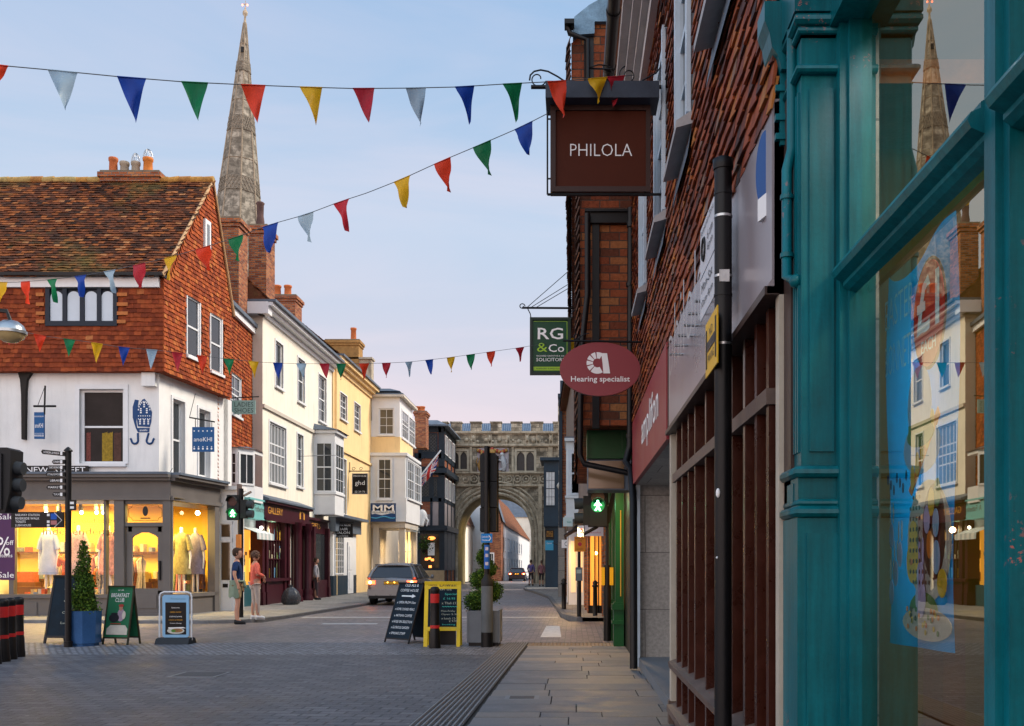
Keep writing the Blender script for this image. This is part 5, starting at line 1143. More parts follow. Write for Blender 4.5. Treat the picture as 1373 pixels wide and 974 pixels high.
# ================================================================ SPIRE
spz=thing('cathedral_spire','tall slender grey stone spire with carved bands rising behind the chimneys','spire',(xu(327,215),215,0))
Ys=215; cxs=xu(327.5,Ys); R0=zv(760,Ys)
def rs(v): return max(.12,(v-12)/(285-12)*(28.8/FPX*Ys))
mb=MB(); mb.lathe([(rs(v),zv(v,Ys)) for v in (420,330,262,242,180,158,100,75,30)],(cxs,Ys,0),8,0,False,math.pi/8); mb.build('spire_stone',m_spire,spz)
for v0,v1 in ((262,243),(179,160),(98,84)):
  mb=MB(); mb.lathe([(rs(v0)+.03,zv(v0,Ys)),(rs(v0)+.12,zv(v0,Ys)),(rs(v0)+.06,zv(v0-1,Ys)),(rs(v1)+.06,zv(v1,Ys)),(rs(v1)+.12,zv(v1,Ys)),(rs(v1)+.03,zv(v1-.8,Ys))],(cxs,Ys,0),8,0,False,math.pi/8)
  for f in range(8):
        a0=math.pi/8+f*math.pi/4; a1=a0+math.pi/4
        for k in range(4):
            for (t0,t1) in ((k/4,(k+1)/4),((k+1)/4,k/4)):
                P=[]
                for t,v in ((t0,v0),(t1,(v0+v1)/2),(t0,v1)):
                    r=rs(v)+.15; A=Vector((math.cos(a0),math.sin(a0),0))*r; B=Vector((math.cos(a1),math.sin(a1),0))*r; C=A.lerp(B,t); P.append((cxs+C.x,Ys+C.y,zv(v,Ys)))
                mb.tube(P,.09,4,sm=False)
  mb.build('carved_band',m_spirec,spz)
mb=MB()
for f in range(8):
    a0=math.pi/8+f*math.pi/4; mb.tube([(cxs+rs(v)*math.cos(a0),Ys+rs(v)*math.sin(a0),zv(v,Ys)) for v in (420,200,31)],[.22,.18,.1],5)
for v in (218,138,120,60): mb.lathe([(rs(v)+.02,zv(v,Ys)-.1),(rs(v)+.14,zv(v,Ys)),(rs(v)+.02,zv(v,Ys)+.1)],(cxs,Ys,0),8,0,False,math.pi/8)
mb.build('ribs',M('spire_rib_stone',(.25,.21,.155),.9,.3,.5,.2),spz)
mb=MB(); mb.lathe([(.3,zv(30,Ys)),(.2,zv(22,Ys)),(.55,zv(19,Ys)),(.55,zv(16,Ys)),(.2,zv(13,Ys)),(.15,zv(10,Ys))],(cxs,Ys,0),8); mb.tube([(cxs,Ys,zv(12,Ys)),(cxs,Ys,zv(1,Ys))],.07,5); mb.box(cxs-.5,cxs+.5,Ys-.05,Ys+.05,zv(6,Ys),zv(5,Ys)); mb.build('finial',m_stonet,spz)
mb=MB(); 
for dx in (-.5,.55): mb.ball((cxs+dx,Ys-.4,zv(8,Ys)),.2,8)
mb.build_split('warning_light',emis('red_beacon',(1,.18,.10),5),spz)
mb=MB(); mb.fb(FRONT(Ys-rs(66)),cxs-.3,cxs+.25,zv(73,Ys),zv(66,Ys),-.3,.25); mb.build('lucarne_opening',m_black,spz)
mb=MB(); mb.box(cxs-7,cxs+7,Ys-7,Ys+7,0,zv(410,Ys)); mb.build('tower',m_spire,spz)

spz.location.x=xu(304,215); spz.rotation_euler=(0,math.radians(1.85),0)
# ================================================================ RIGHT: TILE HUNG HOUSE WITH TWO SHOPS
XR=.86; FRW=RIGHTW(XR)
rh=thing('tile_hung_shop_house','close dark red tile hung house on the right with brown and pink shopfronts','house',(XR,9,0))
ZT=3.36; ZTOP=6.95; RY0,RY1=4.14,14.05
wins=[(4.9,5.83),(7.04,7.83),(8.95,9.85),(11.25,12.1)]
wo=[(-b,-a,4.55,6.2) for a,b in wins]
mb=MB(); wallmesh(mb,FRW,-RY1,-RY0,ZT,ZTOP,wo,.1); mb.quad((XR,RY1,0),(XR+6,RY1,0),(XR+6,RY1,ZTOP),(XR,RY1,ZTOP)); mb.quad((XR,RY0,ZT),(XR+6,RY0,ZT),(XR+6,RY0,ZTOP),(XR,RY0,ZTOP)); mb.quad((XR-.02,RY1,ZT),(XR-.02,RY0,ZT),(XR+4,RY0,ZT),(XR+4,RY1,ZT))
mb.build('wall',m_tiler,rh)
random.seed(21)
mb=MB(); tiles(mb,FRW,-RY1,-RY0,ZT-.1,ZTOP,op=wo,dw=.145,dz=.100,lift=.032,base=.010,jit=1.0,wave=.009); mb.build('hung_tiles',m_tiler,rh)
m_bluew=M('pale_blue_white_paint',(.46,.55,.63),.45,.08,3,.05,dirt=.35)
for q in wo:
    wn=window(FRW,*q,rh,cols=2,rows=4,mat=m_bluew,o=.03,fw=.07,case=.0,sill=False)
    mb=MB(); mb.fb(FRW,q[0]-.04,q[0]+.06,q[2],q[3],.03,.06); mb.fb(FRW,q[1]-.06,q[1]+.04,q[2],q[3],.03,.06); mb.build('casing',m_bluew,wn)
    mb=MB(); mb.hexa([FRW.p(q[0]-.1,q[2]-.14,.14),FRW.p(q[1]+.1,q[2]-.14,.14),FRW.p(q[1]+.1,q[2]-.10,0),FRW.p(q[0]-.1,q[2]-.10,0),FRW.p(q[0]-.1,q[2]-.09,.14),FRW.p(q[1]+.1,q[2]-.09,.14),FRW.p(q[1]+.1,q[2]+.0,0),FRW.p(q[0]-.1,q[2]+.0,0)]); mb.build('sill',M('grey_sill',(.34,.34,.35),.6,.15,4,.15,dirt=.5),wn)
    mb=MB(); mb.quad(FRW.p(q[0]-.12,q[2]-.34,.065),FRW.p(q[1]+.12,q[2]-.34,.065),FRW.p(q[1]+.12,q[2]-.12,.03),FRW.p(q[0]-.12,q[2]-.12,.03)); mb.build('lead_apron',m_lead,wn)
mb=MB()
zc=ZTOP
for o0,o1,z0,z1 in ((0,.10,zc-.12,zc+.02),(0,.17,zc+.02,zc+.10),(0,.25,zc+.10,zc+.2),(0,.34,zc+.2,zc+.36)): mb.fb(FRW,-RY1+.02,-RY0,z0,z1,o0-.05,o1)
mb.build('eaves_cornice',M('white_grey_cornice',(.50,.48,.47),.6,.1,3,.1,dirt=.4),rh)
mb=MB(); mb.tube([FRW.p(-RY1-.1,zc+.42,.42),FRW.p(-RY0,zc+.42,.42)],.07,10)
for y in (5,7,9,9.9,10.8,12,13): mb.tube([FRW.p(-y-.03,zc+.42,.42),FRW.p(-y+.03,zc+.42,.42)],.082,10)
mb.build('gutter',m_black,rh)
mb=MB(); mb.quad(FRW.p(-RY1,zc+.42,.38),FRW.p(-RY0,zc+.42,.38),FRW.p(-RY0,zc+3.4,-3),FRW.p(-RY1,zc+3.4,-3)); mb.build('roof',m_roof,rh)
# brown shopfront
m_fas=M('mauve_metal_fascia',(.30,.27,.29),.28,.12,.8,.02,metal=.35)
B0,B1=3.95+.2,8.62
mb=MB(); mb.fb(FRW,-B1,-B0,2.52,ZT-.06,-.2,.02); 
mb.prism(Fr(FRW.p(-B1,0,0),(-1,0,0),(0,0,1)),[(-.02,2.49),(.05,2.49),(.05,2.52),(.03,2.55),(.03,ZT-.08),(-.02,ZT-.06)],-(B1-B0),0)
fas=mb.build('shop_fascia',m_fas,rh)
mb=MB(); mb.fb(FRW,-B1-.0,-B0,2.485,2.52,-.3,.06); mb.fb(FRW,-B0-.0,-B0+.13,0,ZT,-.3,-.02); mb.fb(FRW,-B1-.05,-B1+.0,2.5,ZT-.08,-.2,.035); mb.build('fascia_edge',M('dark_brown_metal',(.045,.028,.024),.4,.2,3,.1),rh)
mb=MB(); mb.text(FRW,'philola',-6.55,2.93,.62,.13,2.0,off=-.015); 
for k in range(7): mb.tube([FRW.p(-7.5+k*.3,2.95,.03),FRW.p(-7.5+k*.3,2.95,.13)],.01,5)
mb.build('lettering',m_metal,fas)
mb=MB(); 
for y in (8.25,7.85,7.42,7.02,6.45,5.92,5.40,5.0,4.68,4.40): mb.fb(FRW,-y-.03,-y+.03,.18,2.485,-.15,.0)
mb.fb(FRW,-B1,-B0-.13,0,.18,-.3,.0)
sb_=mb.build('brown_shopfront',m_brown,rh)
mb=MB(); mb.fb(FRW,-8.45,-B0-.2,2.06,2.13,-.12,.015); 
mb.prism(Fr(FRW.p(-8.5,0,0),(-1,0,0),(0,0,1)),[(-.15,.49),(.04,.49),(.05,.54),(-.15,.60)],-(8.5-B0-.25),0); 
mb.prism(Fr(FRW.p(-8.5,0,0),(-1,0,0),(0,0,1)),[(-.15,.12),(.06,.12),(.06,.17),(-.15,.23)],-(8.5-B0-.25),0)
mb.build('rail',m_brownl,sb_)
mb=MB(); mb.fb(FRW,-B1-.02,-B1+.11,0.2,2.485,-.2,.02); mb.fb(FRW,-4.22,-4.15,.0,2.49,-.25,.0); mb.fb(FRW,-8.2,-8.12,.18,.5,-.13,-.08); mb.build_split('cream_post',m_creamp,sb_)
mb=MB(); mb.fb(FRW,-B1+.0,-B1+.10,0,.2,-.2,.04); mb.build('plinth_block',m_brownl,sb_)
mb=MB(); mb.fb(FRW,-B1,-B0,.18,2.49,-.18,-.155); mb.build('pane',glassdark('dark_brown_glass',(.022,.016,.012),.04),sb_)
for i,(y,z) in enumerate(((5.2,1.0),(4.5,1.1))): pass
# pink shop and recess
A0_,A1_=B1+.06,13.62
mb=MB(); mb.fb(FRW,-A1_,-A0_,2.46,ZT-.05,-.15,.045); af=mb.build('pink_fascia',M('dusky_red_fascia',(.24,.032,.04),.4,.1,1,.02),rh)
mb=MB(); mb.text(FRW,'amplifon',-10.6,2.90,.46,.05,2.3,off=.01); mb.build('lettering',m_txtw,af)
m_stn=brickmat('smooth_stone_panel',(.33,.32,.30),(.40,.385,.36),(.14,.135,.13),2.0,.78,.006,.7,.3,.15)
mb=MB()
mb.quad((XR+.03,13.55,0),(XR+1.3,13.55,0),(XR+1.3,13.55,2.46),(XR+.03,13.55,2.46)); mb.quad((XR+1.3,8.7,0),(XR+1.3,13.55,0),(XR+1.3,13.55,2.46),(XR+1.3,8.7,2.46)); mb.quad((XR-.0,8.7,2.455),(XR+1.3,8.7,2.455),(XR+1.3,13.55,2.455),(XR-.0,13.55,2.455)); mb.box(XR+.02,XR+1.3,8.63,8.70,0,2.45)
mb.build('porch_lining',m_stn,rh)
mb=MB(); mb.box(XR,XR+.05,13.45,13.62,0,2.46); mb.build('white_edge_strip',m_bluew,rh)
mb=MB(); mb.box(XR+.03,XR+1.3,8.7,13.55,0,.12); mb.build('porch_step',M('blue_grey_slate_step',(.13,.15,.17),.5,.15,3,.2),rh)
# ================================================================ TEAL SHOP
ts=thing('teal_shop','teal painted shopfront with a large reflecting window at the right edge of the picture','shop',(1.1,3,0))
XG=1.087; PY0,PY1=3.9,4.13
mb=MB()
mb.box(.895,XG+.1,PY0,PY1,1.74,3.42)             # shaft
mb.box(.875,XG+.1,PY0-.02,PY1+.01,0,1.54)          # pedestal
for k in range(6): mb.box(.887,.896,PY0+.025+k*.034,PY0+.042+k*.034,1.80,3.22)
mb.box(.925,1.02,PY0-.012,PY0,1.80,3.22); mb.box(.91,1.03,PY0-.02-.012,PY0-.02,.2,1.48)
def mould(z,h,e,n=5):
    P=[]
    for i in range(n+1):
        a=math.pi*i/n; P.append((e*math.sin(a),z-h/2*math.cos(a)))
    for (e0,z0),(e1,z1) in zip(P[:-1],P[1:]):
        v=[(.89-e0,PY0-.015-e0,z0),(XG+.1,PY0-.015-e0,z0),(XG+.1,PY1+e0,z0),(.89-e0,PY1+e0,z0),(.89-e1,PY0-.015-e1,z1),(XG+.1,PY0-.015-e1,z1),(XG+.1,PY1+e1,z1),(.89-e1,PY1+e1,z1)]
        mb.add(v,[(0,1,5,4),(3,0,4,7),(2,3,7,6)],0,True)
mould(1.565,.05,.03); mould(1.72,.05,.03); mb.box(.88,XG+.1,PY0-.012,PY1+.005,1.54,1.74); mould(1.60,.03,.015)
mb.box(.876,.880,PY0+.06,PY1-.06,1.60,1.68)
mould(3.29,.035,.022); mould(3.44,.03,.015); mould(3.48,.05,.03)
mb.box(.86,XG+.1,PY0-.04,PY1+.04,3.505,3.9)
# entablature and bracket seen end-on
mb.prism(Fr((0,PY1+.13,0),(1,0,0)),[(XG,3.40),(.86,3.40),(.845,3.46),(.82,3.49),(.81,3.55),(.79,3.60),(.79,3.68),(XG,3.68)],0,.16)
mb.box(.86,.97,PY1-.0,PY1+.12,3.1,3.45)
for z in (3.12,3.2,3.32): mb.box(.84,.97,PY1-.01,PY1+.13,z,z+.025)
# window frame parts
mb.box(1.03,XG+.06,PY0-.06,PY0,.6,3.6); mb.box(1.06,XG+.06,PY0-.085,PY0-.06,.6,3.6)
mb.box(1.035,1.12,2.44,2.505,.6,3.6); mb.box(1.055,1.13,2.405,2.44,.6,3.6); mb.box(1.05,1.13,2.505,2.52,.6,3.6)
mb.box(1.035,1.12,.4,.5,.6,3.6)
mb.box(1.0,1.14,-1,PY0,0,.62); mb.box(.96,1.14,-1,PY0,.62,.68); mb.box(1.0,1.14,-1,PY0,3.45,3.6)
mb.build('teal_woodwork',m_teal,ts)
mb=MB()
prof=[(0,2.40),(.03,2.41),(.05,2.425),(.05,2.44),(.085,2.455),(.095,2.475),(.085,2.495),(.06,2.505),(.06,2.52),(.03,2.54),(0,2.545)]
for ya_,yb_ in ((2.505,3.82),(.5,2.40)): mb.prism(Fr((XG,ya_,0),(-1,0,0)),prof,0,(yb_-ya_))
mb.build('transom_rail',m_teal,ts)
# glass: panes are set a hair out of parallel with the street
for ya_,yb_,z0,z1 in ((2.45,3.87,.66,2.45),(2.45,3.87,2.5,3.5),(.5,2.44,.66,2.45),(.5,2.44,2.5,3.5)):
    mb=MB(); xf_=lambda y: XG+.010+(y-2.45)*.0085
    mb.quad((xf_(ya_),ya_,z0),(xf_(yb_),yb_,z0),(xf_(yb_),yb_,z1),(xf_(ya_),ya_,z1)); mb.build('window_pane',clearglass('reflecting_glass',.41,(1,1,1),(1,.92,.72)) if 'm_rg' not in globals() else m_rg,ts)
    if 'm_rg' not in globals(): m_rg=bpy.data.materials['reflecting_glass']
mb=MB()
mb.quad((2.7,-1,0),(2.7,4.8,0),(2.7,4.8,3.5),(2.7,-1,3.5)); mb.quad((1.1,4.79,0),(2.7,4.79,0),(2.7,4.79,3.5),(1.1,4.79,3.5)); mb.quad((1.1,-1,3.46),(2.7,-1,3.46),(2.7,4.8,3.46),(1.1,4.8,3.46)); mb.quad((1.1,-1,.5),(2.7,-1,.5),(2.7,4.8,.5),(1.1,4.8,.5)); mb.quad((1.1,-1,0),(2.7,-1,0),(2.7,-1,3.5),(1.1,-1,3.5))
mb.build('display_backing',M('olive_brown_backing',(.10,.064,.002),.8,.15,1.5,.05),ts)
mb=MB(); mb.box(1.32,1.40,3.55,3.75,.5,1.16); mb.build('display_post',M('brown_post',(.09,.035,.008),.6,.2,4,.1),ts)
lamp((1.62,3.76,1.78),3.5,(1,.97,.93),.95,rot=(0,math.radians(90),0),sy=.2,name='display_lamp'); lamp((1.19,3.2,3.42),11,(1,.96,.9),.1,rot=(0,math.radians(-35),0),sy=.7,name='display_lamp'); lamp((1.9,2.6,3.42),26,(1,.8,.45),.3,name='display_lamp')  # first two are unseen fills added to brighten the banner; last lights the shop
mb=MB(); mb.box(2.72,7,-1,PY1,0,3.8); mb.box(XG+.1,1.20,PY0,PY1,0,4.2); mb.box(2.72,7,PY0,4.9,0,4.2); mb.box(1.1,2.75,4.82,4.9,0,4.2); mb.build('shop_core',m_stn,ts)
mb=MB(); mb.box(.97,7,-2,PY1,4.2,7.6); mb.build('upper_wall',m_tiler,ts)
# downpipe with offset bend
mb=MB(); pr=.018; Yp=4.0
P=[(xu(1062,Yp),Yp,4.4),(xu(1062,Yp),Yp,zv(200,Yp)),(xu(1055,Yp),Yp,zv(228,Yp)),(xu(1055,Yp),Yp,zv(372,Yp)),(xu(1066,Yp-.06),Yp-.06,zv(382,Yp))]
mb.tube(P,.021,10); mb.tube([(xu(1055,Yp),Yp,zv(262,Yp)),(xu(1055,Yp),Yp,zv(268,Yp))],.027,10); mb.ball((xu(1067,Yp-.06),Yp-.06,zv(383,Yp)),.028,8); mb.tube([(xu(1055,Yp),Yp,zv(340,Yp)),(xu(1055,Yp),Yp,zv(346,Yp))],.027,10)
mb.build('downpipe',m_teal,ts)
cb=MB(); cb.tube([(.86*1.0-.03,6.2,5.5),(xu(1020,4.6),4.6,zv(0,4.6)),(xu(1040,4.4),4.4,zv(150,4.4)),(xu(1050,4.2),4.2,zv(290,4.2)),(xu(1050,4.2),4.2,zv(330,4.2))],.008,6); tag(cb.build('cable',m_black),'black cable hanging down beside the teal shop','cable')
rsn=thing('round_sign','blue and white round sign seen edge on beside the teal downpipe','sign',(.82,4.25,2.9))
Fq=Fr((.835,4.30,0),(.25,-1,0)); mb=MB(); mb.ell(Fq,0,zv(226,4.3),.085,.16,-.02,.01); mb.build('disc',M('blue_sign_disc',(.01,.07,.25),.4,.1,3,0),rsn)
mb=MB(); mb.fb(Fq,-.06,.07,zv(292,4.3),zv(262,4.3),-.02,.012); mb.build('panel',m_txtw,rsn)
# banner
bn=thing('window_banner','blue paper banner with a red price oval hanging inside the teal shop window','banner',(1.30,3.7,1.05))
by_=lambda u: yu(u,1.30)
def bpt(u,v,o=0):
    yy=by_(u)-0; return yy
Yb0,Yb1=by_(1192),by_(1284)   # far, near
FBn=Fr((1.30,Yb0,0),(0,-1,0)); BW=Yb0-Yb1
zt_l,zt_r=zv(372,Yb0),zv(282,Yb1)+.0; zb_l,zb_r=zv(862,Yb0),zv(876,Yb1)
print('banner',BW,zt_l,zt_r,zb_l,zb_r)
def bz_(t): 
    sag=-.10*math.sin(math.pi*min(1,t/.9)); return zt_l+(zt_r-zt_l)*t+sag*(1-t)*1.2
vs=[];n=20;m_=14
mb=MB()
for j in range(m_+1):
    for i in range(n+1):
        t=i/n; f=j/m_; z=bz_(t)*(1-f)+(zb_l+(zb_r-zb_l)*t)*f; vs.append(FBn.p(BW*t,z,.012*math.sin(f*6+t*3)+.008*math.sin(t*9)))
mb.add(vs,[(j*(n+1)+i,(j+1)*(n+1)+i,(j+1)*(n+1)+i+1,j*(n+1)+i+1) for j in range(m_) for i in range(n)],0,True)
m_ban=M('banner_blue',(.003,.27,.70),.45,.12,3,.05); translucent(m_ban,.4); mb.build('sheet',m_ban,bn)
zb=(zb_l+zb_r)/2; H=zt_l-zb_l; O=.025
def bb_(a,z): return a*BW, zb_l+z*H
mb=MB(); mb.text(FBn,'EASTER',BW*.27,zb_l+H*.885,.12,O,BW*.46,off=-.012); mb.text(FBn,'BONNETS',BW*.27,zb_l+H*.76,.12,O,BW*.46,off=-.012)
mb.build('lettering',M('pale_blue_lettering',(.30,.58,.75),.5,.05,2,0),bn)
mb=MB(); mb.ell(FBn,BW*.74,zb_l+H*.81,BW*.225,.20,O+.001,O+.003,0); mb.build('price_oval_edge',m_txtk,bn)
mb=MB(); mb.ell(FBn,BW*.74,zb_l+H*.81,BW*.205,.188,O+.003,O+.006,0); mb.build('price_oval',M('price_red',(.36,.012,.012),.4,.1,3,0),bn)
mb=MB(); mb.text(FBn,'£1',BW*.74,zb_l+H*.835,.20,O+.009,BW*.31,off=.02); mb.text(FBn,'EACH',BW*.75,zb_l+H*.735,.045,O+.009,BW*.2,off=.01); mb.build('price',M('price_white',(.45,.65,.72),.5,.05,2,0),bn)
# painted Easter picture: hat, basket, eggs, chick and rabbit shapes
PC=[M('pic_cream',(.45,.45,.38),.6,.1,20,0),M('pic_green',(.08,.20,.03),.6,.1,8,0),M('pic_yellow',(.6,.45,.03),.6,.1,8,0),M('pic_sky',(.25,.45,.62),.6,.1,8,0),M('pic_brown',(.08,.045,.02),.6,.3,8,0),M('pic_orange',(.6,.2,.02),.6,.1,8,0),M('pic_lilac',(.40,.42,.62),.6,.1,8,0),M('pic_darkblue',(.01,.03,.12),.6,.1,8,0)]
mb=MB()
E=lambda a,z,ra,rz,m,o: mb.ell(FBn,BW*a,zb_l+H*z,BW*ra,rz,O+o-.002,O+o,m,24)
E(.62,.50,.26,.10,3,.002); E(.60,.60,.17,.15,3,.004); E(.62,.53,.19,.045,1,.006); mb.fb(FBn,BW*.45,BW*.77,zb_l+H*.535,zb_l+H*.56,O+.004,O+.0065,1)
E(.72,.27,.30,.22,0,.002); E(.80,.29,.15,.17,4,.004); E(.70,.07,.34,.06,0,.006); E(.66,.10,.20,.07,1,.005)
E(.52,.22,.09,.08,2,.008); E(.53,.285,.06,.055,2,.009); E(.64,.13,.07,.07,6,.010); E(.64,.19,.045,.045,6,.011); E(.62,.245,.014,.05,6,.009); E(.67,.245,.014,.05,6,.009); E(.85,.23,.05,.06,3,.009); E(.93,.17,.06,.05,2,.010); 
E(.51,.22,.02,.012,5,.012); E(.06,.2,.0001,.0001,7,.001)
for k in range(5): E(.50+.07*k,.43+.03*k,.03,.045,2,.004)
mb.prism(FBn,[(BW*.44,zb_l+H*.40),(BW*.48,zb_l+H*.385),(BW*.88,zb_l+H*.56),(BW*.85,zb_l+H*.58)],O,O+.003,5)
for k in range(4): E(.16+.07*(k%3),.14+.05*k,.035,.05,6,.003); E(.14+.07*(k%3),.20+.05*k,.008,.04,0,.003); E(.19+.07*(k%3),.20+.05*k,.008,.04,0,.003)
for k in range(7): E(.10+.05*k,.44-.015*(k%3),.012,.02,7,.003)
for k in range(9):
    for j in range(7):
        a=.50+.045*j; z=.17+.026*k
        if ((a-.72)/.28)**2+((z-.27)/.15)**2<1 and not (.66<a<.92 and .2<z<.42): E(a,z,.008,.008,4,.012)
for k in range(24): a=random.uniform(.45,.9); z=random.uniform(.05,.11); E(a,z,.012,.010,random.choice([1,4,2,5]),.012)
for k,(a,z,m) in enumerate(((.78,.26,5),(.86,.31,3),(.80,.36,2),(.74,.32,6),(.88,.38,1))): E(a,z,.04,.05,m,.013)
for m in PC: translucent(m,.3)
mb.build('picture',PC,bn)
# ================================================================ PARKING SIGN POLE
pp=thing('sign_post','thick black sign post with white parking plates and a yellow notice close to the camera','sign post',(.755,5.0,0))
mb=MB(); mb.tube([(.755,5,0),(.755,5,zv(222,5))],.044,16); mb.lathe([(.05,0),(.052,.02),(.052,.05),(.03,.062),(.0,.065)],(.755,5,zv(228,5)),16); mb.tube([(.755,5,zv(395,5)),(.755,5,zv(398,5))],.047,16); mb.tube([(.755,5,zv(258,5)),(.755,5,zv(262,5))],.047,16); mb.build('pole',m_black,pp)
mb=MB(); mb.ball((.755-.03,4.965,zv(662,5)),.012,8,sz=2); mb.ball((.72,4.97,zv(748,5)),.006,6); mb.build('sticker_scrap',m_txtw,pp)
Fpp=RIGHTW(.72)
mb=MB(); mb.fb(Fpp,-5.62,-5.06,2.965,3.24,-.004,0); pl=mb.build('parking_plate',M('plate_white',(.52,.54,.58),.4,.05,2,0),pp)
mb=MB(); mb.text(Fpp,'Pedestrian Zone',-5.34,3.205,.032,.003,.5); mb.text(Fpp,'6 am',-5.22,3.12,.05,.003,.2); mb.text(Fpp,'6pm',-5.22,3.05,.05,.003,.2); 
for k in range(16): 
    a=2*math.pi*k/16; b=2*math.pi*(k+1)/16; mb.tube([Fpp.p(-5.46+.06*math.cos(a),3.09+.06*math.sin(a),.003),Fpp.p(-5.46+.06*math.cos(b),3.09+.06*math.sin(b),.003)],.008,4)
mb.build('lettering',m_txtk,pl)
mb=MB(); mb.fb(Fpp,-5.62,-5.06,2.73,2.955,-.004,0); p2_=mb.build('parking_plate',M('plate_white2',(.52,.54,.58),.4,.05,2,0),pp)
mb=MB(); mb.text(Fpp,'Mon-Sat',-5.34,2.89,.05,.003,.42); mb.text(Fpp,'10am-4pm',-5.34,2.80,.05,.003,.45); mb.build('lettering',m_txtk,p2_)
mb=MB(); mb.box(.73,.78,4.955,4.975,2.77,2.83); 
for z in (2.46,2.8,3.1): mb.tube([(.755,5,z),(.755,5,z+.012)],.046,14)
mb.build_split('clamp',m_metal,pp)
mb=MB(); mb.fb(RIGHTW(.70),-5.25,-4.83,2.34,2.62,-.006,0); yp=mb.build('yellow_plate',M('sign_yellow',(.65,.38,.01),.45,.1,3,0),pp)
mb=MB(); F=RIGHTW(.70); mb.fb(F,-5.22,-5.19,2.38,2.58,.001,.003); mb.fb(F,-4.89,-4.86,2.38,2.58,.001,.003); mb.fb(F,-5.17,-4.9,2.46,2.51,.001,.003); mb.text(F,'NO',-5.04,2.55,.045,.003,.12); mb.text(F,'PARKING',-5.04,2.42,.04,.003,.22); mb.build('lettering',m_txtk,yp)
# ================================================================ PHILOLA sign
YP=9.0; ps=thing('hanging_sign','large brown hanging sign with white letters PHILOLA under a black canopy','sign',(.25,YP,4.75))
F=FRONT(YP); X=lambda u: xu(u,YP); Zp=lambda v: zv(v,YP)
mb=MB(); mb.fb(F,X(738),X(872),Zp(258),Zp(142),-.10,0,0); 
for q in ((738,745,258,140),(866,872,258,140),(745,866,258,251),(745,866,149,140)): mb.fb(F,X(q[0]),X(q[1]),Zp(q[2]),Zp(q[3]),0,.02,1)
mb.build('board',[M('chocolate_brown_board',(.066,.016,.008),.6,.12,1.5,.03,spec=.1),M('brown_board_frame',(.04,.02,.017),.45,.15,3,.05,spec=.2)],ps)
mb=MB(); mb.text(F,'PHILOLA',X(806),Zp(201.5),16.5/FPX*YP,.004,83/FPX*YP,off=-.012); mb.build('lettering',m_txtw,ps)
mb=MB(); mb.prism(Fr((X(732),YP,0),(0,1,0)),[(-.16,Zp(142)),(.2,Zp(142)),(.2,Zp(125)),(.02,Zp(117)),(-.16,Zp(120))],0,(X(882)-X(732))); mb.build('canopy',M('dark_lead_canopy',(.03,.04,.06),.45,.3,3,.15),ps)
mb=MB(); mb.tube([(X(712),YP,Zp(117)),(XR,YP,Zp(117))],.018,6); mb.tube([(X(734),YP,Zp(261)),(XR,YP,Zp(261))],.012,6); mb.tube([(X(734),YP,Zp(150)),(X(734),YP,Zp(261))],.009,6)
for v in (160,240): mb.tube([(X(734),YP,Zp(v)),(X(739),YP,Zp(v))],.008,5)
for u in (755,865): mb.tube([(X(u),YP,Zp(261)),(X(u),YP,Zp(257))],.008,5)
def scroll(cx,cv,r,sg,turn=2.2,n=30,tail=None):
    P=[]
    for i in range(n+1):
        t=i/n*turn*math.pi; rr=r*(.35+.65*i/n); P.append((X(cx)+sg*rr*math.cos(t)*1.0,YP,Zp(cv)+rr*math.sin(t)))
    if tail: P+=[(X(a),YP,Zp(b)) for a,b in tail]
    mb.tube(P,.006,5)
scroll(721,106,.075,1,1.9,30)
mb.tube([(X(a),YP,Zp(b)) for a,b in ((710,108),(711,101),(716,96),(725,94),(735,96),(748,103),(757,109),(765,115))],.008,5)
scroll(842,101,.085,-1,2.4,30); mb.tube([(X(a),YP,Zp(b)) for a,b in ((822,92),(812,88),(803,87),(795,89),(790,92),(822,93))],.007,5); mb.tube([(X(a),YP,Zp(b)) for a,b in ((820,95),(828,108),(840,117),(850,116),(862,108),(880,98),(895,78))],.007,5)
mb.box(XR-.03,XR+.01,YP-.1,YP+.1,Zp(122),Zp(110)); mb.box(XR-.03,XR+.01,YP-.05,YP+.05,Zp(266),Zp(255))
mb.build('bracket',m_black,ps)
# ================================================================ HEARING sign
YH=12.0; hs=thing('hanging_sign','dark pink oval hanging sign reading Hearing specialist','sign',(xu(805,YH),YH,zv(532,YH)))
F=FRONT(YH); X=lambda u: xu(u,YH); Zp=lambda v: zv(v,YH)
mb=MB(); mb.ell(F,X(804.5),Zp(495),54/FPX*YH,36/FPX*YH,-.06,0,n=64); mb.build('board',M('dusky_pink_board',(.24,.045,.055),.4,.06,1,.02),hs)
mb=MB(); mb.text(F,'Hearing specialist',X(805),Zp(509.5),9.5/FPX*YH,.004,79/FPX*YH,off=.012)
# logo: ring with stripes and a stem
cx_,cz_=X(801),Zp(487); ro,ri=14.5/FPX*YH,6/FPX*YH
def arcseg(a0,a1,r0,r1,o=.004,n=10):
    P=[(cx_+r1*math.cos(a0+(a1-a0)*i/n),cz_+r1*math.sin(a0+(a1-a0)*i/n)) for i in range(n+1)]+[(cx_+r0*math.cos(a1-(a1-a0)*i/n),cz_+r0*math.sin(a1-(a1-a0)*i/n)) for i in range(n+1)]
    for i in range(n):
        a,b=P[i],P[i+1]; c,d=P[2*n+1-i-1],P[2*n+1-i]; mb.quad(F.p(*a,o),F.p(*b,o),F.p(*c,o),F.p(*d,o))
for a0,a1 in ((60,95),(102,128),(135,160),(167,192),(199,224),(231,300)): arcseg(math.radians(a0),math.radians(a1),ri,ro)
mb.prism(F,[(X(806),Zp(474)),(X(814),Zp(474)),(X(818),Zp(501)),(X(809),Zp(501)),(X(808),Zp(488))],.001,.006)
mb.build('lettering',m_txtw,hs)
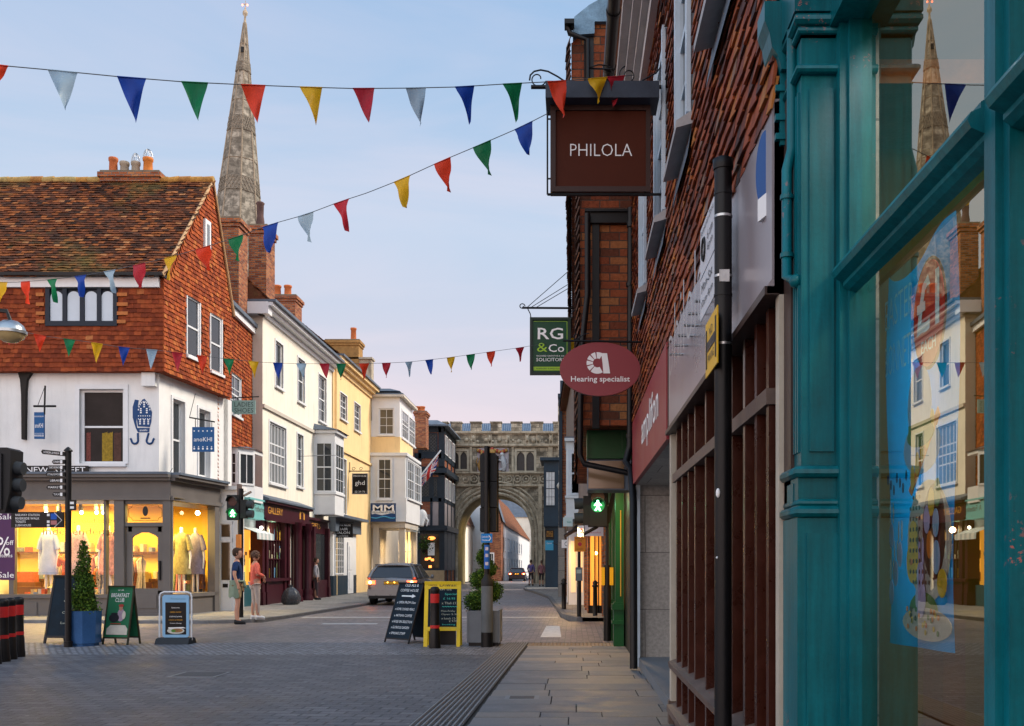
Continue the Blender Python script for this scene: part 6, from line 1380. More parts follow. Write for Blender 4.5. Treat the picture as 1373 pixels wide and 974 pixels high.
mb=MB(); mb.tube([(X(755),YH,Zp(457)),(XR,YH,Zp(459))],.013,6); mb.tube([(X(778),YH,Zp(457)),(X(778),YH,Zp(463))],.008,4); mb.tube([(X(832),YH,Zp(457)),(X(832),YH,Zp(463))],.008,4); mb.tube([(X(773)+.05*math.cos(t)*(1-t/9),YH,Zp(453)+.05*math.sin(t)*(1-t/9)) for t in [k*.5 for k in range(14)]],.006,4); mb.tube([(X(775),YH,Zp(455)),(X(782),YH,Zp(449)),(X(790),YH,Zp(447))],.006,4); mb.build('bracket',m_black,hs)
# ================================================================ RG & Co sign
YR=20.0; rg=thing('hanging_sign','green solicitors hanging sign with large white letters RG and yellow ampersand','sign',(xu(738,YR),YR,zv(503,YR)))
F=FRONT(YR); X=lambda u: xu(u,YR); Zp=lambda v: zv(v,YR)
mb=MB(); mb.fb(F,X(710.5),X(765.5),Zp(503),Zp(426),-.05,0,0); 
for q in ((710.5,714,503,426),(762,765.5,503,426),(714,762,503,499.5),(714,762,429.5,426)): mb.fb(F,X(q[0]),X(q[1]),Zp(q[2]),Zp(q[3]),0,.03,1)
mb.build('board',[m_dkgreen,M('blackish_green_frame',(.01,.022,.018),.4,.2,3,0)],rg)
mb=MB(); mb.text(F,'RG',X(738),Zp(447.5),15.5/FPX*YR,.004,34/FPX*YR,off=.01); mb.text(F,'Co',X(746),Zp(467),10.5/FPX*YR,.004,21/FPX*YR,off=.005); mb.text(F,'SOLICITORS',X(738),Zp(482.5),4.5/FPX*YR,.004,38/FPX*YR); mb.text(F,'RICHARD GRIFFITHS & CO',X(738),Zp(477.5),1.8/FPX*YR,.004,37/FPX*YR); mb.build('lettering',m_txtw,rg)
mb=MB(); mb.text(F,'&',X(727),Zp(466),12/FPX*YR,.004,14/FPX*YR); mb.fb(F,X(715.5),X(761),Zp(497),Zp(492),.001,.003); mb.fb(F,X(715.5),X(760),Zp(431.5),Zp(431),.001,.003); mb.fb(F,X(760),X(760.6),Zp(491),Zp(431),.001,.003); mb.build('lime_detail',M('lime_paint',(.30,.50,.04),.5,.05,3,0),rg)
mb=MB(); mb.text(F,'INDEPENDENT BUSINESS SOLICITORS',X(738),Zp(494.5),2/FPX*YR,.005,38/FPX*YR); mb.build('strip_lettering',m_txtk,rg)
mb=MB(); mb.tube([(X(700),YR,Zp(413)),(.13,YR,Zp(413.5))],.022,6)
for a,b in (((706,413),(777,351)),((711,413),(777,372)),((718,413),(777,378))): mb.tube([(X(a[0]),YR,Zp(a[1])),(X(b[0]),YR,Zp(b[1]))],.007,4)
for u in (707,772): mb.tube([(X(u),YR,Zp(413)),(X(u+(4 if u<720 else -6)),YR,Zp(421)),(X(u+(5 if u<720 else -7)),YR,Zp(427))],.01,4)
mb.tube([(X(700)+.06*math.cos(t)*(1-t/12),YR,Zp(411)+.06*math.sin(t)*(1-t/12)) for t in [k*.5 for k in range(14)]],.01,4)
mb.build('bracket',m_black,rg)
# ================================================================ BRICK AND TIMBER HOUSE beyond
b1=thing('brick_timber_house','tall narrow brick house with black pipes behind the hanging signs','house',(.5,14.2,0))
YE=14.1; FE1=FRONT(YE); X=lambda u: xu(u,YE); Zp=lambda v: zv(v,YE)
mb=MB(); mb.box(.10,1.6,YE,24,3.35,6.75); mb.box(-.02,1.6,YE-.02,24,6.75,8.75); mb.quad((-.02,YE-.02,8.75),(1.6,YE-.02,8.75),(1.6,YE-.02,10.4),(.7,YE-.02,9.35)); mb.build('brick_wall',m_brickbig,b1)
mb=MB(); Fv=RIGHTW(.10); tiles(mb,Fv,-24,-14.0,3.4,6.8,dw=.19,dz=.13,lift=.06,jit=1.5); Fv2=RIGHTW(-.02); tiles(mb,Fv2,-24,-14.0,6.7,8.7,dw=.19,dz=.13,lift=.07,jit=1.8); mb.build('hung_tiles',tilemat('grey_edge_tile',[(0,(.06,.05,.05)),(.6,(.14,.08,.06)),(1,(.25,.1,.05))]),b1)
mb=MB(); mb.fb(FE1,X(794),X(803.5),Zp(575),Zp(301),-.05,.05); mb.fb(FE1,X(784),X(846),Zp(302),Zp(286),-.05,.10); mb.fb(FE1,X(784),X(846),Zp(288),Zp(285),-.05,.14); mb.fb(FE1,X(783),X(796),Zp(260),Zp(48),-.04,.03); mb.fb(FE1,X(822),X(829),Zp(120),Zp(0),-.05,.3); mb.build('black_timber',m_black,b1)
mb=MB()
mb.tube([(X(787.5),YE-.12,Zp(260)),(X(787.5),YE-.12,Zp(60)),(X(764),YE-.14,Zp(52)),(X(761),YE-.14,Zp(40))],.04,10)
mb.tube([(X(787.5),YE-.16,Zp(292)),(X(787.5),YE-.16,Zp(400)),(X(779),YE-.18,Zp(480)),(X(777.5),YE-.18,Zp(612)),(X(783),YE-.18,Zp(624)),(X(846),YE-.18,Zp(637))],.042,10)
mb.tube([(X(845),YE-.2,Zp(286)),(X(844),YE-.2,Zp(600)),(X(838),YE-.2,Zp(622)),(X(844),YE-.4,Zp(634)),(X(844),YE-.9,Zp(680)),(X(843),12.95,.02)],.052,10)
for v in (390,590): mb.tube([(X(844),YE-.2,Zp(v)),(X(844),YE-.2,Zp(v-5))],.062,10)
mb.tube([(X(845),YE-.22,Zp(312)),(X(845),YE-.22,Zp(305))],.065,10)
mb.box(X(757),X(770),YE-.25,YE-.05,Zp(44),Zp(38)); mb.build('downpipe',m_black,b1)
lr_=MB(); e=[(X(768),Zp(52)),(X(770),Zp(28)),(X(790),Zp(12)),(X(806),Zp(3)),(X(826),Zp(-6)),(X(826),Zp(34)),(X(797),Zp(34)),(X(797),Zp(50))]
lr_.prism(FE1,e,-.02,.10); lr_.quad(FE1.p(X(768),Zp(30),.05),FE1.p(X(826),Zp(-6),.05),FE1.p(X(826),Zp(-6),-9.9),FE1.p(X(768),Zp(30),-9.9)); lr_.build('lead_verge',M('weathered_blue_lead',(.15,.26,.36),.5,.45,5,.4),b1)
mb=MB(); mb.prism(FE1,[(.95,8.5),(5,8.5),(5,12),(2.6,12)],-9.9,-.1); mb.build('gable_wall',m_brickbig,b1)
# white letters on the gable edge of lower sign + green fascia
Yf=14.62; Fg=FRONT(Yf); X=lambda u: xu(u,Yf); Zp=lambda v: zv(v,Yf)
mb=MB(); mb.box(X(787),XR,Yf,15.3,Zp(615),Zp(578)); mb.box(.66,XR,15.3,22.5,2.95,3.35); 
for q in ((787,789,615,578),(834,840,615,578)): mb.fb(Fg,X(q[0]),X(q[1]),Zp(q[2]),Zp(q[3]),0,.02)
mb.box(X(787),XR,Yf-.03,15.3,Zp(578),Zp(576)); gs=mb.build('green_fascia',m_green,b1)
mb=MB(); mb.box(X(786),XR+.0,Yf-.1,15.35,Zp(576),Zp(572)); mb.box(X(788),XR,Yf+.05,15.25,Zp(657),Zp(616)); mb.build_split('lead_capping',[m_lead],gs)
mb=MB(); mb.fb(Fg,X(789),X(837),Zp(655),Zp(618),-.04,-.03); mb.build('pane',glassdark('bronze_glass',(.16,.10,.055),.12),gs)
mb=MB()
Yg2=17.2; X2=lambda u: xu(u,Yg2)
for y0 in (16.8,18.2,19.7,21.2):
    mb.box(.72,XR,y0,y0+.25,0,2.95); mb.box(.69,XR,y0-.04,y0+.28,0,.75); mb.box(.66,XR,y0-.07,y0+.3,.62,.72); mb.box(.66,XR,y0-.07,y0+.3,.38,.44)
mb.box(.745,XR,17.2,22.5,0,.62)
mb.build('green_shopfront',m_green,b1)
mb=MB(); mb.box(.80,XR+.2,17.3,22.4,.6,2.9); mb.build('lit_shop_glass',emis('dim_amber_shop',(.5,.2,.02),.35),b1)
mb=MB(); mb.box(XR+.02,1.6,13.62,22.5,0,3.4); mb.build('ground_wall',m_black,b1)
mb=MB(); mb.box(.80,.815,16.785,16.80,.85,2.3); mb.build('reflected_strip',M('brass_strip',(.6,.35,.05),.3,.1,3,0,metal=.8),b1)  # reflection on the pilaster, built in as a gold metal strip
# ================================================================ further right-hand houses
def rx(Y): return .42-(Y-22.5)*.036
b2=thing('white_bay_house','rendered house with a white projecting bay above an orange lit shop','house',(0.4,30,0))
FR1=Fr((rx(42),42,0),(rx(22.6)-rx(42),-(42-22.6),0)); sr=lambda Y:(42-Y)*FR1.d.length/abs(FR1.d.y)
m_gr=M('brown_grey_render',(.17,.14,.125),.85,.2,2,.3,dirt=.4)
mb=MB(); mb.fb(FR1,sr(42),sr(22.6),2.9,7.9,-4,0); mb.build('wall',m_gr,b2)
mb=MB(); mb.fb(FR1,sr(42),sr(22.6),7.9,8.05,-.3,.25); mb.add([FR1.p(sr(42),8.0,.3),FR1.p(sr(22.6),8.0,.3),FR1.p(sr(22.6),11,-3),FR1.p(sr(42),11,-3)],[(0,1,2,3)]); mb.build('roof',m_roof,b2)
Yy=29.5; X=lambda u: xu(u,Yy); Zp=lambda v: zv(v,Yy); Fy=FRONT(Yy)
mb=MB(); mb.box(X(759),X(790),Yy,Yy+2.2,Zp(694),Zp(589)); mb.box(X(757),X(790),Yy-.06,Yy+2.3,Zp(696),Zp(692)); mb.box(X(757.5),X(790),Yy-.05,Yy+2.25,Zp(668),Zp(665)); mb.box(X(757),X(790),Yy-.1,Yy+2.3,Zp(592),Zp(588)); 
for k in range(1,5): mb.fb(Fy,X(759),X(790),Zp(692-k*6)-.01,Zp(692-k*6),0,.012)
bw=mb.build('bay_window',M('pale_blue_white_bay',(.50,.58,.63),.5,.06,3,.05),b2); window(Fy,X(764),X(784),Zp(664),Zp(606),bw,cols=1,rows=2,o=.03,case=.05,sill=False,mat=m_bluew)
mb=MB(); mb.box(X(757),X(790),Yy-.08,Yy+2.3,Zp(588),Zp(586)); mb.build('lead_top',m_lead,bw)
mb=MB(); Y3=26.0; mb.box(xu(770,Y3),xu(780,Y3),Y3,Y3+1.2,zv(566,Y3),zv(540,Y3)); mb.build('white_dormer_box',m_bluew,b2)
# shopfronts of that house
m_or=emis('amber_shop_light',(1,.36,.05),.6)
mb=MB(); mb.box(.80,4,22.6,27,0,2.9,0); mb.box(.40,4,27,33,0,2.9,1); mb.box(-.16,4,33,41.9,0,2.9,0)
mb.fb(FR1,sr(42),sr(22.6),2.6,2.9,-.4,.06,2)
mb.build('shopfront',[m_gr,m_brick,M('dark_brown_fascia',(.04,.025,.02),.5,.2,3,.1)],b2)
mb=MB(); mb.box(.47,.78,26.96,27.0,.25,2.45); mb.build('lit_window',m_or,b2)
mb=MB()
for x in (.42,.58,.68,.77): mb.box(x,x+.03,26.9,26.96,0,2.5)
mb.box(.42,.80,26.9,26.96,0,.3); mb.box(.42,.80,26.88,26.96,2.4,2.55); mb.build('window_frame',m_black,b2)
mb=MB(); mb.box(-.14,.38,32.9,33.0,0,2.5); wsw=mb.build('white_shop_window',m_white,b2)
mb=MB(); mb.box(-.06,.1,32.88,32.9,.5,2.2); mb.box(.18,.33,32.88,32.9,.5,2.2); mb.build('pane',emis('pale_amber_window',(.8,.55,.3),.5),wsw)
for y in (23.6,25.3,29,31,35,37.5,40): 
    x=.8 if y<27 else (.40 if y<33 else -.16); mb=MB(); mb.box(x-.05,x,y,y+.3,0,2.6); mb.build('pier',m_brick if y<34 else m_white,b2)
bl=MB(); bl.ball((xu(799,27),27,zv(742,27)),.06); bl.build('shop_bulb',emis('amber_bulb',(1,.6,.12),30),b2)
lamp((.0,26,2.35),40,(1,.6,.22),.3,name='shop_lamp'); lamp((-.5,32,2.35),40,(1,.6,.22),.3,name='shop_lamp'); lamp((.12,19.5,2.7),16,(1,.62,.25),.3,name='shop_lamp')
lamp((.50,16.0,2.7),48,(1,.62,.28),.3,name='shop_lamp')
b3=thing('brick_house','narrow red brick house with dark blue corner post beyond the white bay','house',(0,45,0))
Y4=42.2; X=lambda u: xu(u,Y4); Zp=lambda v: zv(v,Y4)
mb=MB(); mb.box(X(753),X(775),Y4,58,0,Zp(513)); mb.build('wall',m_brick,b3); mb=MB(); mb.box(X(749.5),X(754),Y4-.1,Y4+.4,0,Zp(530)); mb.box(X(748),X(765),Y4-.2,58,Zp(534),Zp(529)); mb.box(X(751),X(760),Y4-.1,Y4+.6,Zp(530),Zp(511)); mb.build('blue_post',m_dkblue,b3)
mb=MB(); mb.box(X(748.5),X(757),Y4-.3,50,0,Zp(708)); mb.build('stone_pier',brickmat('grey_stone_pier',(.27,.25,.23),(.33,.31,.28),(.16,.15,.14),1.2,.6,.015),b3)
b4=thing('blue_oriel_house','dark blue painted house front with an oriel window right of the gate','house',(-1,62,0))
Y5=60; X=lambda u: xu(u,Y5); Zp=lambda v: zv(v,Y5); F5_=FRONT(Y5)
mb=MB(); mb.box(X(748),X(770),Y5+.3,73.5,0,Zp(540)); mb.hexa([(X(748),Y5+.3,Zp(540)),(X(770),Y5+.3,Zp(540)),(X(770),73.5,Zp(540)),(X(748),73.5,Zp(540)),(X(753),Y5+.3,Zp(515)),(X(770),Y5+.3,Zp(515)),(X(770),73.5,Zp(515)),(X(753),73.5,Zp(515))]); mb.build('stone_wall',m_stone,b4)
mb=MB(); mb.box(X(729),X(749),Y5,Y5+3,Zp(706),Zp(618)); mb.box(X(724),X(749.5),Y5-.3,Y5+3.3,Zp(618),Zp(614)); mb.box(X(731),X(749),Y5+.3,Y5+3,0,Zp(706))
ob=mb.build('oriel',m_dkblue,b4); window(F5_,X(731),X(745),Zp(679),Zp(632),ob,cols=3,rows=4,o=.06,mat=m_dkblue,glass=M('white_net_curtain',(.5,.53,.55),.9,.15,6,.1),sill=False)
mb=MB(); mb.ball((xu(754,45),44.9,zv(652,45)),.25,10,sz=.8); mb.build('wall_lamp',M('pale_lamp_globe',(.4,.42,.4),.4,.1,3,0),b4)
hang('small black sign with gold lines beneath the dark blue oriel',731,743,711,723,58,m_black,[('BELL’S',737,713.5,2,8),('COFFEE',737,716.3,2,9),('HOUSE',737,719,2,9)],mt=m_gold)
t_,F_=hang('small sky blue picture sign hanging under the black and gold sign',731,742,725,738,58,M('sky_blue_sign',(.05,.35,.6),.5,.1,3,0),[('Open',736.5,729,2.5,7)],lambda mb,Y: mb.tube([(xu(741,Y),Y,zv(728,Y)),(xu(750,Y),Y,zv(732,Y))],.03,5))
hang('white scalloped sign with dark letters CAS beside the grey stone pier',753,771,724,735,38,m_txtw,[('CASA',764,729.5,6,14)],mt=m_txtk)
hang('white and pink shop sign hanging behind the green man signal',784,809,699,719,24,M('lilac_white_sign',(.52,.53,.60),.5,.03,2,0),[('a',797,707,6,5),('specialist',797,714.5,3,18)],mt=M('pink_letter',(.4,.03,.05),.5,.05,2,0))
hang('small white sign with a red disc left of the larger white sign',774.5,783,705,722,26,m_txtw,[('o',779,712,6,5)],mt=M('red_letter',(.45,.03,.03),.5,.05,2,0))
hang('teal bottomed white sign under the white bay window',755,768,694,706,28.6,M('pale_teal_sign',(.4,.55,.58),.5,.03,2,0),[('ties',763,700,3,6)],mt=M('teal_letter',(.02,.25,.2),.5,.05,2,0))
an=MB(); an.prism(Fr((0,30,0),(1,0,0)),[(xu(756,30),zv(719,30)),(xu(785,30),zv(702,30)),(xu(785,30),zv(699,30)),(xu(756,30),zv(717,30))],-2.5,0); tag(an.build('shop_awning',M('dark_awning',(.05,.045,.05),.8,.2,3,.1)),'dark sloping awning over the lit shops on the right','awning')
# ================================================================ BUNTING
FC={'s':M('silver_pennant',(.30,.42,.52),.45,.05,3,.0,fine=6),'b':M('blue_pennant',(.008,.05,.32),.45,.08,6,.05),'g':M('green_pennant',(.005,.16,.06),.45,.08,6,.05),
 'o':M('orange_red_pennant',(.62,.045,.015),.45,.08,6,.05),'y':M('yellow_pennant',(.62,.36,.01),.45,.08,6,.05),'r':M('crimson_pennant',(.40,.02,.035),.45,.08,6,.05)}
for _m in FC.values():     # thin plastic lets some light through
    nt=_m.node_tree; b=nt.nodes['Principled BSDF']; o=[n for n in nt.nodes if n.type=='OUTPUT_MATERIAL'][0]; tr=ND(nt,'ShaderNodeBsdfTranslucent'); mx=ND(nt,'ShaderNodeMixShader'); mx.inputs[0].default_value=.35
    nt.links.new(b.inputs['Base Color'].links[0].from_socket,tr.inputs[0]); nt.links.new(b.outputs[0],mx.inputs[1]); nt.links.new(tr.outputs[0],mx.inputs[2]); nt.links.new(mx.outputs[0],o.inputs[0])
m_cord=M('cord',(.08,.09,.10),.8,.1,6,0)
random.seed(9)
def bunting(label,pts,e0,e1,flags,r):
    (ua,Ya),(ub,Yb)=e0,e1
    def Yat(u): t=(u-ua)/(ub-ua); return 1/((1-t)/Ya+t/Yb)
    def vat(u):
        for (a,b),(c,d) in zip(pts[:-1],pts[1:]):
            if a<=u<=c: 
                t=(u-a)/(c-a); return b+(d-b)*t
        return pts[-1][1]
    P=lambda u: px(u,vat(u),Yat(u))
    root=thing('bunting_string',label,'bunting',tuple(P(pts[len(pts)//2][0])),group='strings of pennants across the street')
    u0,u1=pts[0][0],pts[-1][0]; n=90
    mb=MB(); mb.tube([P(u0+(u1-u0)*i/n) for i in range(n+1)],r,5); mb.build('cord',m_cord,root)
    for (fu0,fu1,c,tu,tv) in flags:
        A,B=P(fu0),P(fu1); Yt=Yat(tu); T=px(tu,tv,(A.y+B.y)/2); mb=MB(); N=8
        ph=random.uniform(0,6); nrm=(B-A).cross(T-A).normalized(); vs=[]
        for j in range(N+1):
            f=j/N; L=A.lerp(T,f); R=B.lerp(T,f)
            for k in range(5):
                q=L.lerp(R,k/4); q=q+nrm*((.035*math.sin(ph+f*3.4+k*.9)+.05*f*math.sin(ph*2))*min(1,f*3)); 
                if j==0: q=A.lerp(B,k/4)+Vector((0,0,-.0))
                vs.append(q)
        fs=[(j*5+k,(j+1)*5+k,(j+1)*5+k+1,j*5+k+1) for j in range(N) for k in range(4)]
        mb.add(vs,fs,0,True); mb.tube([A,B],r*1.4,5); mb.build('pennant',FC[c],root)
    return root
bunting('uppermost string of large pennants ending at the brown hanging sign',[(-40,83),(0,88),(66,94),(158,103),(245,110),(330,114),(405,117),(475,119),(545,118.5),(612,117),(676,113),(735,110),(790,106),(850,101)],(0,7.2),(745,8.65),
 [(-22,11,'o',-6,118),(64,104,'s',88,150),(157,196,'b',181,159),(243,279,'g',266,164),(323,356,'o',345,165),(402,432,'y',424,167),(473,502,'r',494,167),(544,571,'s',565,165),(610,636,'b',631,164),(674,700,'g',695,159),(734,759,'o',757,155),(788,814,'y',800,141),(814,838,'r',826,139)],.004)
bunting('middle string of pennants climbing diagonally from the left roof to the brown hanging sign',[(-30,378),(18,379),(60,376),(110,370),(150,363),(190,354),(228,345),(270,333),(318,318),(360,302),(410,288),(455,271),(492,259),(540,240),(590,217),(640,196),(700,170),(737,151)],(0,14.8),(735,9.4),
 [(-6,10,'y',1,405),(28,40,'o',34,407),(63,77,'g',70,405),(100,116,'b',108,398),(139,155,'s',148,392),(178,195,'r',188,386),(220,237,'y',231,377),(262,282,'o',276,362),(306,326,'g',318,350),(352,373,'b',364,340),(399,420,'s',413,324),(447,468,'r',461,309),(528,550,'y',544,279),(582,604,'o',598,256),(634,658,'g',654,234),(690,714,'b',711,209)],.004)
bunting('lowest string of small pennants sagging across the street to the green sign',[(-20,438),(10,441),(60,451),(120,459),(163,466),(213,470),(300,481),(350,486),(400,488),(480,488),(520,487),(550,485.5),(600,480),(650,473),(700,466),(740,459),(776,452)],(0,15.5),(770,20.3),
 [(-30,-14,'y',-22,461),(6,22,'r',12,463),(45,62,'o',53,472),(85,101,'g',92,479),(122,138,'y',129,487),(159,174,'b',165,491),(196,211,'s',202,496),(230,245,'r',238,499),(264,278,'o',272,502),(300,314,'g',307,505),(333,347,'y',341,507),(366,379,'b',374,509),(397,411,'s',406,509),(428,442,'r',437,508),(451,464,'g',458,509),(481,495,'o',489,508),(512,524,'r',519,506),(543,553,'s',550,505),(570,581,'b',577,503),(599,610,'y',606,499),(625,637,'g',632,496),(652,664,'o',660,491),(691,703,'r',698,485),(764,773,'y',768,477)],.004)
# ================================================================ STREET FURNITURE
def gp(u,Y): return (xu(u,Y),Y,0)
# bollards
m_bred=M('bollard_red',(.42,.02,.02),.4,.1,6,.05)
def bollard(label,u,Y,group=None,h=1.02):
    x=xu(u,Y); t=thing('bollard',label,'bollard',(x,Y,0),group=group)
    mb=MB(); mb.lathe([(.098,0),(.098,.05),(.09,.12),(.082,.3),(.075,.32),(.072,h-.10),(.076,h-.08),(.076,h-.04),(.06,h-.01),(.02,h)],(x,Y,0),18); mb.build('post',m_black,t)
    mb=MB(); mb.lathe([(.074,h-.27),(.0745,h-.12)],(x,Y,0),18); mb.lathe([(.078,.33),(.078,.38)],(x,Y,0),18); mb.build('red_band',m_bred,t); return t
bollard('black bollard with red band in front of the yellow framed chalkboard',583,16.5)
for i,(u,Y,l) in enumerate(((4,14.15,'nearest of the red banded bollards in the row at the left edge'),(13.5,14.5,'middle red banded bollard of the row at the left edge'),(24.5,14.9,'rightmost red banded bollard of the row at the left edge'),(-8,13.8,'red banded bollard cut by the left edge of the picture'))): bollard(l,u,Y,'red banded bollards at the left edge',.90)
def plainpost(label,u,Y,h,r=.045,name='bollard',cat='bollard'):
    x=xu(u,Y); t=thing(name,label,cat,(x,Y,0)); mb=MB(); mb.lathe([(r*1.7,0),(r*1.7,.02),(r*1.2,.04),(r,.06),(r*.92,h-.18),(r*1.4,h-.16),(r*1.4,h-.13),(r*.9,h-.12),(r*1.2,h-.06),(r*.5,h)],(x,Y,0),14); mb.build('post',m_black,t); return t
plainpost('plain black bollard on the right pavement near the curved kerb',756,29.5,1.0,.07)
plainpost('small black bollard farther up the right pavement by the brick pier',798,25.5,1.0,.06)
# left traffic light (edge of frame)
Yl=14.0; tl=thing('traffic_light','large black traffic signal seen from the side at the left edge','traffic light',gp(-14,Yl))
mb=MB(); mb.tube([gp(-14,Yl),(xu(-14,Yl),Yl,3.2)],.06,12); mb.box(xu(-14,Yl)-.02,xu(-2,Yl),Yl-.05,Yl+.05,zv(680,Yl),zv(672,Yl)); mb.box(xu(-14,Yl),xu(0,Yl),Yl-.05,Yl+.05,zv(618,Yl),zv(610,Yl)); mb.build('pole',m_black,tl)
mb=MB(); P=[(-16,606),(-13,602),(18,602),(23,605),(22,640),(21,662),(15,688),(-14,688)]; mb.prism(FRONT(Yl),[(xu(a,Yl),zv(b,Yl)) for a,b in P],-.16,.16); mb.fb(FRONT(Yl),xu(-10,Yl),xu(12,Yl),zv(684,Yl),zv(610,Yl),.16,.19); mb.build('signal_head',m_blackm,tl)
for v,u in ((628,20),(650,19),(674,17)):
    mb=MB(); mb.tube([(xu(u,Yl),Yl,zv(v,Yl)),(xu(u+12,Yl),Yl,zv(v+1,Yl))],[.10,.09],16,caps=True); mb.build('visor',M('grey_black_visor',(.03,.035,.04),.6,.1,4,.05) if v==628 else bpy.data.materials['grey_black_visor'],tl)
# dish street lamp
Yd_=14; dl=thing('street_lamp','silver domed street lamp hanging at the left edge in front of the tiled wall','street lamp',tuple(px(14,461,Yd_)))
c=px(14,446,Yd_); mb=MB(); mb.lathe([(.205,.0),(.205,.02),(.17,.10),(.10,.155),(.02,.165)],tuple(c),20); mb.lathe([(.215,-.02),(.215,.02)],tuple(c),20); mb.build('hood',M('silver_hood',(.35,.38,.40),.3,.1,4,.05,metal=.8),dl)
mb=MB(); mb.lathe([(.02,-.15),(.10,-.13),(.17,-.08),(.2,-.015)],tuple(c),20); mb.build('bowl',M('amber_bowl',(.45,.34,.16),.15,.2,6,.05),dl)
mb=MB(); mb.tube([c+Vector((0,0,.16)),c+Vector((-.05,0,.3)),c+Vector((-.9,0,.38)),Vector((c.x-.9,Yd_,0))],.03,8); mb.build('arm',m_black,dl)
# finger post
Yf_=16.7; fp=thing('finger_post','tall black finger post with seven short signs and one wide direction board','signpost',gp(91.5,Yf_)); xx=xu(91.5,Yf_); zt=zv(604,Yf_)
mb=MB(); mb.tube([(xx,Yf_,0),(xx,Yf_,zt)],.05,12); mb.lathe([(.07,-.02),(.07,.0),(.02,.05),(.0,.06)],(xx,Yf_,zt),10); mb.tube([(xx,Yf_,0),(xx,Yf_,.1)],.07,12); mb.build('pole',m_black,fp)
F=FRONT(Yf_-.05)
names=['CATHEDRAL & MUSEUM','CINEMA','TOURIST INFORMATION','CITY HALL PLAYHOUSE','LIBRARY','MARKET','TAXIS']
for nm,v,ul in zip(names,(608.7,620,627.6,636.7,645,654,663.5),(57.5,72,65.5,63.5,67.5,64.5,72.5)):
    a,b=xu(ul,Yf_),xu(89,Yf_); z=zv(v,Yf_); h=.036; tilt=.03 if v<610 else .0
    Ff=Fr((a,Yf_-.05,z+tilt),(b-a,0,-tilt*1.4),(0,0,1)); L=b-a
    mb=MB(); mb.prism(Ff,[(0,0),(.025,-h),(L,-h),(L,h),(.025,h)],-.012,.012); fg=mb.build('finger',m_black,fp)
    mb=MB(); mb.text(Ff,nm,L*.44,0,.035,.014,L*.66); mb.box(b-.07,b-.035,Yf_-.066,Yf_-.063,z-.028,z+.028); mb.build('lettering',m_txtw,fg)
mb=MB(); a,b=xu(95,Yf_),xu(104,Yf_); mb.fb(F,a,b,zv(685,Yf_),zv(671,Yf_),-.01,.012); fg=mb.build('finger',m_black,fp)
mb=MB(); 
for v in (675,681): mb.fb(F,a+.02,b-.03,zv(v+1.6,Yf_),zv(v-1.6,Yf_),.012,.015)
mb.build('symbol',m_txtw,fg)
mb=MB(); a,b=xu(18,Yf_),xu(88,Yf_); mb.fb(F,a,b,zv(708,Yf_),zv(687,Yf_),-.02,.02); bd=mb.build('direction_board',m_black,fp)
mb=MB()
for s,v in (('RAILWAY STATION',691),('RIVERSIDE WALK',695.7),('TOILETS',700),('LUSH HOUSE',704.8)): mb.text(F,s,xu(24,Yf_),zv(v,Yf_),.037,.023,{'R':.40,'T':.17,'L':.26}[s[0]],al='LEFT')
for v in (691,700,704.8): mb.fb(F,xu(66,Yf_),xu(69.5,Yf_),zv(v+1.6,Yf_),zv(v-1.6,Yf_),.02,.023)
mb.tube([F.p(xu(76,Yf_),zv(688,Yf_),.025),F.p(xu(86,Yf_),zv(698,Yf_),.025),F.p(xu(76,Yf_),zv(707.5,Yf_),.025)],.006,4)
mb.build('lettering',m_txtw,bd)
mb=MB(); mb.fb(F,xu(71,Yf_),xu(79,Yf_),zv(697,Yf_),zv(689,Yf_),.02,.022,0); mb.fb(F,xu(71,Yf_),xu(79,Yf_),zv(704,Yf_),zv(698.5,Yf_),.02,.022,1); mb.build('tourist_symbol',[M('sym_blue',(.01,.08,.4),.5,.05,2,0),M('sym_pink',(.4,.15,.15),.5,.05,2,0)],bd)
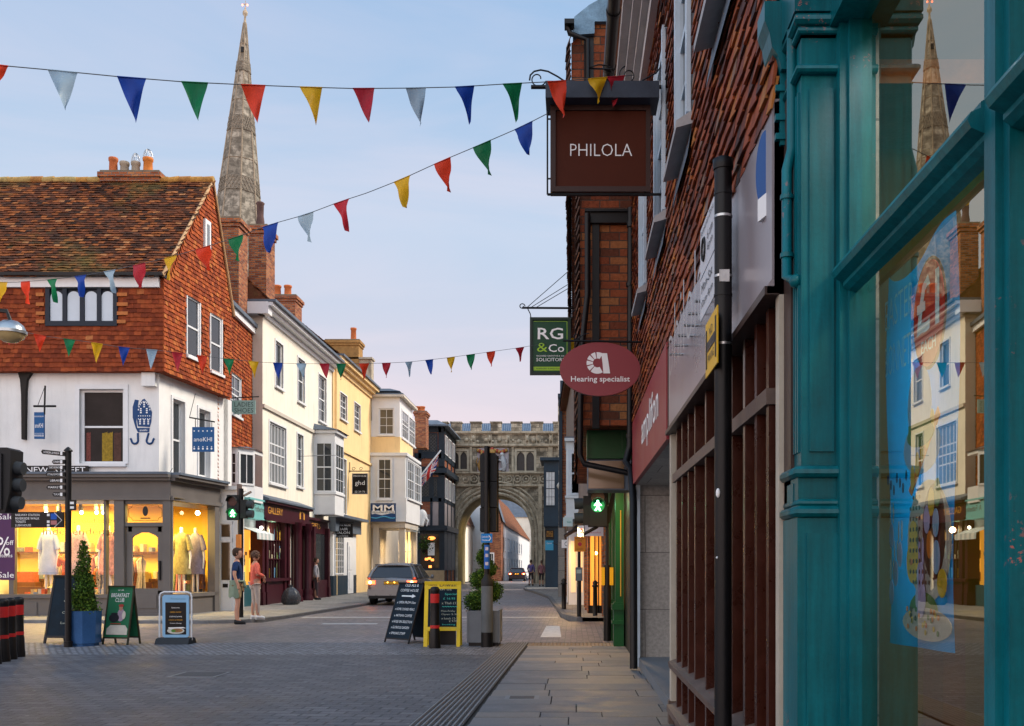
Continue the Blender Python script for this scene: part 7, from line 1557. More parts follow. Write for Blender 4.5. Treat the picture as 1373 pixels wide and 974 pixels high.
# topiary
def leaves(mb,cen,rad,n,ls=.035,power=.33,squash=(1,1,1)):
    for i in range(n):
        while True:
            d=Vector((random.uniform(-1,1),random.uniform(-1,1),random.uniform(-1,1)))
            if .05<d.length<1: break
        d=d.normalized()*(random.random()**power)*rad*(1 if random.random()<.93 else random.uniform(1.05,1.45))
        d=Vector((d.x*squash[0],d.y*squash[1],d.z*squash[2])); d*=random.uniform(.9,1.08)
        p=Vector(cen)+d; a=Vector((random.gauss(0,1),random.gauss(0,1),random.gauss(0,1))).normalized()*ls*random.uniform(.6,1.3); b=a.cross(Vector((random.gauss(0,1),random.gauss(0,1),random.gauss(0,1)))).normalized()*ls*.5
        mb.add([p-b*.5,p+a*.5-b*.2+b*.7,p+a,p+a*.5-b*.8],[(0,1,2,3)])
def planterA():
    Y=17.0; t=thing('planter','glossy blue tub planter beside the finger post','planter',gp(112,Y))
    x=xu(112,Y); mb=MB(); mb.lathe([(.24,0),(.24,.04),(.27,.05),(.285,.60),(.27,.60),(.26,.55),(.01,.55)],(x,Y,0),8,rot=math.pi/8,sm=False); mb.build('tub',M('blue_glazed_tub',(.04,.11,.26),.12,.35,1.0,.02,metal=.35),t)
    c=thing('topiary_tree','small green cone shaped conifer growing in the blue tub planter','topiary',(x,Y,.55))
    mb=MB(); mb.tube([(x,Y,.5),(x+.01,Y,1.1),(x,Y,1.72)],.02,6,r2=.008); mb.build('trunk',m_wood,c)
    mb=MB(); 
    for k in range(15):
        f=k/14; z=.62+f*1.14; r=.185*(1-f)**.75+.04; an=k*1.25; off=.055*(1-f); leaves(mb,(x+off*math.cos(an),Y+off*math.sin(an),z),r,int(430*(r/.2)**1.7)+60,.042,.25,(1,1,.55))
    mb.build('crown',tilemat('conifer_green',[(0,(.012,.03,.006)),(.5,(.04,.095,.012)),(.85,(.09,.17,.02)),(1,(.16,.23,.03))],.75),c)
    mb=MB(); leaves(mb,(x,Y,.58),.22,260,.04,.5,(1,1,.3)); mb.build('dry_twigs',M('brown_twig',(.10,.05,.03),.9,.3,10,0),c)
planterA()
def planterB():
    Y=17.15; x=xu(650,Y); t=thing('planter','grey square planter behind the black signal pole in mid street','planter',(x,Y,0))
    mb=MB(); w_=.275; mb.box(x-w_,x+w_,Y-.25,Y+.3,.06,.60); mb.box(x-w_-.006,x-w_+.02,Y-.256,Y+.3,.06,.615); mb.box(x+w_-.02,x+w_+.006,Y-.256,Y+.3,.06,.615); mb.box(x-.01,x+.01,Y-.256,Y-.25,.06,.6); mb.box(x-w_+.02,x+w_-.02,Y-.23,Y+.28,0,.06,1); mb.build('box',[M('grey_planter_paint',(.13,.145,.16),.35,.15,2,.05),m_black],t)
    c=thing('topiary_tree','green conifer clipped in a spiral growing in the grey planter','topiary',(x,Y,.55))
    mb=MB(); mb.tube([(x,Y,.5),(x,Y,1.74)],.018,6); mb.build('trunk',m_wood,c)
    mb=MB()
    for k in range(46):
        f=k/45; an=2.6+f*2*math.pi*2.6; R=.185*(1-f)**.7; r=.15*(1-f)**.7+.045; z=.70+1.02*f
        leaves(mb,(x+R*math.cos(an),Y+.05+R*math.sin(an),z),r,int(230*(r/.13)**1.5)+25,.036,.25,(1,1,.85))
    mb.build('crown',bpy.data.materials['conifer_green'],c)
planterB()
# A-boards
def aboard(label,x,Y,rz,w_,h,leg,lean,facemat,framemat,texts,textmat=None,fw=.04,extra=None,name='a_board'):
    t=thing(name,label,'pavement sign',(x,Y,0),rz)
    d=math.sin(lean)*h
    def side(sgn,nm):
        # panel leaning; sgn=-1 front
        up=Vector((0,-sgn*d,h)); F=Fr((-w_/2,sgn*d,0),(1 if sgn<0 else -1,0,0),up)
        if sgn>0: F=Fr((w_/2,sgn*d,0),(-1,0,0),up)
        L=up.length; mb=MB()
        mb.fb(F,0,fw,0,L,-.025,0); mb.fb(F,w_-fw,w_,0,L,-.025,0); mb.fb(F,fw,w_-fw,L-fw,L,-.025,0); mb.fb(F,fw,w_-fw,leg,leg+fw,-.025,0)
        fr=mb.build('frame',framemat,t,world=False)
        mb=MB(); mb.fb(F,fw,w_-fw,leg+fw,L-fw,-.02,-.006); pn=mb.build('panel',facemat,t,world=False)
        return F,L,pn,fr
    F,L,pn,fr=side(-1,'f'); side(1,'b')
    if texts:
        by={}
        for s,a,z,hh,ww,m in texts: by.setdefault(m.name,(m,[]))[1].append((s,a,z,hh,ww))
        for m,l in by.values():
            mb=MB()
            for s,a,z,hh,ww in l: mb.text(F,s,w_*a,L*z,hh,.0,ww,shear=.1 if ww<0 else 0)
            mb.build('lettering',m,pn,world=False)
    if extra: extra(F,L,pn,w_)
    return t,F,L
m_chalk=M('chalkboard_blue_black',(.005,.014,.024),.6,.35,4,.05,spec=.1)
m_chw=M('white_chalk',(.6,.66,.7),.8,.1,20,0); m_chg=M('green_chalk',(.06,.42,.36),.8,.1,20,0); m_chp=M('pale_chalk',(.38,.42,.36),.8,.1,20,0)
def arrow(F,L,pn,w_):
    mb=MB(); z=L*.77; mb.fb(F,w_*.25,w_*.68,z-.012,z+.012,0,.003); mb.prism(F,[(w_*.67,z-.035),(w_*.82,z),(w_*.67,z+.035)],0,.003); mb.build('arrow',m_chw,pn,world=False)
T=[('OLD ALE &',.55,.95,.055,.36,m_chw),('COFFEE HOUSE',.5,.865,.05,.48,m_chw),('x OPEN FROM 10am',.5,.665,.045,.5,m_chw),('x HOME COOKED MEALS',.5,.555,.045,.52,m_chw),('x ARTISAN COFFEE',.5,.45,.045,.48,m_chw),('x HUGE GIN SELECTION',.52,.35,.045,.54,m_chw),('x GLORIOUS GARDEN',.5,.255,.045,.48,m_chw),('x SMILING STAFF',.45,.16,.045,.42,m_chw)]
aboard('leaning blue black chalkboard listing OLD ALE & COFFEE HOUSE offers with an arrow',xu(552,17.85),17.85,math.radians(-40),.66,1.07,.07,math.radians(20),m_chalk,m_blackm,T,fw=.02,extra=arrow)
T=[('Celebrating',.22,.925,.035,.16,m_txtk),('Diwali',.62,.93,.06,.28,m_txtk),('with us',.5,.875,.03,.3,m_chp),('Special',.72,.80,.045,.2,m_chg),('£ 16.95',.68,.735,.035,.2,m_chg),('x Thali £12',.7,.665,.04,.28,m_chp),('~~~~~~',.7,.61,.02,.26,m_chg),('Mon-Friday',.66,.54,.035,.24,m_chp),('Open 5.30',.7,.49,.035,.28,m_chp),('x lunch 12-2',.7,.43,.035,.28,m_chp),('£ 9.95',.8,.39,.03,.14,m_chp),('booking',.68,.335,.03,.22,m_chg),('welcome',.7,.29,.02,.25,m_chg)]
def yl(F,L,pn,w_): pass
m_yel=M('yellow_frame_paint',(.62,.46,.02),.45,.12,5,.1,dirt=.2)
def yextra(F,L,pn,w_):
    mb=MB(); mb.fb(F,.0,w_,L-.13,L-.0,-.024,.004); mb.build('header',m_yel,pn,world=False)
aboard('yellow framed chalkboard with the word Diwali on top standing behind a bollard',xu(594,16.95),16.95,0,.62,1.10,.27,math.radians(9),m_chalk,m_yel,T[2:]+[(a,b,c,d,e,f) for a,b,c,d,e,f in ()],fw=.065,extra=lambda F,L,pn,w_:(yextra(F,L,pn,w_),(lambda mb:(mb.text(F,'Celebrate',w_*.22,L*.945,.035,.008,.15),mb.text(F,'Diwali',w_*.64,L*.945,.06,.008,.28),mb.build('header_lettering',m_txtk,pn,world=False)))(MB())))
mb=MB(); mb.box(xu(576,17.0),xu(612,17.0),16.9,16.93,.02,.26); tag(mb.build('base_panel',m_black),'black panel across the foot of the yellow framed chalkboard','panel')
bpp=bpy.data.objects['base_panel']
for o in list(bpy.data.objects):
    if o.get('label','').startswith('yellow framed chalkboard'): 
        bpp.parent=o; bpp.location=(-o.location.x,-o.location.y,0); 
        del bpp['category']; del bpp['label']
T=[('Breakfast',.5,.8,.04,.25,m_chp),('Coffee',.5,.62,.04,.2,m_chp),('Cakes',.5,.45,.04,.2,m_chp),('Lunch',.5,.3,.04,.2,m_chp)]
aboard('tall dark chalkboard mostly hidden behind the finger post and blue tub',xu(98,17.7),17.7,math.radians(-12),.78,1.2,.1,math.radians(13),m_chalk,m_blackm,T,fw=.04)
def cafe(F,L,pn,w_):
    mb=MB(); c=w_*.55; z=L*.42
    mb.prism(F,[(w_*.12,L*.17),(w_*.92,L*.17),(w_*.92,L*.27),(w_*.82,L*.33),(w_*.25,L*.33),(w_*.12,L*.27)],0,.002,0)
    mb.ell(F,c+.02,L*.62,.035,.05,0,.004,1); mb.ell(F,c+.02,L*.66,.05,.025,.001,.005,2); mb.ell(F,c+.03,L*.50,.075,.11,0,.003,3); mb.ell(F,c+.09,L*.50,.035,.07,.001,.004,0); mb.ell(F,w_*.36,L*.45,.10,.075,.002,.006,4); mb.ell(F,w_*.36,L*.52,.07,.02,.002,.006,4); mb.fb(F,w_*.25,w_*.65,L*.345,L*.36,.003,.006,2)
    mb.build('picture',[M('poster_cream',(.5,.47,.4),.7,.1,8,0),M('poster_skin',(.35,.18,.12),.7,.1,8,0),M('poster_red',(.3,.04,.03),.7,.1,8,0),M('poster_lilac',(.3,.22,.28),.7,.2,8,0),M('poster_black',(.015,.015,.02),.5,.1,8,0)],pn,world=False)
T=[('BREAKFAST',.5,.835,.07,.36,m_txtw),('CLUB',.5,.755,.07,.18,m_txtw),('our cafe',.5,.925,.022,.12,m_txtw),('GET INVOLVED HERE',.5,.27,.028,.30,M('red_small_letter',(.3,.03,.03),.6,.05,2,0)),('JOIN IN',.5,.215,.022,.15,bpy.data.materials['red_small_letter'])]
aboard('green BREAKFAST CLUB poster board with a dark wooden frame',xu(163,17.35),17.35,math.radians(-14),.52,1.02,.11,math.radians(10),M('poster_green',(.012,.12,.055),.5,.1,3,0),M('dark_green_brown_frame',(.03,.03,.015),.6,.2,4,.1),T,fw=.025,extra=cafe)
# swing board
Y=17.45; sw=thing('swing_sign','pale blue swinging pavement sign with a black menu poster and rubber base','pavement sign',gp(235.5,Y)); F=FRONT(Y); X=lambda u: xu(u,Y); Zp=lambda v: zv(v,Y)
mb=MB(); x0,x1=X(214),X(257); ztp=Zp(794); mb.tube([(x0,Y,.06),(x0,Y,ztp-.08),(x0+.02,Y,ztp-.025),(x0+.08,Y,ztp),(x1-.08,Y,ztp),(x1-.02,Y,ztp-.025),(x1,Y,ztp-.08),(x1,Y,.06)],.016,8); mb.build('tubular_frame',M('white_tube',(.6,.62,.64),.35,.05,4,0),sw)
mb=MB(); mb.prism(Fr((x0-.01,Y,0),(0,1,0)),[(-.2,0),(.2,0),(.14,.09),(.05,.11),(-.05,.11),(-.14,.09)],0,x1-x0+.02) ; mb.build('rubber_base',M('rubber',(.03,.035,.04),.8,.15,5,.1),sw)
mb=MB(); r=.03; a,b,c,d=X(218),X(253.5),Zp(855),Zp(798); mb.prism(F,[(a+r,c),(b-r,c),(b,c+r),(b,d-r),(b-r,d),(a+r,d),(a,d-r),(a,c+r)],-.02,.01); pn=mb.build('panel',M('pale_blue_panel',(.22,.42,.62),.5,.05,2,0),sw)
mb=MB(); mb.fb(F,X(222),X(250),Zp(851),Zp(808),.01,.013,0); mb.ell(F,X(236),Zp(846),.15,.055,.012,.0145,1); mb.ell(F,X(238),Zp(845.5),.10,.035,.0145,.0155,2); mb.ell(F,X(233),Zp(846),.04,.025,.0155,.0165,3); mb.build('menu_poster',[m_black,M('dish_white',(.5,.5,.45),.6,.1,5,0),M('food_brown',(.3,.15,.06),.6,.4,30,0),M('food_green',(.08,.2,.03),.6,.3,30,0)],pn)
mb=MB(); mb.text(F,'Restaurante',X(239),Zp(803),.03,.012,.26,shear=.2); mb.build('heading',M('slate_letter',(.12,.25,.32),.5,.05,2,0),pn)
mb=MB(); 
for s,v,w_ in (('Restaurante',815,.14),('COCKTAILS & WINE',827,.22),('Private Dining',836,.2)): mb.text(F,s,X(236),Zp(v),.022,.015,w_)
mb.prism(F,[(X(226),Zp(841.5)),(X(246),Zp(841)),(X(250),Zp(842.5)),(X(226),Zp(843))],.013,.015); mb.build('lettering',m_txtw,pn)
mb=MB(); mb.text(F,'OPEN NOW',X(236),Zp(821),.024,.015,.2); mb.text(F,'LUNCH & DINNER',X(236),Zp(831.5),.022,.015,.24); mb.build('gold_lettering',M('orange_letter',(.6,.3,.03),.5,.05,2,0),pn)
# central signal pole seen from behind
Y=16.75; cp=thing('traffic_light','tall black traffic signal seen from behind in the middle of the street','traffic light',gp(652.5,Y)); F=FRONT(Y); X=lambda u: xu(u,Y); Zp=lambda v: zv(v,Y); x=X(653)
mb=MB(); mb.tube([(x,Y,.1),(x,Y,Zp(601))],.047,14); mb.lathe([(.05,0),(.05,.02),(.0,.03)],(x,Y,Zp(601)),14); mb.tube([(x,Y,0),(x,Y,Zp(848))],.10,16); mb.build('pole',m_black,cp)
mb=MB(); mb.tube([(x,Y,Zp(848)),(x,Y,Zp(786))],.098,18); mb.build('grey_sleeve',M('worn_grey_sleeve',(.10,.11,.115),.5,.2,3,.1,dirt=.4),cp); mb=MB(); mb.lathe([(.10,0),(.10,.09),(.06,.15),(.05,.2)],(x,Y,Zp(786)),16); mb.build('collar',m_blackm,cp)
mb=MB(); mb.fb(F,X(643),X(666),Zp(645),Zp(610),-.30,-.05); mb.fb(F,X(644),X(666),Zp(680),Zp(646),-.30,-.04); mb.fb(F,X(643),X(665),Zp(712),Zp(681),-.30,-.06)
mb.fb(F,X(642.5),X(666.5),Zp(713),Zp(609),-.38,-.30); mb.prism(F,[(X(644),Zp(610)),(X(665.5),Zp(610)),(X(663),Zp(607)),(X(646),Zp(607))],-.30,-.06); 
for v in (648,690): mb.box(x-.06,x+.06,Y+.0,Y+.1,Zp(v+4),Zp(v))
mb.build('signal_head',m_blackm,cp)
mb=MB()
for v in (626,662,697): mb.tube([(X(654.5),Y+.36,Zp(v)),(X(654.5),Y+.56,Zp(v)-.01)],.11,14)
mb.build('visor',m_blackm,cp)
mb=MB(); mb.fb(F,X(645.5),X(660.5),Zp(728),Zp(716),.05,.06); ar=mb.build('blue_arrow_sign',M('cycle_sign_blue',(.01,.18,.5),.45,.05,2,0),cp); mb=MB(); mb.tube([F.p(X(656),Zp(718.5),.064),F.p(X(658.5),Zp(722),.064),F.p(X(656),Zp(725.5),.064)],.008,4); mb.text(F,'Cathedral',X(651),Zp(720),.03,.064,.11); mb.text(F,'Station',X(651),Zp(724.5),.03,.064,.11); mb.build('lettering',m_txtw,ar)
mb=MB(); mb.tube([(x,Y,Zp(763)),(x,Y,Zp(731))],.049,14); st=mb.build('blue_sticker',M('sticker_blue',(.01,.1,.38),.45,.1,2,0),cp); mb=MB(); 
for v in (736,745,756): mb.fb(F,x-.025,x+.025,Zp(v+2.2),Zp(v-2.2),.048,.05)
mb.build('sticker_symbol',M('pale_symbol',(.5,.45,.5),.5,.3,30,0),st)
mb=MB(); mb.fb(F,X(656),X(659),Zp(790),Zp(778),.05,.06); mb.build('yellow_tag',M('yellow_tag',(.6,.4,.02),.5,.1,2,0),cp)
# pedestrian crossing signals
m_glow=emis('green_man_glow',(.35,1,.55),6); m_ghalo=emis('green_lens',(.0,.20,.05),.6)
def greenman(F,cx,cz,s,mb):
    P=[(0,.5),(.1,.45),(.1,.32),(.22,.15),(.38,.02),(.33,-.05),(.15,.05),(.12,-.1),(.22,-.28),(.3,-.5),(.15,-.5),(.02,-.25),(-.15,-.5),(-.3,-.45),(-.12,-.15),(-.14,.05),(-.3,-.05),(-.35,.03),(-.15,.28),(-.1,.32),(-.1,.45)]
    mb.prism(F,[(cx+a*s,cz+b*s) for a,b in P],.0,.006)
def pedsignal(label,Y,ub0,ub1,v0,v1,vm,um,pole,sidedir,side,extra=None):
    F=FRONT(Y); X=lambda u: xu(u,Y); Zp=lambda v: zv(v,Y); t=thing('pedestrian_signal',label,'pedestrian signal',gp(pole[0],Y))
    mb=MB(); mb.tube([(X(pole[0]),Y+.12,.0),(X(pole[0]),Y+.12,Zp(pole[1]))],pole[2],12); mb.build('pole',m_black,t)
    w_=X(ub1)-X(ub0); mb=MB(); mb.fb(F,X(ub0),X(ub1),Zp(v1),Zp(v0),-.22,0); mb.fb(F,X(ub0)-.02,X(ub1)+.02,Zp(v1)-.01,Zp(v0)+.01,-.12,-.10); hd=mb.build('signal_head',m_blackm,t)
    r=w_*.42
    for v in (vm[0],vm[1]):
        mb=MB(); P=[]
        for k in range(15):
            a=math.pi*(k/14); P.append((X(um)+r*math.cos(a),Zp(v)+r*math.sin(a)))
        for (a,b),(c,d) in zip(P[:-1],P[1:]): mb.quad(F.p(a,b,0),F.p(c,d,0),F.p(c,d,.16),F.p(a,b,.16))
        mb.build('visor',m_blackm,hd)
    mb=MB(); mb.ell(F,X(um),Zp(vm[0]),r*.9,r*.9,0,.012); mb.build('red_lens',M('dark_red_lens',(.05,.012,.012),.25,.1,5,0) if 'dark_red_lens' not in bpy.data.materials else bpy.data.materials['dark_red_lens'],hd)
    mb=MB(); mb.ell(F,X(um),Zp(vm[1]),r*.9,r*.9,0,.012); ln=mb.build('green_lens',m_ghalo,hd)
    mb=MB(); greenman(Fr((0,Y-.014,0),(1,0,0)),X(um),Zp(vm[1]),r*1.45,mb); mb.build('green_man',m_glow,ln)
    mb=MB(); s0,s1,n=side
    mb.fb(F,X(s0),X(s1),Zp(v1-2),Zp(v0+6),-.22,-.02); sh=mb.build('side_signal',m_blackm,t)
    for k in range(n):
        z=Zp(v0+6+(v1-v0-8)*(k+.5)/n); xe=X(s1) if sidedir>0 else X(s0); mb=MB(); mb.tube([(xe,Y+.12,z),(xe+sidedir*.16,Y+.12,z-.01)],.10,12); mb.build('visor',bpy.data.materials['grey_black_visor'],sh)
    if extra: extra(t,F,X,Zp)
    lamp((X(um),Y-.3,Zp(vm[1])),1.2,(.2,1,.45),.05,kind='POINT',name='green_lamp')
    return t
def exl(t,F,X,Zp):
    mb=MB(); mb.fb(F,X(316.5),X(321.5),Zp(666),Zp(649),-.18,-.06); mb.tube([(X(327),25,Zp(665)),(X(333),25.2,Zp(659))],.03,6); mb.build('top_bracket',m_brownl,t)
    mb=MB(); mb.fb(F,X(318),X(323.5),Zp(736),Zp(717),-.02,.1); mb.build('push_button_box',M('orange_box',(.5,.17,.03),.5,.1,2,0),t); mb=MB(); mb.fb(F,X(317),X(326),Zp(748),Zp(735),-.02,.06); mb.build('lower_box',M('maroon_box',(.08,.02,.02),.5,.1,2,0),t)
pedsignal('pedestrian signal with a green man at the left kerb behind the standing man',25.0,304,320,664,697,(672.5,688.5),312,(320.5,655,.07),1,(322,329,2),exl)
def exr(t,F,X,Zp):
    mb=MB(); mb.tube([(X(814.5),18.12,0),(X(814.5),18.12,Zp(758))],.068,12); mb.tube([(X(783),18.1,Zp(716)),(X(800),18.1,Zp(707)),(X(812),18.1,Zp(695))],.03,8); mb.build('stout_post',m_black,t)
    mb=MB(); mb.fb(F,X(806.5),X(811),Zp(785),Zp(761),-.16,-.04); mb.fb(F,X(817.5),X(822.5),Zp(785),Zp(761),-.16,-.04); mb.build('push_button_box',M('yellow_box',(.6,.36,.01),.45,.08,3,0),t)
    mb=MB(); mb.prism(FRONT(18.3),[(xu(812,18.3),zv(708,18.3)),(xu(812,18.3),zv(690,18.3)),(xu(822,18.3),zv(655,18.3)),(xu(826,18.3),zv(655,18.3)),(xu(818,18.3),zv(700,18.3))],-.1,.1); mb.build('bracket',m_blackm,t)
pedsignal('pedestrian signal glowing with a green man on the right by the green shopfront',18.0,790,814,659,706,(667,678),801.5,(814.5,700,.03),-1,(782,791,2),exr)
pm=thing('parking_meter_post','slim black post with an orange notice and a small grey control box','post',gp(777,25)); Y=25; F=FRONT(Y); X=lambda u: xu(u,Y); Zp=lambda v: zv(v,Y)
mb=MB(); mb.tube([(X(776.5),Y,0),(X(776.5),Y,Zp(735))],.042,10); mb.tube([(X(776.5),Y,0),(X(776.5),Y,Zp(775))],.058,10); mb.build('pole',m_black,pm)
mb=MB(); mb.fb(F,X(771.5),X(781),Zp(779),Zp(761),.04,.14,0); mb.fb(F,X(773),X(779.5),Zp(769),Zp(764),.14,.15,1); mb.build('control_box',[M('grey_box',(.10,.12,.14),.5,.1,2,0),M('box_display',(.3,.38,.36),.3,.1,2,0)],pm)
mb=MB(); mb.fb(F,X(770),X(785),Zp(740),Zp(720),.04,.05); on=mb.build('orange_notice',M('orange_plate',(.52,.19,.02),.5,.08,3,0),pm); mb=MB(); mb.ell(F,X(777.5),Zp(730),.05,.05,.05,.053); mb.build('red_symbol',M('notice_red',(.4,.03,.05),.5,.05,2,0),on); mb=MB(); mb.text(F,'RESTRICTED',X(777.5),Zp(722.5),.03,.053,.22); mb.text(F,'ZONE',X(777.5),Zp(725.5),.03,.053,.1); mb.text(F,'NO ENTRY',X(777.5),Zp(736.5),.03,.053,.16); mb.build('lettering',m_txtk,on)
# bag of rubbish
mb=MB(); Yr=33.5; c=Vector((xu(390,Yr),Yr,.07)); random.seed(2)
prof=[(.2,0),(.27,.08),(.29,.25),(.25,.42),(.15,.54),(.05,.60),(.08,.66)]; mb.lathe(prof,tuple(c),22)
for i,v in enumerate(mb.v): 
    k=1+.10*math.sin(i*1.7)+.06*math.sin(i*.61); d=v-c; mb.v[i]=c+Vector((d.x*k,d.y*k,d.z*(1+.03*math.sin(i*2.3))))
tag(mb.build('rubbish_bag',M('grey_black_plastic',(.05,.055,.065),.25,.3,14,.6)),'grey black rubbish bag leaning by the plum shopfront','rubbish bag')
# ================================================================ PEOPLE
def skin(name,chains,mat,parent,sub=1,extra=None):
    vs=[];es=[];rs=[]; idx={}
    for ch_ in chains:
        prev=None
        for key,p,r in ch_:
            if key not in idx: idx[key]=len(vs); vs.append(p); rs.append(r)
            if prev is not None: es.append((prev,idx[key]))
            prev=idx[key]
    me=bpy.data.meshes.new('sk'); me.from_pydata(vs,es,[]); ob=bpy.data.objects.new('sk',me); COL.objects.link(ob)
    md=ob.modifiers.new('s','SKIN'); md.use_smooth_shade=True
    if not me.skin_vertices: me.attributes.new('skin','FLOAT','POINT') if False else None
    bpy.context.view_layer.objects.active=ob
    sv=me.skin_vertices[0].data if len(me.skin_vertices) else None
    if sv is None:
        bpy.ops.object.skin_root_mark if False else None
    for i,r in enumerate(rs): sv[i].radius=(r if isinstance(r,tuple) else (r,r)); sv[i].use_root=(i==0)
    s2=ob.modifiers.new('ss','SUBSURF'); s2.levels=sub+1; s2.render_levels=sub+1
    dg=bpy.context.evaluated_depsgraph_get(); me2=bpy.data.meshes.new_from_object(ob.evaluated_get(dg))
    bpy.data.objects.remove(ob); mb=MB(); mb.add([v.co.copy() for v in me2.vertices],[tuple(p.vertices) for p in me2.polygons],0,True)
    if extra: extra(mb)
    return mb.build(name,mat,parent,world=False)
def person(label,x,Y,rz,H,top,bottom,hair,shoe,shorts=False,female=False,arms='down',curly=False,jacket=None,z0=0,bag=None,sleeve=True):
    t=thing('person',label,'person',(x,Y,z0),rz); k=H/1.77; t.scale=(k,k,k)
    sw_=.185 if not female else .165; hp=.09
    V=lambda a,b,c:(a,b,c)
    an=[(-hp-.02,-.03,.09),(hp+.03,.03,.09)]; kn=[(-hp-.01,-.03,.50),(hp+.02,.0,.50)]
    if arms=='down': el=[(-sw_-.06,.03,1.15),(sw_+.06,.02,1.15)]; wr=[(-sw_-.05,-.06,.90),(sw_+.02,-.10,.92)]
    else: el=[(-sw_-.06,.03,1.15),(sw_+.06,.02,1.15)]; wr=[(-.10,-.20,1.12),(.08,-.22,1.15)]
    body=[[('p',(0,0,.97),.13),('w',(0,0,1.1),.115),('c',(0,.01,1.28),.135),('n',(0,.01,1.45),.06),('h0',(0,-.0,1.54),.055)]]
    for i,s in enumerate((-1,1)):
        body.append([('c',0,0),('sh%d'%i,(s*(sw_-.01),.01,1.40),.06),('el%d'%i,el[i],.042),('wr%d'%i,wr[i],.028),('hd%d'%i,(wr[i][0],wr[i][1]-.01,wr[i][2]-.08),(.038,.02))])
        body.append([('p',0,0),('hip%d'%i,(s*hp,0,.90),.085),('kn%d'%i,kn[i],.055),('cf%d'%i,(kn[i][0]*.5+an[i][0]*.5,kn[i][1]*.5+an[i][1]*.5+.02,.32),.052),('an%d'%i,an[i],.036),('ft%d'%i,(an[i][0],an[i][1]-.12,.045),.035)])
    def ex(mb):
        # head with nose, brow, chin, ears
        mb.lathe([(.004,-.125),(.045,-.115),(.066,-.08),(.076,-.03),(.080,.02),(.078,.06),(.06,.10),(.03,.12),(.003,.125)],(0,-.015,1.645),16,sq=(.92,1.12))
        mb.ball((0,-.105,1.635),.014,8,sz=1.6); mb.ball((0,-.088,1.60),.018,8,sz=.4)
        for s in (-1,1): mb.ball((s*.076,-.0,1.64),.016,8,sz=1.6,sx=.5)
        for i,s in enumerate((-1,1)):
            w_=Vector(wr[i]); 
            for f in range(4): mb.tube([w_+Vector(((f-1.5)*.012,-.01,-.10)),w_+Vector(((f-1.5)*.013,-.02,-.145)),w_+Vector(((f-1.5)*.013,-.012,-.175-.008*(1-abs(f-1.5)/1.5)))],.0075,6,r2=.006)
            mb.tube([w_+Vector((-s*.03,-.015,-.06)),w_+Vector((-s*.045,-.03,-.10)),w_+Vector((-s*.04,-.03,-.13))],.009,6,r2=.007)
    bodymesh=skin('body',body,m_skin,t,1,ex)
    mb=MB()
    for s in (-1,1): mb.ball((s*.03,-.094,1.655),.008,6)
    mb.build('eyes',m_txtk,t,world=False)
    g=.016
    ch_=[[('p0',(0,0,.93 if not female else .84),.15 if not female else .155),('p',(0,0,.98),.145),('w',(0,0,1.1),.13+g*.3),('c',(0,.01,1.28),.15),('n',(0,.01,1.43),.075)]]
    for i,s in enumerate((-1,1)):
        e=Vector(el[i]); shp=Vector((s*(sw_-.01),.01,1.40)); q=[('c',0,0),('s%d'%i,tuple(shp),.075),('e%d'%i,tuple(shp.lerp(e,.75 if sleeve else .9)),.062)]
        if not sleeve: q.append(('w%d'%i,tuple(e.lerp(Vector(wr[i]),.9)),.045))
        ch_.append(q)
    skin('top',ch_,top,t,1)
    lg=[[('p',(0,0,.98),.14)]]
    for i,s in enumerate((-1,1)):
        q=[('p',0,0),('h%d'%i,(s*hp,0,.88),.10 if not female else .098),('k%d'%i,kn[i] if not shorts else tuple(Vector((s*hp,0,.88)).lerp(Vector(kn[i]),.85)),.066 if not shorts else .085)]
        if not shorts: q+=[('a%d'%i,(an[i][0],an[i][1],.14),.042)]
        lg.append(q)
    skin('shorts' if shorts else 'trousers',lg,bottom,t,1)
    mb=MB()
    for i in (0,1):
        a=an[i]; vs=[]; mb.tube([(a[0],a[1]+.05,.055),(a[0],a[1]-.0,.055),(a[0],a[1]-.1,.045),(a[0],a[1]-.17,.035)],[.045,.052,.046,.03],10); mb.tube([(a[0],a[1]+.055,.012),(a[0],a[1]-.175,.012)],.03,8)
    mb.build('shoes',shoe,t,world=False)
    mb=MB()
    if curly:
        random.seed(6)
        for i in range(90):
            d=Vector((random.gauss(0,1),random.gauss(0,1)+.6,random.gauss(0,1)+.5)).normalized(); mb.ball((d.x*.09,d.y*.095,1.67+d.z*.09),.032,6)
    else:
        mb.lathe([(.06,-.07),(.084,-.03),(.090,.02),(.088,.06),(.070,.105),(.038,.132),(.003,.14)],(0,.014,1.652),16,sq=(.96,1.10)); mb.lathe([(.07,.045),(.078,.07),(.066,.105),(.03,.13)],(0,-.012,1.655),16,sq=(.95,1.12))
    mb.build('hair',hair,t,world=False)
    if jacket:
        mb=MB(); n=20; vs=[]
        for j,(z,r,) in enumerate(((1.02,.165),(.97,.185),(.80,.2),(.62,.205))):
            for i in range(n+1):
                a=math.pi*(-.15+1.3*i/n); rr=r+.012*math.sin(i*2.2+j); vs.append((rr*math.cos(a),rr*.85*math.sin(a)+.01,z+.02*math.sin(i*1.3)*(j==3)))
        mb.add(vs,[(j*(n+1)+i,j*(n+1)+i+1,(j+1)*(n+1)+i+1,(j+1)*(n+1)+i) for j in range(3) for i in range(n)],0,True)
        mb.tube([(.14*math.cos(a),.15*math.sin(a)-.0,1.0) for a in [2*math.pi*q/16 for q in range(17)]],.028,8); mb.tube([(.03,-.155,1.0),(.05,-.18,.85)],.03,8); mb.tube([(-.03,-.155,1.0),(-.05,-.18,.88)],.028,8)
        mb.build('tied_jacket',jacket,t,world=False)
    return t
hairb=M('brown_hair',(.035,.018,.01),.7,.3,20,.3); hairg=M('dark_curly_hair',(.09,.05,.035),.8,.3,20,.3)
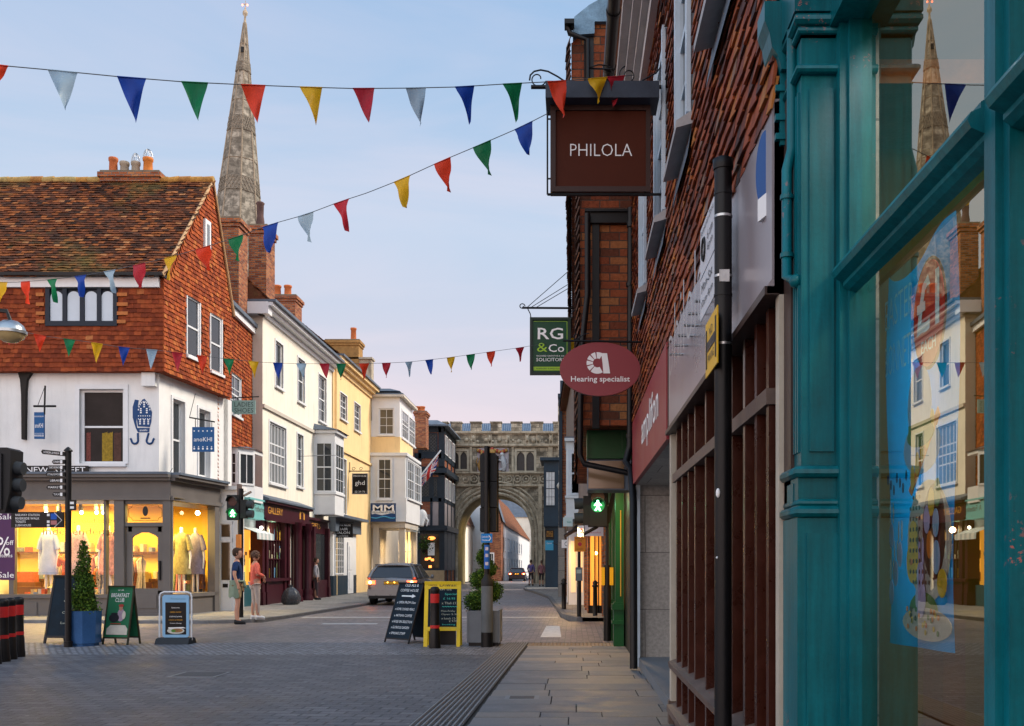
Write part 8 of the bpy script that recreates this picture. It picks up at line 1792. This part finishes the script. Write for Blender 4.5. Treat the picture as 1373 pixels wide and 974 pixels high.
person('man in navy t-shirt and khaki shorts with a green jacket tied round his waist',xu(318,23.4),23.4,math.radians(100),1.78,M('navy_cloth',(.012,.03,.09),.9,.15,8,.1),M('khaki_cloth',(.26,.20,.11),.9,.15,8,.1),hairb,m_blackm,shorts=True,jacket=M('sage_green_cloth',(.17,.22,.16),.9,.15,8,.2))
person('woman with curly hair in a coral top and pale leggings beside the man',xu(342.5,24.3),24.3,math.radians(125),1.66,M('coral_cloth',(.62,.13,.09),.9,.12,8,.1),M('stone_leggings',(.42,.35,.31),.9,.1,8,.1),hairg,M('white_shoe',(.6,.6,.6),.6,.1,8,0),female=True,curly=True,arms='up',z0=.07,sleeve=False)
person('person in dark clothes bending a little outside the plum shop door',xu(424,38.5),38.5,math.radians(100),1.62,M('grey_white_shirt',(.28,.27,.29),.9,.2,8,.1),M('dark_trouser',(.05,.035,.04),.9,.1,8,.1),hairb,m_blackm,z0=.07,sleeve=False)
person('pedestrian in a violet blue top walking by the right pier of the gate',xu(712,66),66,math.radians(160),1.7,M('violet_cloth',(.10,.08,.22),.9,.1,8,.1),M('dark_trouser2',(.03,.025,.03),.9,.1,8,.1),hairb,m_blackm,z0=.09,sleeve=False)
person('pedestrian in a dusky pink top walking right of the violet one by the gate',xu(726,64),64,math.radians(190),1.65,M('dusky_pink_cloth',(.22,.10,.12),.9,.1,8,.1),M('dark_trouser3',(.03,.025,.03),.9,.1,8,.1),hairg,m_blackm,z0=.09,sleeve=False,female=True)
# ================================================================ CARS
def car(label,x,Y,rz,paint,s=1.0,lit=1.0,z0=0):
    t=thing('parked_car' if lit<0 else 'car',label,'car',(x,Y,z0),rz); t.scale=(s,s,s)
    # stations: y, half width, z bottom, z belt, (rear is y=0)
    S=[(0,.70,.36,.86),(.05,.80,.30,.93),(.25,.87,.26,.96),(.8,.89,.22,.97),(2.0,.90,.20,.95),(3.0,.89,.22,.90),(3.7,.86,.24,.84),(4.15,.78,.30,.72),(4.3,.62,.38,.60)]
    def ring(y,w_,zb,zt):
        h=[(0,zb),(w_*.82,zb),(w_*.97,zb+.08),(w_,zb+.25),(w_*1.0,(zb+zt)/2+.08),(w_*.965,zt-.08),(w_*.90,zt),(0,zt+.03)]
        return [(a,y,b) for a,b in h]+[(-a,y,b) for a,b in h[-2:0:-1]]
    mb=MB(); R=[ring(*q) for q in S]; n=len(R[0]); vs=[p for r in R for p in r]; fs=[(j*n+i,j*n+(i+1)%n,(j+1)*n+(i+1)%n,(j+1)*n+i) for j in range(len(R)-1) for i in range(n)]+[tuple(range(n-1,-1,-1)),tuple((len(R)-1)*n+i for i in range(n))]
    mb.add(vs,fs,0,True); 
    for f in range(len(fs)-2,len(fs)): mb.sm[f]=False
    mb.tube([(-.62,.30,1.42),(-.6,2.2,1.44)],.015,6,1); mb.tube([(.62,.30,1.42),(.6,2.2,1.44)],.015,6,1)
    # roof + pillars
    G=[(.10,.76,.94,.96),(.18,.70,1.16,1.18),(.46,.58,1.36,1.40),(.8,.60,1.41,1.46),(1.6,.63,1.43,1.48),(2.3,.62,1.38,1.43),(3.1,.74,.93,.95)]
    roof=[]; 
    for j in range(2,6):
        y,w_,z,zc=G[j]; roof.append([(-w_,y,z),(-w_*.6,y,zc),(0,y,zc+.01),(w_*.6,y,zc),(w_,y,z)])
    b=len(mb.v); mb.add([p for r in roof for p in r],[(j*5+i,j*5+i+1,(j+1)*5+i+1,(j+1)*5+i) for j in range(3) for i in range(4)],0,True)
    for sg in (-1,1):
        mb.tube([(sg*.80,.08,.94),(sg*.71,.25,1.18),(sg*.58,.46,1.37)],[.07,.055,.04],8); mb.tube([(sg*.62,2.3,1.38),(sg*.76,3.1,.93)],.035,6); mb.tube([(sg*.63,.5,1.40),(sg*.62,2.3,1.40)],.035,6); mb.tube([(sg*.85,1.55,.95),(sg*.635,1.5,1.4)],.03,6); mb.tube([(sg*.84,.55,.95),(sg*.64,.6,1.4)],.04,6)
    mb.tube([(-.56,.42,1.385),(-.3,.40,1.41),(.3,.40,1.41),(.56,.42,1.385)],.035,6)
    body=mb.build('body',[paint,m_black],t,world=False)
    mb=MB(); mb.add([(-.75,.07,.96),(.75,.07,.96),(.56,.43,1.37),(-.56,.43,1.37)],[(0,1,2,3)]); mb.build('rear_window',m_glass,t,world=False)
    mb=MB(); 
    for sg in (-1,1): mb.add([(sg*.85,.3,.95),(sg*.85,3.0,.93),(sg*.63,2.25,1.39),(sg*.64,.5,1.41)],[(0,1,2,3)])
    mb.add([(-.8,3.1,.92),(.8,3.1,.92),(.62,2.32,1.40),(-.62,2.32,1.40)],[(0,1,2,3)]); mb.build('window_glass',m_glass,t,world=False)
    for sg in (-1,1):
        mb=MB(); mb.fb(Fr((sg*.71,-.01,.80),(1,0,0)),-.15,.15,-.065,.065,-.2,.03); mb.build('tail_light',emis('tail_light_red',(1,.10,.03),5) if 'tail_light_red' not in bpy.data.materials else bpy.data.materials['tail_light_red'],t,world=False)
        if lit>0:
            mb=MB(); mb.ball((sg*.73,-.05,.80),.05,8); mb.build('brake_bulb',emis('brake_bulb_glow',(1,.45,.12),28) if 'brake_bulb_glow' not in bpy.data.materials else bpy.data.materials['brake_bulb_glow'],t,world=False)
    mb=MB(); mb.box(-.80,.80,-.06,.2,.34,.56); mb.box(-.83,-.7,-.02,.3,.34,.56); mb.box(.7,.83,-.02,.3,.34,.56); mb.build('bumper',paint,t,world=False)
    mb=MB(); mb.box(-.78,.78,-.065,.2,.24,.34); mb.box(-.26,.26,-.012,.0,.72,.84); mb.build('lower_trim',m_blackm,t,world=False)
    mb=MB(); mb.box(-.25,.25,-.025,-.012,.73,.83,0); mb.build('number_plate',M('plate_yellow',(.5,.27,.02),.5,.2,20,0) if 'plate_yellow' not in bpy.data.materials else bpy.data.materials['plate_yellow'],t,world=False)
    if lit>0:
        mb=MB(); mb.ball((-.12,-.03,.80),.022,6); mb.ball((.12,-.03,.80),.022,6); mb.build('plate_lamp',emis('plate_lamp_glow',(1,.42,.05),8) if 'plate_lamp_glow' not in bpy.data.materials else bpy.data.materials['plate_lamp_glow'],t,world=False)
    for sg in (-1,1):
        for y in (.85,3.45):
            mb=MB(); prof=[(.2,-.1),(.31,-.1),(.325,-.07),(.325,.07),(.31,.1),(.2,.1)]
            vs=[];N=18
            for r,o in prof:
                for k in range(N): a=2*math.pi*k/N; vs.append((sg*.80+o,y+r*math.cos(a),.325+r*math.sin(a)))
            mb.add(vs,[(i*N+k,i*N+(k+1)%N,(i+1)*N+(k+1)%N,(i+1)*N+k) for i in range(len(prof)-1) for k in range(N)],0,True); wh=mb.build('wheel',m_blackm,t,world=False)
            mb=MB(); 
            for k in range(5): a=2*math.pi*k/5; mb.tube([(sg*.885,y,.325),(sg*.885,y+.2*math.cos(a),.325+.2*math.sin(a))],.03,5)
            mb.tube([(sg*.88,y+.2*math.cos(a),.325+.2*math.sin(a)) for a in [2*math.pi*k/16 for k in range(17)]],.018,5); mb.build('rim',m_metal,wh,world=False)
        mb=MB(); mb.ball((sg*.98,2.75,.98),.1,8,sx=.6,sy=.6,sz=.8); mb.tube([(sg*.86,2.75,.93),(sg*.95,2.75,.96)],.025,5); mb.build('mirror',paint,t,world=False)
    return t
car('silver estate car braking with its tail lights glowing by the left kerb',xu(524.5,34.7),34.7,math.radians(-1.5),M('silver_car_paint',(.20,.205,.215),.28,.05,2,.0,metal=.35,spec=.5),z0=0)
car('small dark car with red tail lights far away beyond the arch',xu(693,92),92,0,M('dark_car_paint',(.04,.03,.035),.3,.1,2,0,metal=.4),.85)
for u,v,w_,d_ in ((572,842,.55,.5),(268,905,.6,.6),(700,936,.35,.3)):
    Yc=1802/(v-760); xc=xu(u,Yc); mb=MB(); mb.box(xc-w_/2,xc+w_/2,Yc-d_/2,Yc+d_/2,.0,.006); mb.box(xc-w_/2+.05,xc+w_/2-.05,Yc-d_/2+.05,Yc+d_/2-.05,.006,.009,1)
    struct(mb.build('access_cover',[m_tact,M('cast_iron_cover',(.07,.07,.075),.6,.4,20,.8)]))
# drain channel across the setts
mb=MB(); A=px(-60,958,1802/198); 
P_=[(xu(u,1802/(v-760)),1802/(v-760)) for u,v in ((-90,966),(0,946),(120,924),(200,905),(345,874))]
for (a,b),(c,d) in zip(P_[:-1],P_[1:]): mb.add([(a,b,.003),(c,d,.003),(c,d+.035,.003),(a,b+.035,.003)],[(0,1,2,3)])
struct(mb.build('drain_channel',M('channel_dark',(.03,.028,.03),.9,.3,6,.2)))
# overhead cables
ac=MB(); ac.tube([px(400,612,34),px(405,612,34),px(470,610,41)],.008,4); tag(ac.build('overhead_cable',m_cord),'thin cable strung across the cream house front','cable')
